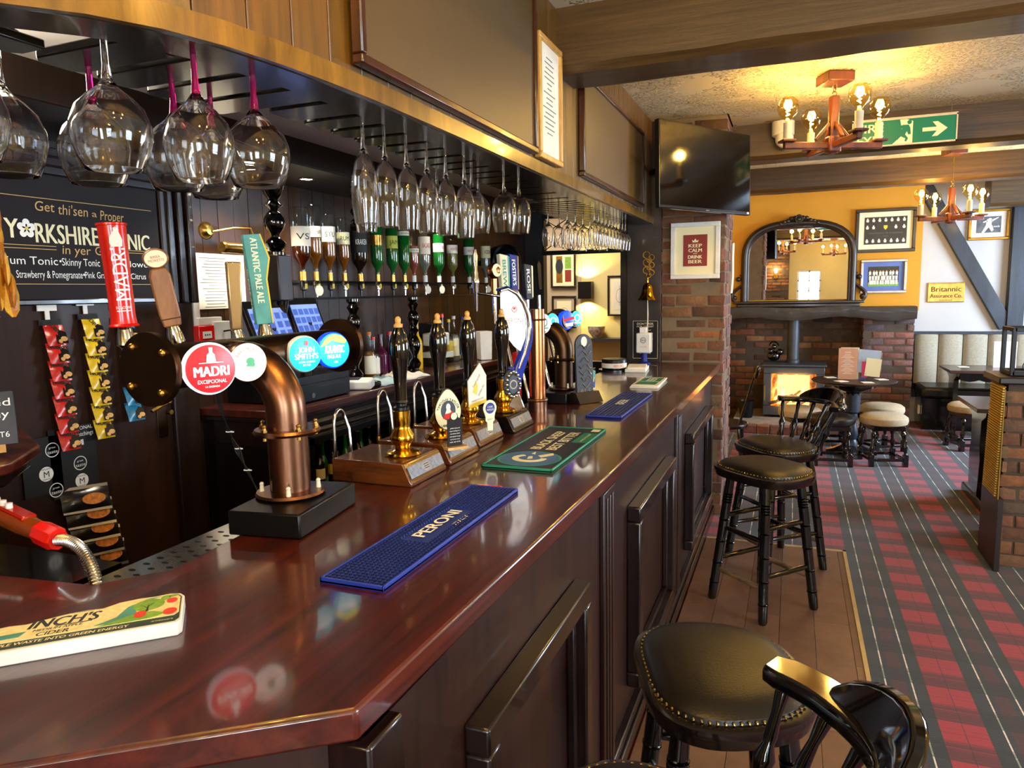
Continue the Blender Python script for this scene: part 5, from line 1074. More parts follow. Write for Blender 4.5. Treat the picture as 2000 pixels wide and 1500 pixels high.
# snack strips
def packs(lb, y, z, n, colr, wr, tilt, txt, cap=True, dz=.062):
    t = E('snack_strip', lb, 'snack strip', (-2.40, y, z - n * dz))
    if cap:
        P('hanger', B().bb(-2.412, -2.408, y - .035, y + .035, z, z + .035).bb(-2.413, -2.409, y - .01, y + .01, z + .03, z + .05).bb(-2.413, -2.409, y - .008, y + .008, z - .06, z), M['white'], t)
        P('header', B().bb(-2.411, -2.407, y - .035, y + .045, z - .05, z - .03), M['lblack'], t)
    pts_ = []
    for k in range(n):
        yy = y + .002 * k * tilt; zz = z - .085 - k * dz
        b = B(); m_ = frame((-2.385, yy + .004, zz), (.12, .99, 0), (-.35, 0, 1)); nn = 6; vs = []; fs = []; w_, h_ = .066, .075
        for s_ in (1, -1):
            o_ = len(vs)
            for i in range(nn + 1):
                for j in range(nn + 1):
                    u, v_ = i / nn * 2 - 1, j / nn * 2 - 1; puff = .014 * (1 - u * u) * (1 - v_ * v_) + .0012 * math.sin(9 * u + 5 * v_ + k)
                    vs.append((u * w_ / 2, v_ * h_ / 2, s_ * puff))
            fs += [((o_ + i * (nn + 1) + j, o_ + (i + 1) * (nn + 1) + j, o_ + (i + 1) * (nn + 1) + j + 1, o_ + i * (nn + 1) + j + 1)) if s_ > 0 else ((o_ + i * (nn + 1) + j, o_ + i * (nn + 1) + j + 1, o_ + (i + 1) * (nn + 1) + j + 1, o_ + (i + 1) * (nn + 1) + j)) for i in range(nn) for j in range(nn)]
        b.add(vs, fs, m_); pk = P('packet', b, colr, t)
        q = B().prism([(-.008, -.034), (.030, -.034), (.030, .006), (.012, .014), (-.006, -.002)], .012, .0135, m_); P('picture_print', q, wr, pk)
        if txt: P('lettering', B().text(txt, m_ @ T3(.0, .018, .0135) @ RZ(-.2 if k else -1.0), .016, .066, 0, 0, .02), M['lblack'], pk)
        if cap: P('nut_print', B().disc(.009, m_ @ T3(.018, -.018, .0142), sx=1.3).disc(.007, m_ @ T3(.004, -.026, .0142)), M['nut'], pk)
    return t
M['redpack'] = mat('red_foil_packet', '#c8241c', .28, coat=.3, var=.2, vs=30); M['yelpack'] = mat('yellow_foil_packet', '#e0b818', .3, coat=.3, var=.15, vs=30); M['bluepack'] = mat('blue_foil_packet', '#2a7aa0', .3, coat=.3, var=.3, vs=30); M['blackpack'] = mat('black_foil_packet', '#1a1614', .25, coat=.3, var=.2, vs=30); M['nut'] = mat('nut_print', '#c89a5a', .5, var=.2, vs=60)
M['porkpack'] = mat('crackling_print', '#b8702c', .4, var=.5, vs=70)
packs("strip of red nut packets hanging on the door, leftmost strip", 1.742, 1.585, 7, M['redpack'], M['blackpack'], 1, "NOBBY'S")
packs("strip of yellow nut packets hanging on the door, middle strip", 1.888, 1.60, 7, M['yelpack'], M['blackpack'], .6, 'NOBBY')
packs('strip of blue packets on the door half hidden by the round end plate', 2.035, 1.58, 6, M['bluepack'], M['blackpack'], 0, None)
t = E('snack_card', 'black hanging card of pork scratchings with white round seals and foil bags', 'snack card', (-2.40, 1.8, .7))
P('card', B().bb(-2.414, -2.41, 1.70, 1.88, .92, 1.17).bb(-2.414, -2.41, 1.60, 1.74, .95, 1.15), M['lblack'], t)
cf = lambda y, z: frame((-2.409, y, z), (0, 1, 0), (0, 0, 1))
b = B().text('TRADITIONAL', cf(1.81, 1.158), .013, .12).text('Pork Scratchings', cf(1.81, 1.136), .016, .125)
for y, z in ((1.68, 1.02), (1.81, .965)): b.disc(.026, cf(y, z))
for y, z in ((1.71, 1.10), (1.81, 1.03), (1.71, .955)): b.ring(.023, .026, cf(y, z)); b.text('great', cf(y, z + .009), .007, .025); b.text('taste', cf(y, z - .006), .012, .038)
b.bb(-2.41, -2.4085, 1.785, 1.83, 1.095, 1.115)
P('lettering', b, M['lwhite'], t); b = B()
for y, z in ((1.68, 1.02), (1.81, .965)): b.text('M', cf(y, z) @ T3(0, 0, .001), .022).text('MIDLAND', cf(y, z) @ T3(0, 0, .001), .005, .035, 0, .018).text('SNACKS', cf(y, z) @ T3(0, 0, .001), .005, .03, 0, -.018)
P('lettering', b, M['lblack'], t)
for k in range(5):
    zz = .90 - k * .058; b = B(); m_ = frame((-2.385, 1.80 + .012 * k, zz), (.2, .97, -.08), (-.4, 0, 1)); w_ = .17
    nn = 7; vs = [(u * w_ / 2, v_ * .04, .016 * (1 - u ** 4) * (1 - v_ * v_) + .002 * math.sin(11 * u + 4 * v_ + k)) for u in [i / nn * 2 - 1 for i in range(nn + 1)] for v_ in [j / nn * 2 - 1 for j in range(nn + 1)]]
    b.add(vs, [(i * (nn + 1) + j, (i + 1) * (nn + 1) + j, (i + 1) * (nn + 1) + j + 1, i * (nn + 1) + j + 1) for i in range(nn) for j in range(nn)], m_); pk = P('packet', b, M['blackpack'], t)
    P('foil_edge', B().prism([(-w_ / 2, .038), (w_ / 2, .038), (w_ / 2, .05), (-w_ / 2, .048)], 0, .002, m_).prism([(-w_ / 2, -.04), (w_ / 2, -.04), (w_ / 2, -.05), (-w_ / 2, -.047)], 0, .002, m_), M['steel'], pk)
    P('food_print', B().disc(.03, m_ @ T3(.02, -.005, .0175), 16, 1.4, .7), M['porkpack'], pk)
# left hand shelf with chalk board
t = E('side_counter', 'small dark counter end with mahogany top at the left edge', 'counter', (-2.15, 1.3, 0))
P('counter_top', B().prism([(-2.42, .7), (-1.85, .7), (-1.92, 1.25), (-2.08, 1.44), (-2.42, 1.62)], 1.165, 1.195), M['mahogany2'], t, bev=.006)
P('moulding', B().prism([(-2.42, .7), (-1.87, .7), (-1.94, 1.24), (-2.1, 1.42), (-2.42, 1.60)], 1.13, 1.165), M['moulding'], t, bev=.006)
P('cabinet', B().prism([(-2.42, .7), (-2.3, .7), (-2.3, 1.3), (-2.3, 1.45), (-2.42, 1.52)], 0, 1.13), M['darkwood'], t); P('shelf', B().bb(-2.42, -1.8, .7, 1.45, .84, .86), M['blackwood'], t)
t = E('chalk_sign', 'small chalkboard sign with white handwriting on the side counter', 'sign', (-2.05, 1.2, 1.195)); m_ = frame((-2.08, 1.235, 1.30), (.55, .83, 0), (-.2, .12, 1))
P('slate', B().box((0, 0, 0), (.24, .15, .004), m_), M['slate'], t, bev=.004); P('lettering', B().text('brewed', m_ @ T3(.045, .045, .0025), .022, .13).text('honey', m_ @ T3(.055, .012, .0025), .022, .10).text('on', m_ @ T3(.03, -.03, .0025), .018).text('T6', m_ @ T3(.09, -.045, .0025), .016), M['lwhite'], t)
P('foot', B().box((.03, -.085, 0), (.12, .022, .03), m_), M['pinewood'], t)
t = bottle('juice_bottle', 'plastic bottle with green cap on the shelf at the left edge', 'bottle', (-2.0, 1.03, .86), .2, .038, M['bottleclear'], M['tealpaint'], None, None, liquid=liq['pale'], liqh=.6, shoulder=.6, capr=1.6)
t = bottle('juice_bottle', 'second plastic bottle in the shadow of the side counter', 'bottle', (-2.14, 1.12, .86), .19, .036, M['bottleclear'], M['black'], None, None, liquid=liq['rum'], liqh=.5, shoulder=.6)
# gilded feathered carving at the left frame edge (a large tap handle)
M['gilt'] = island('orange_gold_paint', ['#d88818', '#b8681a', '#e8a830', '#a05818', '#d07a1c', '#f0b848'], .28, (60, .4, .004), 30, .4)
t = E('tap_handle', 'large gilded feathered wing-shaped tap handle cut by the left edge', 'tap handle', (-1.64, 1.08, 1.5))
b = B(); rr = random.Random(9)
for row in range(10):
    z = 1.865 - row * .026; wdt = .004 + .0062 * row - .0003 * row * row
    for k in range(4):
        c_ = (-1.645 + wdt - k * .017 + rr.uniform(-.004, .004), 1.085 + rr.uniform(-.01, .006), z + rr.uniform(-.008, .008))
        b.lathe([(.0003, -.036), (.009, -.024), (.0135, -.006), (.012, .012), (.006, .024), (.0003, .03)], T3(*c_) @ RZ(-.6) @ RY(-.38 + rr.uniform(-.15, .15)) @ SCL(1.25, .55, 1.0), 7)
P('feather', b, M['gilt'], t); b = B(); b.turn((-1.615, 1.09, 1.585), (-1.635, 1.09, 1.68), [(.004, 0), (.014, .15), (.02, .5), (.016, 1)], 7).turn((-1.67, 1.09, 1.6), (-1.66, 1.09, 1.84), [(.01, 0), (.022, .3), (.022, .8), (.01, 1)], 8)
P('tip', b, M['gilt'], t)
P('shield', B().ball((-1.675, 1.05, 1.73), .026, (1, .6, 1)), M['blue'], t); P('base', B().tube([(-1.67, 1.09, 1.6), (-1.74, 1.0, 1.56), (-1.80, .75, 1.52), (-1.80, .72, 1.1)], .016, 12), M['tealdark'], t)
# picture light, menu sheet, call point
t = E('picture_light', 'brass picture light on a curved arm above the menu sheet', 'wall lamp', (-2.40, 2.5, 1.82))
P('wall_rose', B().lathe([(.0005, .03), (.02, .028), (.036, .012), (.04, 0)], frame((-2.43, 2.52, 1.915), (0, 1, 0), (0, 0, 1)), 30), M['oldbrass'], t)
P('arm', B().tube([(-2.40, 2.53, 1.91), (-2.36, 2.62, 1.93), (-2.32, 2.68, 1.93), (-2.30, 2.69, 1.87)], .005, 8), M['oldbrass'], t)
P('shade', B().turn((-2.30, 2.47, 1.835), (-2.30, 2.86, 1.835), [(.0005, 0), (.022, .0), (.026, .03), (.024, .06), (.024, .94), (.026, .97), (.022, 1), (.0005, 1)], 24), M['oldbrass'], t)
l = bpy.data.lights.new('picture_lamp', 'AREA'); l.energy = .8; l.size = .3; l.shape = 'RECTANGLE'; l.size_y = .02; l.color = (1, .85, .65); lo = bpy.data.objects.new('picture_lamp', l); COL.objects.link(lo); lo.parent = t; lo.location = (.1, .16, -.02); lo.rotation_euler = (0, -.5, PI / 2)
t = E('menu_sheet', 'white printed menu sheet pinned under the picture light', 'paper', (-2.425, 2.6, 1.57)); P('sheet', B().bb(-2.428, -2.424, 2.42, 2.74, 1.57, 1.815), M['paper'], t)
b = B(); m_ = frame((-2.4235, 2.58, 1.69), (0, 1, 0), (0, 0, 1)); rr = random.Random(1)
for k in range(17): b.box((-.03 + rr.uniform(-.01, .01), .105 - k * .0135, 0), (rr.uniform(.09, .17), .0028, .0006), m_); b.box((.12, .105 - k * .0135, 0), (.02, .0024, .0006), m_)
P('print', b, M['ink'], t)
t = E('call_point', 'red fire alarm call point on a white box beside the door', 'alarm', (-2.40, 2.42, 1.42)); P('red_box', B().bb(-2.425, -2.37, 2.38, 2.47, 1.42, 1.50), M['red'], t, bev=.004); P('glass_panel', B().bb(-2.37, -2.368, 2.40, 2.45, 1.445, 1.475), M['white'], t)
b = B(); [b.disc(.004, frame((-2.3675, 2.413 + .012 * i, 1.46), (0, 1, 0), (0, 0, 1))) for i in range(3)]; P('mark', b, M['lblack'], t)
t = E('socket_box', 'white electrical boxes with a black lead behind the red call point', 'socket', (-2.40, 2.55, 1.42)); P('box', B().bb(-2.428, -2.39, 2.40, 2.54, 1.50, 1.535).bb(-2.428, -2.38, 2.475, 2.58, 1.43, 1.515), M['white'], t, bev=.004); P('lead', B().tube([(-2.378, 2.53, 1.47), (-2.35, 2.56, 1.475), (-2.34, 2.6, 1.44), (-2.35, 2.62, 1.38)], .004, 6), M['blackplastic'], t)
# ================================================================== FASCIA BOARDS, TV, PIER PICTURE
def panel_on_fascia(lb, nm, cat, y0, y1, z0, z1, fm, im, fw=.022):
    t = E(nm, lb, cat, (-.93, (y0 + y1) / 2, z0)); b = B()
    for a in ((y0, y1, z0, z0 + fw), (y0, y1, z1 - fw, z1), (y0, y0 + fw, z0 + fw, z1 - fw), (y1 - fw, y1, z0 + fw, z1 - fw)): b.bb(-.948, -.918, *a)
    P('frame', b, fm, t, bev=.004); P('panel', B().bb(-.946, -.930, y0 + fw, y1 - fw, z0 + fw, z1 - fw), im, t); return t
M['redframe'] = wood('reddish_frame', '#220c05', '#4a200e', (20, 20, 4), .3, .4, .1); M['browboard'] = mat('olive_brown_board', '#4e3d22', .45, var=.05)
panel_on_fascia('large blank dark board on the canopy fascia, nearest the camera', 'menu_board', 'board', 1.46, 2.67, 2.14, 2.74, M['redframe'], M['browboard'])
t = panel_on_fascia('narrow framed white notice on the canopy beside the big ceiling beam', 'framed_notice', 'notice', 2.70, 2.985, 2.135, 2.60, M['oakframe'] if 'oakframe' in M else M['pinewood'], M['paper'])
b = B(); m_ = frame((-.929, 2.84, 2.38), (0, 1, 0), (0, 0, 1)); rr = random.Random(3)
for k in range(16): b.box((0, .15 - k * .019, 0), (rr.uniform(.05, .16), .0035, .0006), m_)
P('print', b, M['ink'], t)
panel_on_fascia('blank dark board on the canopy fascia between the beam and the television', 'menu_board', 'board', 3.32, 4.76, 2.15, 2.62, M['redframe'], M['browboard'])
t = E('television', 'flat black television angled out from the canopy end', 'television', (-.55, 4.8, 2.1))
TL, BL, TR, BR = [Vector(p) for p in ((-.75, 4.46, 2.62), (-.78, 4.37, 2.11), (-.26, 5.16, 2.61), (-.31, 5.07, 2.10))]
c_ = (TL + BL + TR + BR) / 4; xd = ((TR - TL) + (BR - BL)); yd = ((TL - BL) + (TR - BR)); m_ = frame(tuple(c_), xd, yd); w_, h_ = xd.length / 2, yd.length / 2
P('casing', B().box((0, 0, -.02), (w_, h_, .035), m_), M['blackplastic'], t, bev=.004)
P('screen', B().box((0, .004, -.001), (w_ - .02, h_ - .03, .001), m_), mat('glossy_black_screen', '#060608', .08, spec=.8, var=0), t)
P('logo', B().box((0, -h_ / 2 + .007, .0005), (.03, .004, .002), m_), M['steel'], t); P('rating_label', B().box((w_ / 2 - .03, -h_ / 2 + .012, .0005), (.02, .012, .001), m_), M['white'], t)
P('wall_bracket', B().box((-.05, 0, -.06), (.25, .25, .05), m_).cyl(tuple(m_ @ Vector((-.1, .05, -.06))), (-.94, 5.1, 2.42), .02), M['black'], t)
t = E('framed_print', 'white framed red poster reading KEEP CALM AND DRINK BEER on the brick pier', 'picture', (-.64, 5.18, 1.68))
b = B(); x0, x1, z0, z1 = -.812, -.478, 1.688, 2.075; w_ = .03
for a in ((x0, x1, z0, z0 + w_), (x0, x1, z1 - w_, z1), (x0, x0 + w_, z0 + w_, z1 - w_), (x1 - w_, x1, z0 + w_, z1 - w_)): b.bb(a[0], a[1], 5.165, 5.195, a[2], a[3])
P('frame', b, M['white'], t, bev=.003); P('mount', B().bb(x0 + w_, x1 - w_, 5.178, 5.19, z0 + w_, z1 - w_), M['lcream'], t)
M['posterred'] = mat('brick_red_print', '#8a2c20', .6); P('print', B().bb(-.725, -.563, 5.174, 5.18, 1.775, 1.99), M['posterred'], t)
m_ = frame((-.644, 5.1735, 1.88), (1, 0, 0), (0, 0, 1))
P('lettering', B().text('KEEP', m_, .024, .09, 0, .036, .02).text('CALM', m_, .024, .09, 0, .004, .02).text('AND', m_, .009, .03, 0, -.018).text('DRINK', m_, .024, .095, 0, -.041, .02).text('BEER', m_, .024, .09, 0, -.073, .02).prism([(-.018, .058), (.018, .058), (.022, .075), (.010, .068), (.0, .084), (-.010, .068), (-.022, .075)], 0, .0005, m_), M['lcream'], t)
# ================================================================== CEILING FITTINGS
M['redwood'] = wood('orange_stained_wood', '#34140a', '#743414', (14, 14, 4), .4, .2, .2)
M['filament'] = emis('warm_filament', '#ffd060', 60)
def chandelier(lb, loc, rz, s=1.0, pw=5, arms=(0, 90, 180, 270)):
    t = E('chandelier', lb, 'chandelier', loc, rz, 'rustic four arm chandeliers')
    L_ = lambda nm, b, mt, **k: P(nm, b, mt, t, local=True, **k)
    L_('ceiling_plate', B().box((0, 0, -.03), (.15, .15, .055)), M['redwood'], bev=.006)
    b = B()
    for k in range(3): b.torus(.012, .003, T3(0, 0, -.068 - k * .02) @ RZ(k * PI / 2) @ RX(PI / 2), 12, 6)
    L_('chain', b, M['oldbrass'])
    L_('stem', B().bb(-.022, .022, -.022, .022, -.43, -.12), M['redwood'], bev=.005)
    L_('stem_boss', B().box((0, 0, -.38), (.07, .07, .09)), M['redwood'], bev=.01)
    for a in arms:
        m_ = RZ(math.radians(a))
        L_('arm', B().box((.15, 0, -.385), (.26, .032, .036), m_), M['redwood'], bev=.005)
        mb = m_ @ T3(.06, 0, -.31) @ RY(.85); L_('brace', B().box((0, 0, 0), (.12, .018, .018), mb), M['redwood'], bev=.003)
        L_('drip_pan', B().box((.262, 0, -.36), (.075, .075, .014), m_), M['redwood'], bev=.004)
        L_('candle', B().lathe([(.021, -.353), (.021, -.262), (.012, -.26), (.012, -.25)], m_ @ T3(.262, 0, 0), 16), M['cream'])
        L_('bulb', B().lathe([(.012, -.258), (.022, -.238), (.046, -.215), (.057, -.185), (.053, -.152), (.034, -.13), (.0005, -.124)], m_ @ T3(.262, 0, 0), 24), M['bulbglass'])
        L_('filament', B().tube([tuple((m_ @ Vector((.262 + .010 * math.cos(q), .010 * math.sin(q), -.225 + .055 * (k / 8)))).to_tuple()) for k, q in enumerate([i * 2.2 for i in range(9)])], .0035, 5), M['filament'])
        l = bpy.data.lights.new('bulb_light', 'POINT'); l.energy = pw; l.color = (1, .68, .24); l.shadow_soft_size = .03
        lo = bpy.data.objects.new('bulb_light', l); COL.objects.link(lo); lo.parent = t; lo.location = (m_ @ Vector((.262, 0, -.19))); 
    return t
ch = chandelier('large rustic wooden chandelier with four glowing globe bulbs in the middle bay', (.18, 4.5, CZ), math.radians(25))
far_ = dup(ch, (1.26, 7.35, CZ - .21), math.radians(20), 'smaller looking rustic chandelier in the far bay in front of the white wall')
for c_ in far_.children:
    if c_.name.startswith('ceiling_plate'): c_.location.z += .21
nearl = dup(ch, (-.25, .7, CZ), .3, 'rustic chandelier above and behind the photographer')
for c_ in nearl.children:
    if c_.type == 'LIGHT': c_.data = c_.data.copy(); c_.data.energy = 9
for x, y, lb in ((.9, -1.3, 'rustic chandelier added for fill light in the bay behind the photographer'), (2.5, 1.4, 'rustic chandelier added for fill light by the side window, outside the view'), (2.6, 4.3, 'rustic chandelier added for fill light over the right of the middle bay, outside the view')): dup(ch, (x, y, CZ), .3, lb)  # unseen chandeliers added for ambient fill light
P('chain', B().cyl((1.26, 7.35, CZ - .28), (1.26, 7.35, CZ), .004, n=6), M['oldbrass'], far_)
t = E('security_camera', 'white dome security camera under the beam left of the chandelier', 'camera', (-.12, 5.5, 2.62)); P('mount', B().lathe([(.075, .12), (.075, .03), (.06, .02)], T3(-.1, 5.53, 2.64), 28), M['white'], t); P('dome', B().ball((-.09, 5.50, 2.64), .062), M['white'], t)
m_ = frame((-.075, 5.445, 2.63), (.93, .36, 0), (0, 0, 1)); P('lens', B().ball((0, 0, 0), .024, (1, 1, .6), M=m_), M['blackplastic'], t)
t = E('exit_sign', 'green and white FIRE EXIT sign with running figure and arrow hanging from the beam', 'sign', (.63, 5.4, 2.5))
M['exitgreen'] = emis('exit_green', '#0c6b48', .15)
P('panel', B().bb(.34, .925, 5.40, 5.415, 2.525, 2.68), M['exitgreen'], t); b = B()
for a in ((.33, .935, 2.518, 2.526), (.33, .935, 2.679, 2.687), (.33, .338, 2.518, 2.687), (.927, .935, 2.518, 2.687)): b.bb(a[0], a[1], 5.395, 5.418, a[2], a[3])
b.bb(.33, .935, 5.395, 5.425, 2.688, 2.694); P('frame', b, M['cream'], t)
m_ = frame((.63, 5.3985, 2.602), (1, 0, 0), (0, 0, 1))
P('lettering', B().text('FIRE', m_, .055, .15, -.19, .035, .02).text('EXIT', m_, .055, .15, -.19, -.04, .02), M['lcream'], t)
P('doorway_print', B().prism([(-.06, -.075), (.055, -.075), (.055, .06), (.02, .075), (-.02, .075), (.0, -.02)], 0, .001, m_), M['lcream'], t)
P('running_figure', B().disc(.013, m_ @ T3(.035, .055, .002)).prism([(-.005, .04), (.03, .04), (.04, .02), (.045, -.02), (.03, -.022), (.022, .0), (.012, -.02), (.03, -.045), (.02, -.065), (.01, -.06), (.015, -.045), (-.012, -.03), (-.03, -.05), (-.06, -.05), (-.06, -.04), (-.035, -.038), (-.012, -.005), (-.005, .02), (-.02, .018), (-.035, .0), (-.045, .004), (-.03, .03)], .001, .002, m_), M['exitgreen'], t)
P('arrow', B().prism([(.11, -.012), (.19, -.012), (.165, -.045), (.195, -.045), (.25, 0), (.195, .045), (.165, .045), (.19, .012), (.11, .012)], 0, .001, m_), M['lcream'], t)
for x in (.36, .9): P('hanger', B().cyl((x, 5.41, 2.69), (x, 5.41, 2.77), .002, n=6), M['steel'], t)
# ================================================================== SEATING
def seat_outline(w=.205, d=.235, n=44):
    o = []
    for i in range(n):
        a = 2 * PI * i / n; c_, s_ = math.cos(a), math.sin(a); k = 1 / ((abs(c_) ** 2.7 + abs(s_) ** 2.7) ** (1 / 2.7)); 
        r_ = 1 - .05 * math.cos(2 * a); taper = 1 - .10 * c_
        o.append((w * k * c_ * r_, d * k * s_ * r_ * taper))
    return o
def seat_parts(t, z, leather):
    o = seat_outline(); sc = lambda k, q=o: [(x * k, y * k) for x, y in q]; n = len(o)
    def loft(levels):
        b = B(); vs = []
        for k, zz in levels: vs += [(x * k, y * k, zz) for x, y in o]
        fs = [(j * n + i, j * n + (i + 1) % n, (j + 1) * n + (i + 1) % n, (j + 1) * n + i) for j in range(len(levels) - 1) for i in range(n)]
        fs += [tuple(range(n - 1, -1, -1)), tuple((len(levels) - 1) * n + i for i in range(n))]; return b.add(vs, fs)
    P('seat_board', loft([(.9, z - .052), (.96, z - .05), (.985, z - .03), (1, z - .018), (.995, z - .008), (.93, z - .004)]), M['blackwood'], t, local=True)
    P('seat_pad', loft([(.90, z - .008), (.885, z + .006), (.82, z + .017), (.66, z + .027), (.4, z + .032), (.12, z + .033)]), leather, t, local=True)
    b = B(); m = 76; per = []
    for i in range(m):
        a = i / m * n; j = int(a); f = a - j; x = o[j % n][0] * (1 - f) + o[(j + 1) % n][0] * f; y = o[j % n][1] * (1 - f) + o[(j + 1) % n][1] * f
        b.ball((x * .905, y * .905, z + .001), .0042, n=6)
    P('nail_heads', b, M['nail'], t, local=True)
M['nail'] = mat('antique_brass_nail', '#c8a860', .25, 1)
def ringed_leg(t, p0, p1, r=.0225):
    pf = [(.75, 0), (1, .02), (1.05, .1)]
    for q in (.14, .30, .47, .64, .78, .80, .82, .84): pf += [(1.05, q - .006), (1.16, q - .002), (.88, q + .001), (1.16, q + .005), (1.05, q + .009)]
    pf += [(1.0, .9), (.95, 1)]; P('leg', B().turn(p0, p1, [(r * a, f) for a, f in pf], 14), M['lacquer'], t, local=True)
M['wornwood'] = wood('worn_stretcher', '#1a0f08', '#b89a74', (5, 5, 30), .5, .1, .2)
def stool_legs(t, z, sp=.175, top=.115, turn_=False):
    P_ = []
    for a in range(4):
        sx = (1, 1, -1, -1)[a]; sy = (1, -1, -1, 1)[a]; p0 = Vector((sx * sp, sy * sp, 0)); p1 = Vector((sx * top, sy * top, z - .045)); ringed_leg(t, tuple(p0), tuple(p1)); P_.append((p0, p1))
    for a in range(4):
        c = (a + 1) % 4
        for f, w_ in ((.25 + .08 * (a % 2), 1), (.58 + .09 * (a % 2), 0)):
            A = P_[a][0].lerp(P_[a][1], f); C_ = P_[c][0].lerp(P_[c][1], f)
            P('stretcher', B().turn(tuple(A), tuple(C_), [(.007, 0), (.0125, .15), (.0125, .42), (.0145, .5), (.0125, .58), (.0125, .85), (.007, 1)], 10), M['wornwood'] if w_ and a in (0, 2) else M['lacquer'], t, local=True)
def bar_stool():
    t = E('bar_stool', 'backless black bar stool with studded leather seat nearest the camera', 'bar stool', (-.135, 1.665, .012), 0, 'bar stools along the counter')
    stool_legs(t, .72); seat_parts(t, .715, M['leather']); return t
st = bar_stool(); st.rotation_euler = (0, 0, .35)
dup(st, (-.105, 3.72, .012), math.radians(48), 'backless black bar stool standing on the far end of the plank strip')
def rail_pts(w=.262, back=.335, n=20):
    pts = []
    for i in range(n + 1):
        a = -PI / 2 * .74 + PI * .74 * i / n; pts.append((.07 + (back - .07) * math.cos(a) if math.cos(a) > 0 else .07 + .22 * math.cos(a), w * math.sin(a) * (1.0)))
    return pts
def captain(z, lb, loc, rz):
    t = E('captains_bar_chair', lb, 'bar chair', loc, rz, 'captain bar chairs at the counter')
    stool_legs(t, z, .19, .12); seat_parts(t, z - .005, M['leather'])
    rp = rail_pts(); n = len(rp); zr = z + .225; vs = []; 
    for i, (x, y) in enumerate(rp):
        a = rp[max(0, i - 1)]; c = rp[min(n - 1, i + 1)]; d = math.hypot(c[0] - a[0], c[1] - a[1]); nx, ny = (c[1] - a[1]) / d, -(c[0] - a[0]) / d
        e_ = abs(i / (n - 1) * 2 - 1); hw = .040 if e_ > .5 else .022 + .018 * (e_ / .5); 
        if e_ > .97: hw *= .7
        for o, zz in ((-hw, -.013), (hw, -.013), (hw * 1.02, .006), (hw * .8, .015), (-hw * .8, .015), (-hw * 1.02, .006)): vs.append((x + nx * o, y + ny * o, zr + zz))
    fs = [(i * 6 + k, i * 6 + (k + 1) % 6, (i + 1) * 6 + (k + 1) % 6, (i + 1) * 6 + k) for i in range(n - 1) for k in range(6)] + [tuple(range(5, -1, -1)), tuple((n - 1) * 6 + k for k in range(6))]
    P('arm_rail', B().add(vs, fs), M['lacquer'], t, local=True, bev=.004)
    vs = []; q = rp[4:n - 4]; m = len(q)
    for i, (x, y) in enumerate(q):
        a = q[max(0, i - 1)]; c = q[min(m - 1, i + 1)]; d = math.hypot(c[0] - a[0], c[1] - a[1]); nx, ny = (c[1] - a[1]) / d, -(c[0] - a[0]) / d
        u = i / (m - 1) * 2 - 1; hh = .012 + .062 * (math.cos(u * PI / 2) ** .7 if abs(u) < 1 else 0); lean = .03 * hh / .07
        for o, zz in ((-.016, .01), (.016, .01), (.013 + lean, hh + .012), (-.010 + lean, hh + .012)): vs.append((x + nx * o, y + ny * o, zr + zz))
    fs = [(i * 4 + k, i * 4 + (k + 1) % 4, (i + 1) * 4 + (k + 1) % 4, (i + 1) * 4 + k) for i in range(m - 1) for k in range(4)] + [(3, 2, 1, 0), tuple((m - 1) * 4 + k for k in range(4))]
    P('crest', B().add(vs, fs), M['lacquer'], t, local=True, bev=.006)
    for i in (1, 4, 7, 10, 13, 16, 19):
        x, y = rp[i]; k = .62 if abs(y) < .2 else .72
        P('spindle', B().turn((x * k, y * k, z - .02), (x, y, zr - .01), [(.011, 0), (.013, .15), (.009, .25), (.017, .4), (.019, .45), (.010, .55), (.012, .6), (.009, .75), (.013, .9), (.010, 1)], 12), M['lacquer'], t, local=True)
    return t
cc = captain(.72, 'captain bar chair with curved arm rail cut by the bottom edge of the photo', (-.195, 1.025, .012), 0)
dup(cc, (-.06, 4.34, .0), math.radians(38), 'captain bar chair with curved arm rail facing the bar behind the backless stool')
# spindle back chair beyond the pier
t = E('spindle_chair', 'dark spindle back chair seen from its side beside the brick pier', 'chair', (-.53, 6.4, 0))
for sx, sy in ((1, 1), (1, -1), (-1, 1), (-1, -1)): P('leg', B().turn((-.53 + sx * .17, 6.4 + sy * .17, 0), (-.53 + sx * .13, 6.4 + sy * .13, .43), [(.012, 0), (.018, .2), (.012, .3), (.02, .6), (.016, 1)], 12), M['lacquer'], t)
P('seat', B().prism([(-.53 + .2 * x, 6.4 + .2 * y) for x, y in [(math.cos(2 * PI * i / 24), math.sin(2 * PI * i / 24)) for i in range(24)]], .43, .465), M['blackwood'], t, bev=.01)
for k in range(5): y = 6.27 + k * .065; P('spindle', B().turn((-.40, y, .46), (-.285, y, .88), [(.009, 0), (.013, .3), (.008, .5), (.012, .8), (.008, 1)], 10), M['lacquer'], t)
P('crest', B().box((0, 0, 0), (.03, .38, .10), T3(-.26, 6.4, .92) @ RY(.25)), M['lacquer'], t, bev=.012)
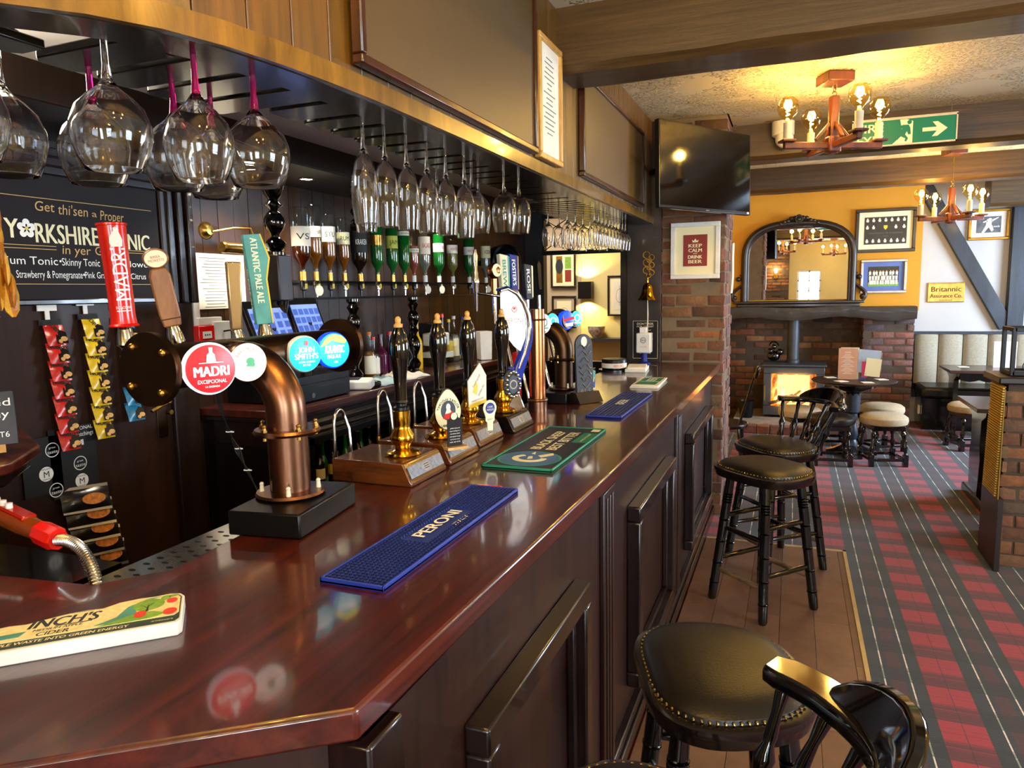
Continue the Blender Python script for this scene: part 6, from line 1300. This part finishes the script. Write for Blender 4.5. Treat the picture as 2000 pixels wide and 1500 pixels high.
# low round stools
def low_stool(pad):
    t = E('low_stool', 'cream topped round stool in front of the pedestal table, right of the black one', 'stool', (.80, 7.22, 0), .25, 'low round stools')
    L_ = lambda nm, b, mt, **k: P(nm, b, mt, t, local=True, **k)
    L_('seat_pad', B().lathe([(.17, .365), (.195, .375), (.203, .40), (.198, .43), (.17, .452), (.1, .462), (.0005, .464)], None, 36), pad)
    L_('seat_frame', B().box((0, 0, .345), (.28, .28, .045)), M['blackwood'], bev=.006)
    for sx, sy in ((1, 1), (1, -1), (-1, 1), (-1, -1)):
        L_('leg', B().box((sx * .145, sy * .145, .055), (.042, .042, .11)).turn((sx * .145, sy * .145, .11), (sx * .122, sy * .122, .34), [(.018, 0), (.012, .06), (.021, .2), (.023, .3), (.011, .42), (.016, .5), (.011, .55), (.022, .72), (.02, .82), (.012, .9), (.019, 1)], 14), M['lacquer'], bev=.003)
    for a in range(4): m_ = RZ(a * PI / 2); L_('stretcher', B().box((.145, 0, .06), (.022, .26, .026), m_), M['lacquer'], bev=.003)
    return t
ls = low_stool(M['creamfab'])
o = dup(ls, (.36, 7.10, 0), .1, 'black leather topped round stool in front of the pedestal table'); setmat(o, 'seat_pad', M['blackpad'] if 'blackpad' in M else M['leather'])
dup(ls, (.09, 7.46, 0), .4, 'cream topped round stool left of the table, behind the captain chair'); dup(ls, (.39, 7.96, 0), .2, 'cream topped round stool between the table and the stove'); dup(ls, (.85, 7.84, 0), .5, 'cream topped round stool behind the table by the brick fireplace pier'); dup(ls, (1.66, 8.12, 0), .3, 'cream topped round stool under the refectory table by the bench')
t = E('pedestal_table', 'round dark wooden pedestal table in front of the stove', 'table', (.56, 7.52, 0))
P('tabletop', B().lathe([(.0005, .695), (.30, .697), (.37, .712), (.375, .722), (.365, .73), (.0005, .731)], T3(.56, 7.52, 0), 48), M['darktop'] if 'darktop' in M else M['darkwood'], t)
P('support', B().lathe([(.22, .695), (.2, .66), (.11, .62), (.075, .60), (.07, .58)], T3(.56, 7.52, 0), 8), M['blackwood'], t); P('column', B().lathe([(.07, .60), (.066, .42), (.045, .40), (.05, .36), (.035, .33), (.055, .25), (.06, .2), (.045, .15), (.06, .12), (.06, .06)], T3(.56, 7.52, 0), 20), M['slate'], t)
for a in range(4): m_ = T3(.56, 7.52, 0) @ RZ(a * PI / 2 + .1); P('foot', B().prism([(.04, .06), (.08, .10), (.16, .06), (.22, .045), (.23, .0), (.19, .0), (.15, .03), (.04, .03)], -.03, .03, m_ @ RX(PI / 2)), M['blackwood'], t, bev=.006)
t = E('menu_card', 'tall folded beige menu standing on the pedestal table', 'menu', (.5, 7.5, .731)); P('front_leaf', B().bb(.42, .585, 7.49, 7.494, .733, 1.03), mat('salmon_menu_print', '#c89a80', .7), t); P('back_leaf', B().bb(.44, .60, 7.52, 7.524, .733, 1.035), M['paper'], t)
b = B(); m_ = frame((.50, 7.488, .9), (1, 0, 0), (0, 0, 1))
for k in range(14): b.box((0, .07 - k * .014, 0), (.05 + .03 * (k % 3), .003, .0005), m_)
P('print', b.text('menu', m_, .016, .05, 0, .095), M['lwhite'], t)
t = E('leaflet_holder', 'blue, pink and cream leaflets standing right of the beige menu', 'leaflets', (.66, 7.5, .731)); P('blue_leaflet', B().box((0, 0, 0), (.19, .004, .22), T3(.685, 7.51, .905) @ RY(.08)), mat('pale_blue_leaflet', '#a8bcd8', .7), t); P('pink_leaflet', B().box((0, 0, 0), (.05, .004, .15), T3(.65, 7.5, .83)), mat('pink_leaflet', '#d83a78', .7), t); P('cream_leaflet', B().box((0, 0, 0), (.13, .004, .17), T3(.72, 7.49, .85) @ RY(.1)), M['lcream'], t); P('holder', B().bb(.6, .66, 7.45, 7.5, .731, .80), M['thin'], t); P('blue_label', B().bb(.605, .655, 7.449, 7.45, .735, .755), M['blue'], t)
for i, (x, y, r_) in enumerate([(.36, 7.62, .3), (.44, 7.33, .6), (.66, 7.28, .2), (.80, 7.55, .4)]): T('beer_mat', B().box((0, 0, 0), (.095, .095, .003), T3(x, y, .7335) @ RZ(r_)), M['paper'], ['white beer mat near the left rim of the pedestal table', 'white beer mat in front of the beige menu', 'white beer mat in front of the leaflets', 'white beer mat near the right rim of the pedestal table'][i], 'beer mat', group='beer mats on the pedestal table')
# ================================================================== FIREPLACE
t = E('mantel_beam', 'rough black oak mantel beam over the brick fireplace', 'mantel', (.25, 9.0, 1.26)); b = B(); n = 36; vs = []; rr = random.Random(12)
for i in range(n + 1):
    x = -.74 + 2.01 * i / n; dz = .022 * math.sin(i * .35) - .012 * (abs(i / n - .5) * 2) + rr.uniform(-.004, .004)
    vs += [(x, 8.95 + rr.uniform(-.006, .006), 1.385 + dz * .4), (x, 8.94 + rr.uniform(-.008, .008), 1.32), (x, 8.955 + rr.uniform(-.006, .006), 1.255 + dz), (x, 9.14, 1.25 + dz), (x, 9.14, 1.385)]
P('beam', B().add(vs, [(i * 5 + k, (i + 1) * 5 + k, (i + 1) * 5 + (k + 1) % 5, i * 5 + (k + 1) % 5) for i in range(n) for k in range(5)] + [tuple(range(4, -1, -1)), tuple(n * 5 + k for k in range(5))]), wood('charred_oak', '#17120f', '#352a22', (3, 20, 20), .55, .05, .6), t)
t = E('hearth', 'raised brick and stone hearth under the stove', 'hearth', (0, 8.8, 0)); b = B(); 
for i in range(10): b.bb(-.62 + i * .14, -.485 + i * .14, 8.32, 8.42, 0, .09)
P('kerb', b, M['brickcool'], t, bev=.008); P('slab', B().bb(-.62, .745, 8.42, 9.5, 0, .10), mat('grey_hearth_stone', '#8a837c', .9, var=.3, vs=12, bump=(20, .4, .01)), t, bev=.01)
t = E('wood_stove', 'grey metal log burning stove with glowing fire behind its glass', 'stove', (.03, 9.0, .1)); sx0, sx1, sy = -.30, .36, 8.85
P('body', B().bb(sx0, sx1, sy + .02, 9.3, .13, .70).bb(sx0 - .02, sx1 + .02, sy, 9.32, .70, .725), M['gunmetal'], t, bev=.006)
b = B().bb(sx0, sx1, sy - .01, sy + .02, .13, .24).bb(sx0, sx1, sy - .01, sy + .02, .62, .69).bb(sx0, sx0 + .09, sy - .01, sy + .02, .24, .62).bb(sx1 - .09, sx1, sy - .01, sy + .02, .24, .62); P('door_frame', b, M['gunmetal'], t, bev=.006)
P('door_handle', B().tube([(sx0 + .02, sy - .02, .50), (sx0 + .02, sy - .05, .48), (sx0 + .02, sy - .05, .3)], .008, 8), M['steel'], t)
m, n, b_ = nt('burning_fire'); v = coords(n, (5, 1, 2.6), (0, .5, 0)); f_ = noise(n, v, 1.6, 5, .6, 1.6)
fc = ramp(n, f_, [(.34, '#3a1206'), (.45, '#c04a0c'), (.54, '#ff9a20'), (.62, '#ffd870'), (.7, '#fff0b0')]); n.links.new(fc, b_.inputs['Emission Color']); b_.inputs['Emission Strength'].default_value = .9; b_.inputs['Base Color'].default_value = (.02, .01, .01, 1)
M['fire_back'] = m
P('firebox', B().bb(sx0 + .09, sx1 - .09, sy + .014, sy + .018, .24, .62), M['fire_back'], t)
b = B(); rr = random.Random(21)
for k in range(5): x = sx0 + .15 + k * .08; b.cyl((x - .07, sy + .0, .27 + .03 * (k % 2)), (x + .10, sy + .005, .33 + .05 * (k % 3)), .02, .016, 10)
P('logs', b, mat('charred_log', '#2a1a12', .9, var=.4, vs=30), t)
def flames(nm, seed, cnt, sc, mt, off):
    b = B(); rr = random.Random(seed)
    for k in range(cnt):
        x = sx0 + .14 + rr.random() * .36; hgt = sc * (.5 + rr.random() * .7) * (1 + .6 * math.exp(-((x - .1) / .12) ** 2)); w_ = .02 + .03 * rr.random(); s_ = rr.uniform(-.04, .06); n = 8; L_, R_ = [], []
        for i in range(n + 1):
            f = i / n; ww = w_ * math.sin(PI * min(1, f * .8 + .2)) * (1 - f * .6); xx = x + s_ * f * f + .012 * math.sin(f * 6 + k); L_.append((xx - ww, .28 + hgt * f)); R_.append((xx + ww, .28 + hgt * f))
        m_ = frame((0, sy + off, 0), (1, 0, 0), (0, 0, 1)); b.prism([p for p in L_ + R_[::-1]], -.002, .002, m_)
    P(nm, b, mt, t)
flames('flame', 5, 7, .16, emis('orange_flame', '#ff8a18', .9), .006); flames('flame', 8, 5, .13, emis('yellow_flame', '#ffe070', 1.4), .002)
P('door_glass', B().bb(sx0 + .085, sx1 - .085, sy - .006, sy - .004, .235, .625), M['thin'], t)
P('flue_pipe', B().lathe([(.075, 0), (.075, .03), (.066, .04), (.066, .60)], T3(.015, 9.15, .725), 30), M['gunmetal'], t)
l = bpy.data.lights.new('fire_light', 'AREA'); l.energy = 4; l.size = .35; l.color = (1, .5, .15); lo = bpy.data.objects.new('fire_light', l); COL.objects.link(lo); lo.parent = t; lo.location = (0, -.2, .33); lo.rotation_euler = (PI / 2, 0, 0)
t = E('stove_fan', 'glossy black kettle like ornament on the left of the stove top', 'ornament', (-.2, 9.1, .725)); P('body', B().ball((-.2, 9.15, .80), .07, (1.1, 1, .9)).ball((-.13, 9.12, .85), .04).ball((-.24, 9.1, .86), .035).ball((-.2, 9.13, .91), .03), M['lacquer'], t); P('handle', B().torus(.05, .008, T3(-.2, 9.15, .92) @ RX(PI / 2), 20, 6, 0, PI), M['lacquer'], t)
for i in range(5): T('log', B().cyl((.47 + .1 * (i % 3) + .05 * (i // 3), 8.85, .16 + .1 * (i // 3)), (.49 + .1 * (i % 3) + .05 * (i // 3), 9.25, .16 + .1 * (i // 3)), .048, .045, 14), mat('split_log_%d' % i, '#a8763e', .9, var=.4, vs=25), 'split firewood log stacked right of the stove, ' + ['bottom left', 'bottom middle', 'bottom right', 'top left', 'top right'][i], 'log', group='logs by the stove')
t = E('coal_bucket', 'small black bucket on the hearth left of the stove', 'bucket', (-.48, 8.75, .1)); P('bucket', B().lathe([(.07, 0), (.09, .2), (.085, .2), (.066, .01), (.0005, .008)], T3(-.48, 8.8, .1), 24), M['black'], t)
# mirror
t = E('overmantel_mirror', 'arched overmantel mirror in a carved dark wood frame', 'mirror', (.03, 9.1, 1.39)); cx_ = .035; hw = .62
def arch(k, zb, ytop, hw_):
    pts = [(cx_ - hw_, zb)]; 
    for i in range(25): a = PI - PI * i / 24; c_, s_ = math.cos(a), math.sin(a); q = 1 / ((abs(c_) ** 2.6 + abs(s_) ** 2.6) ** (1 / 2.6)); pts.append((cx_ + hw_ * c_ * q, 1.95 + (ytop - 1.95) * s_ * q))
    return pts + [(cx_ + hw_, zb)]
mw = frame((0, 9.12, 0), (1, 0, 0), (0, 0, 1))
oo, ii = arch(1, 1.45, 2.385, .625), arch(1, 1.45, 2.31, .545)
P('glass', B().prism(arch(1, 1.47, 2.33, .56), 0, .004, mw), M['mirror'], t)
P('frame', B().tube([(x, 9.085, z) for x, z in arch(1, 1.45, 2.35, .587)], .040, 10).tube([(x, 9.07, z) for x, z in arch(1, 1.45, 2.325, .553)], .014, 8), M['mahframe'] if 'mahframe' in M else M['darkwood'], t)
b = B(); rr = random.Random(6)
for k in range(11): u = k / 10 * 2 - 1; b.ball((cx_ + u * .20, 9.05, 2.375 + .035 * math.cos(u * 2.6) + .008 * (k % 2)), .028 - .010 * abs(u), (1.2, .6, 1), 10)
b.ball((cx_, 9.04, 2.39), .05, (1, .5, .9), 14).torus(.035, .010, T3(cx_, 9.02, 2.39) @ RX(PI / 2), 16, 6); P('carved_crest', b, M['darkwood'], t)
P('base_shelf', B().bb(cx_ - .70, cx_ + .71, 9.0, 9.14, 1.425, 1.455).bb(cx_ - .66, cx_ + .67, 9.02, 9.14, 1.385, 1.425), M['darkwood'], t, bev=.008)
for s_ in (-1, 1): P('side_scroll', B().tube([(cx_ + s_ * (.62 + .05 * math.sin(k * .55) + .006 * (12 - k)), 9.08, 1.46 + k * .026) for k in range(13)], [.026 - .0014 * k for k in range(13)], 8).ball((cx_ + s_ * .655, 9.08, 1.72), .03, (1, .8, 1)).ball((cx_ + s_ * .70, 9.08, 1.50), .035, (1, .8, .8)), M['darkwood'], t)
# pictures
def picture(lb, x0, x1, z0, z1, y, fw, fm, mount, mw_, inner, draw=None, nm='framed_picture'):
    t = E(nm, lb, 'picture', ((x0 + x1) / 2, y, z0)); b = B()
    for a in ((x0, x1, z0, z0 + fw), (x0, x1, z1 - fw, z1), (x0, x0 + fw, z0 + fw, z1 - fw), (x1 - fw, x1, z0 + fw, z1 - fw)): b.bb(a[0], a[1], y - .035, y - .005, a[2], a[3])
    P('frame', b, fm, t, bev=.005); P('mount', B().bb(x0 + fw, x1 - fw, y - .016, y - .008, z0 + fw, z1 - fw), mount, t); k = fw + mw_
    P('photograph', B().bb(x0 + k, x1 - k, y - .018, y - .015, z0 + k, z1 - k), inner, t)
    if draw: draw(t, frame(((x0 + x1) / 2, y - .0185, (z0 + z1) / 2), (1, 0, 0), (0, 0, 1)), x1 - x0 - 2 * k, z1 - z0 - 2 * k)
    return t
M['photodark'] = mat('dark_photo', '#2c2a26', .5, var=.3, vs=20); M['photogrey'] = mat('grey_photo', '#5a5c60', .5, var=.6, vs=12); M['bluemount'] = mat('blue_mount', '#5f74b0', .7); M['goldframe'] = mat('gold_frame', '#a8782c', .3, .8, var=.2); M['silverframe'] = mat('silver_frame', '#a8a098', .35, .5)
def players(t, m, w, h):
    b = B(); c = B()
    for r in range(3):
        for i in range(7 if r != 1 else 5):
            x = -w * .43 + w * .86 * (i / 6 if r != 1 else [0, .17, .5, .78, 1][i]); y = h * (.38, .12, -.38)[r]
            if r == 1 and i == 2: c.prism([(x - .02, y + .02), (x + .02, y + .02), (x + .018, y - .01), (x, y - .028), (x - .018, y - .01)], 0, .001, m); continue
            b.disc(.009, m @ T3(x, y + .014, 0), 10, sy=1.2).prism([(x - .016, y + .006), (x + .016, y + .006), (x + .012, y - .018), (x - .010, y - .018)], 0, .001, m)
    P('figures_print', b, M['paper'], t); P('crest_print', c, M['yellowpaint'], t); P('lettering', B().text('CHAMPIONS OF ENGLAND', m, .016, w * .8, 0, -h * .09).text('1974', m, .01, .05, 0, -h * .2), M['ink'], t)
picture('large black framed collage of footballers on the ochre wall, upper of two', .635, 1.24, 1.985, 2.465, 9.14, .035, M['darkwood'], M['lcream'], .055, M['photodark'], players)
def team(t, m, w, h):
    b = B(); c = B(); rr = random.Random(8)
    for r in range(3):
        for i in range(9 + r):
            x = -w * .43 + w * .86 * i / (8 + r) + rr.uniform(-.004, .004); y = h * (.24 - r * .22); b.prism([(x - .012, y), (x + .012, y), (x + .010, y - .045), (x - .010, y - .045)], 0, .001 + r * .0004, m); c.disc(.007, m @ T3(x, y + .008, .001), 8)
    P('pitch_print', B().prism([(-w / 2, -h / 2), (w / 2, -h / 2), (w / 2, -h * .3), (-w / 2, -h * .3)], 0, .0006, m), M['leafgreen'], t); P('figures_print', b, M['paper'], t); P('heads_print', c, M['nut'], t)
picture('silver framed football team photograph with blue mount, lower of two', .705, 1.17, 1.53, 1.905, 9.14, .028, M['silverframe'], M['bluemount'], .05, M['photodark'], team)
def runner(t, m, w, h): P('figures_print', B().disc(.018, m @ T3(.01, h * .3, 0)).prism([(-.02, .06), (.03, .055), (.025, -.0), (.05, -.06), (.03, -.08), (.0, -.03), (-.05, -.10), (-.07, -.095), (-.03, -.01)], 0, .001, m).prism([(.02, .05), (.09, .08), (.09, .07), (.03, .03)], 0, .001, m).prism([(-.02, .05), (-.06, .03), (-.055, .02), (-.015, .03)], 0, .001, m), M['paper'], t); P('lettering', B().text('Leeds', m @ T3(.07, -.02, .001), .025, .07), M['lwhite'], t)
picture('gold framed black and white photo of a footballer high on the white wall', 1.82, 2.215, 2.1, 2.44, 9.595, .03, M['goldframe'], M['paper'], .05, M['photogrey'], runner)
t = E('brass_plaque', 'old brass plaque with raised two-line lettering on the white wall', 'plaque', (1.64, 9.59, 1.41)); P('plate', B().bb(1.455, 1.825, 9.58, 9.598, 1.41, 1.635), M['plaquebrass'] if 'plaquebrass' in M else M['oldbrass'], t, bev=.003)
m_ = frame((1.64, 9.579, 1.52), (1, 0, 0), (0, 0, 1)); P('lettering', B().text('Britannic', m_, .06, .30, 0, .042, .02).text('Assurance Co.', m_, .045, .32, 0, -.035, .02).text('Limited', m_, .02, .12, 0, -.085), M['bronze'], t)
b = B()
for a in ((0, .105, .36, .004), (0, -.105, .36, .004)): b.box((a[0], a[1], 0), (a[2], a[3], .002), m_)
P('border', b, M['bronze'], t)
for i, (y, z) in enumerate(((8.3, 2.0), (8.3, 1.55))): 
    t = E('framed_picture', ['dark framed picture seen edge on beside the brick pier, upper', 'dark framed picture seen edge on beside the brick pier, lower'][i], 'picture', (-.75, y, z)); P('frame', B().bb(-.758, -.735, y - .2, y + .2, z - .19, z + .19), M['darkwood'], t, bev=.004); P('photograph', B().bb(-.735, -.733, y - .15, y + .15, z - .14, z + .14), M['paper'], t)
t = E('wall_menu', 'white curling paper menu on the wall edge beside the brick pier', 'paper', (-.43, 5.7, 1.6)); P('sheet', B().tube([(-.435, 5.62, 1.58), (-.428, 5.64, 1.7), (-.432, 5.66, 1.85), (-.43, 5.66, 1.95)], .012, 4), M['paper'], t)
# room beyond: sconce, pictures, bowl
t = E('wall_sconce', 'black square up and down wall light with yellow glow in the room beyond', 'wall lamp', (-2.41, 8.8, 1.52)); P('shade', B().bb(-2.5, -2.33, 8.68, 8.80, 1.52, 1.73), M['black'], t)
for s_ in (1, -1):
    l = bpy.data.lights.new('sconce_light', 'SPOT'); l.energy = 14; l.spot_size = 2.3; l.spot_blend = .3; l.color = (1, .8, .3); l.shadow_soft_size = .02; lo = bpy.data.objects.new('sconce_light', l); COL.objects.link(lo); lo.parent = t; lo.location = (0, -.06, .105 + s_ * .11); lo.rotation_euler = (0 if s_ < 0 else PI, 0, 0)
def plates(t, m, w, h): P('panel_print', B().box((-w * .22, 0, 0), (w * .34, h * .9, .001), m), M['oldbrass'], t); P('oval_print', B().disc(.05, m @ T3(-w * .22, h * .1, .001), sy=1.8), M['slate'], t); P('green_print', B().box((w * .26, h * .22, 0), (w * .34, h * .4, .001), m), M['leafgreen'], t); P('red_print', B().box((w * .26, -h * .22, 0), (w * .34, h * .4, .001), m), M['posterred'], t)
picture('framed set of pub prints seen through the serving hatch, upper', -2.88, -2.55, 1.66, 2.12, 8.79, .025, M['blackwood'], M['lcream'], .02, M['lcream'], plates)
picture('dark framed line print seen through the serving hatch, lower', -2.87, -2.55, 1.15, 1.56, 8.79, .025, M['blackwood'], M['beigewall'], .04, M['lcream'], lambda t, m, w, h: P('print', B().ring(.05, .053, m).box((0, -.06, 0), (w * .8, .004, .001), m), M['ink'], t))
picture('dark framed sketch seen through the serving hatch, right of the wall lamp', -2.15, -1.85, 1.3, 1.80, 8.81, .025, M['blackwood'], M['lcream'], .05, M['paper'], lambda t, m, w, h: P('print', B().ring(.04, .043, m, sy=2).box((0, 0, 0), (.004, h * .7, .001), m), M['ink'], t))
t = E('ornamental_bowl', 'small patterned bowl on a ledge seen through the serving hatch', 'bowl', (-2.3, 8.75, 1.03)); P('bowl', B().lathe([(.04, 0), (.10, .08), (.11, .15), (.10, .15), (.09, .08), (.0005, .02)], T3(-2.27, 8.70, 1.03), 24), mat('patterned_china', '#c8b8a8', .3, var=.6, vs=30), t)
S('trim_12', B().bb(-2.5, -.9, 8.6, 8.82, 1.0, 1.03), M['gunmetal'])
# ================================================================== RIGHT HAND SEATING
t = E('bench_seat', 'fitted bench with beige fluted back and black leather seat along the white wall', 'bench', (2.5, 9.3, 0))
b = B(); x = 1.34
while x < 3.85:
    n = 8; vs = []
    for i in range(n + 1): u = i / n; vs += [(x + .003 + .239 * u, 9.52 - .055 * math.sin(PI * u) ** .5, .47), (x + .003 + .239 * u, 9.54 - .05 * math.sin(PI * u) ** .5, 1.045)]
    vs += [(x + .003, 9.6, .47), (x + .003, 9.6, 1.045), (x + .242, 9.6, .47), (x + .242, 9.6, 1.045)]; k = 2 * (n + 1)
    b.add(vs, [(2 * i, 2 * i + 2, 2 * i + 3, 2 * i + 1) for i in range(n)] + [tuple([2 * i + 1 for i in range(n + 1)] + [k + 3, k + 1])]); x += .245
P('fluted_back', b, M['beigefab'], t); P('back_rail', B().bb(1.32, 3.88, 9.5, 9.6, 1.045, 1.075), M['slate'], t); P('back_board', B().bb(1.32, 3.88, 9.55, 9.6, .3, 1.045), M['blackwood'], t)
P('seat_cushion', B().bb(1.36, 3.88, 8.98, 9.5, .36, .49), M['leather'], t, bev=.035); P('base', B().bb(1.38, 3.88, 9.06, 9.5, 0, .36), M['blackwood'], t)
T('wall_socket', B().bb(1.352, 1.378, 9.15, 9.24, .16, .26), M['white'], 'white socket on the end of the bench base', 'socket', bev=.004)
def refectory(lb, x0, x1, y0, y1, z=.75, foot=1):
    t = E('refectory_table', lb, 'table', ((x0 + x1) / 2, (y0 + y1) / 2, 0)); P('tabletop', B().bb(x0, x1, y0, y1, z - .03, z), M['tabletop'], t, bev=.004)
    for x in (x0 + .07, x1 - .12):
        yc = (y0 + y1) / 2; hw_ = (y1 - y0) / 2; pf = [(-hw_ * .85, z - .03), (-hw_ * .8, z - .07), (-hw_ * .45, z - .12), (-hw_ * .4, z - .3), (-hw_ * .5, z - .4), (-hw_ * .4, .07), (hw_ * .4, .07), (hw_ * .5, z - .4), (hw_ * .4, z - .3), (hw_ * .45, z - .12), (hw_ * .8, z - .07), (hw_ * .85, z - .03)]
        P('end_panel', B().prism(pf, 0, .045, frame((x, yc, 0), (0, 1, 0), (0, 0, 1))), M['blackwood'], t, bev=.004); P('foot', B().bb(x - .01, x + .055, yc - hw_ * .95, yc + hw_ * .95, 0, .07), M['blackwood'], t, bev=.012)
    n = 24; ap = [(x0 + .1, z - .03)] + [(x0 + .1 + (x1 - x0 - .25) * i / n, z - .10 - .018 * abs(math.sin(i * PI / 4))) for i in range(n + 1)] + [(x1 - .15, z - .03)]
    P('scalloped_apron', B().prism(ap, -.01, .01, frame((0, y0 + .05, 0), (1, 0, 0), (0, 0, 1))), M['blackwood'], t); P('stretcher', B().bb(x0 + .1, x1 - .1, (y0 + y1) / 2 - .02, (y0 + y1) / 2 + .02, .2, .26), M['blackwood'], t, bev=.004); return t
M['tabletop'] = wood('satin_brown_tabletop', '#2a1a16', '#4a3028', (3, 20, 20), .3, .3, .08)
refectory('dark refectory table with scalloped apron in front of the bench', 1.50, 2.75, 8.33, 8.93); refectory('dark refectory table half hidden behind the brick half wall', 1.22, 2.3, 5.78, 6.45)
T('beer_mat', B().box((0, 0, 0), (.1, .1, .003), T3(1.68, 8.72, .752) @ RZ(.2)), M['paper'], 'white beer mat on the refectory table by the bench', 'beer mat'); T('beer_mat', B().box((0, 0, 0), (.1, .1, .003), T3(1.45, 6.1, .752) @ RZ(.4)), M['paper'], 'white beer mat on the table behind the half wall', 'beer mat')
t = E('menu_card', 'pale menu card standing on the refectory table by the lantern', 'menu', (2.0, 8.7, .75)); P('leaf', B().box((0, 0, 0), (.2, .004, .27), T3(2.05, 8.7, .886) @ RX(-.06)), mat('pale_pink_card', '#d8c8cc', .7), t); P('leaf', B().box((0, 0, 0), (.2, .004, .26), T3(2.06, 8.74, .884) @ RX(.1)), M['paper'], t)
t = E('bench_seat', 'black padded bench end behind the brick half wall', 'bench', (1.5, 5.3, 0)); P('seat_cushion', B().bb(1.2, 3.4, 5.03, 5.42, .37, .48), M['leather'], t, bev=.03); P('base', B().bb(1.22, 3.4, 5.05, 5.4, 0, .37), M['darkwood'], t); P('back', B().bb(1.3, 3.4, 5.0, 5.05, .4, 1.0), M['beigefab'], t)
t = E('mesh_panel', 'tapering yellow ribbed mesh panel fixed to the side of the brick half wall', 'panel', (1.1, 4.75, .42)); b = B(); 
for k in range(44): z = .43 + k * .0142; f = k / 43; b.bb(1.085, 1.10, 4.60 + .03 * (1 - f) , 4.86 + .05 * (1 - f), z, z + .0085)
M['mesh'] = mat('yellow_ribbed_mesh', '#c8a440', .5); P('rib', b, M['mesh'], t); P('backing', B().bb(1.095, 1.10, 4.60, 4.9, .42, 1.055), mat('dull_yellow_backing', '#8a6c20', .6), t); P('base_panel', B().bb(1.1, 1.125, 4.6, 4.98, 0, .42), M['darkwood'], t)
t = E('lantern', 'black metal box lantern standing on the half wall cap', 'lantern', (1.25, 4.84, 1.1)); b = B(); x0, x1, y0, y1, z0, z1 = 1.155, 1.36, 4.74, 4.94, 1.102, 1.37
for x in (x0, x1):
    for y in (y0, y1): b.box((x, y, (z0 + z1) / 2), (.022, .022, z1 - z0))
for z in (z0 + .012, z1 - .01):
    for y in (y0, y1): b.box(((x0 + x1) / 2, y, z), (x1 - x0, .022, .022))
    for x in (x0, x1): b.box((x, (y0 + y1) / 2, z), (.022, y1 - y0, .022))
P('frame', b, M['black'], t, bev=.002); P('base', B().bb(x0, x1, y0, y1, z0, z0 + .012), M['black'], t); P('cable', B().tube([(1.30, 4.80, 1.36), (1.245, 4.80, 1.33), (1.235, 4.80, 1.28), (1.26, 4.8, 1.23), (1.30, 4.8, 1.19)], .003, 6).torus(.03, .003, T3(1.25, 4.80, 1.15) @ RX(PI / 2), 20, 6), M['blackplastic'], t); P('candle', B().cyl((1.29, 4.85, 1.114), (1.29, 4.85, 1.17), .03), M['cream'], t)
t = E('wall_sconce', 'brass two arm candle wall lamp on the wall behind the camera', 'wall lamp', (-1.6, -2.6, 1.9)); P('plate', B().bb(-1.66, -1.54, -2.6, -2.58, 1.85, 1.97), M['oldbrass'], t); P('bulb', B().ball((-1.68, -2.48, 2.0), .03).ball((-1.52, -2.48, 2.0), .03), emis('sconce_bulb', '#ffc860', 25), t)
for x in (-.95, -.45):
    t = E('wall_sconce', 'brass candle wall lamp on the brick column behind the camera, ' + ('left' if x < -.7 else 'right'), 'wall lamp', (x, -2.29, 1.95)); P('plate', B().bb(x - .05, x + .05, -2.30, -2.27, 1.85, 1.97), M['oldbrass'], t); P('bulb', B().ball((x, -2.2, 2.02), .035), M['filament'], t); P('arm', B().tube([(x, -2.28, 1.9), (x, -2.2, 1.9), (x, -2.2, 1.99)], .008, 8), M['oldbrass'], t)
    l = bpy.data.lights.new('sconce_light', 'POINT'); l.energy = 8; l.color = (1, .65, .28); l.shadow_soft_size = .04; lo = bpy.data.objects.new('sconce_light', l); COL.objects.link(lo); lo.parent = t; lo.location = (0, .14, .12)
t = E('added_globe_lamp', 'round white globe lamp added out of view to light the bar ceiling', 'ceiling light', (-1.72, 1.1, 2.18)); P('globe', B().ball((-1.72, 1.1, 2.18), .08), emis('lit_globe', '#fff0d8', 6), t); P('rose', B().cyl((-1.72, 1.1, 2.24), (-1.72, 1.1, 2.29), .07), M['white'], t)  # globe added out of view to brighten the low ceiling inside the bar
l = bpy.data.lights.new('added_globe_light', 'POINT'); l.energy = 30; l.color = (1, .86, .66); l.shadow_soft_size = .09; lo = bpy.data.objects.new('added_globe_light', l); COL.objects.link(lo); lo.parent = t; lo.location = (0, 0, 0)
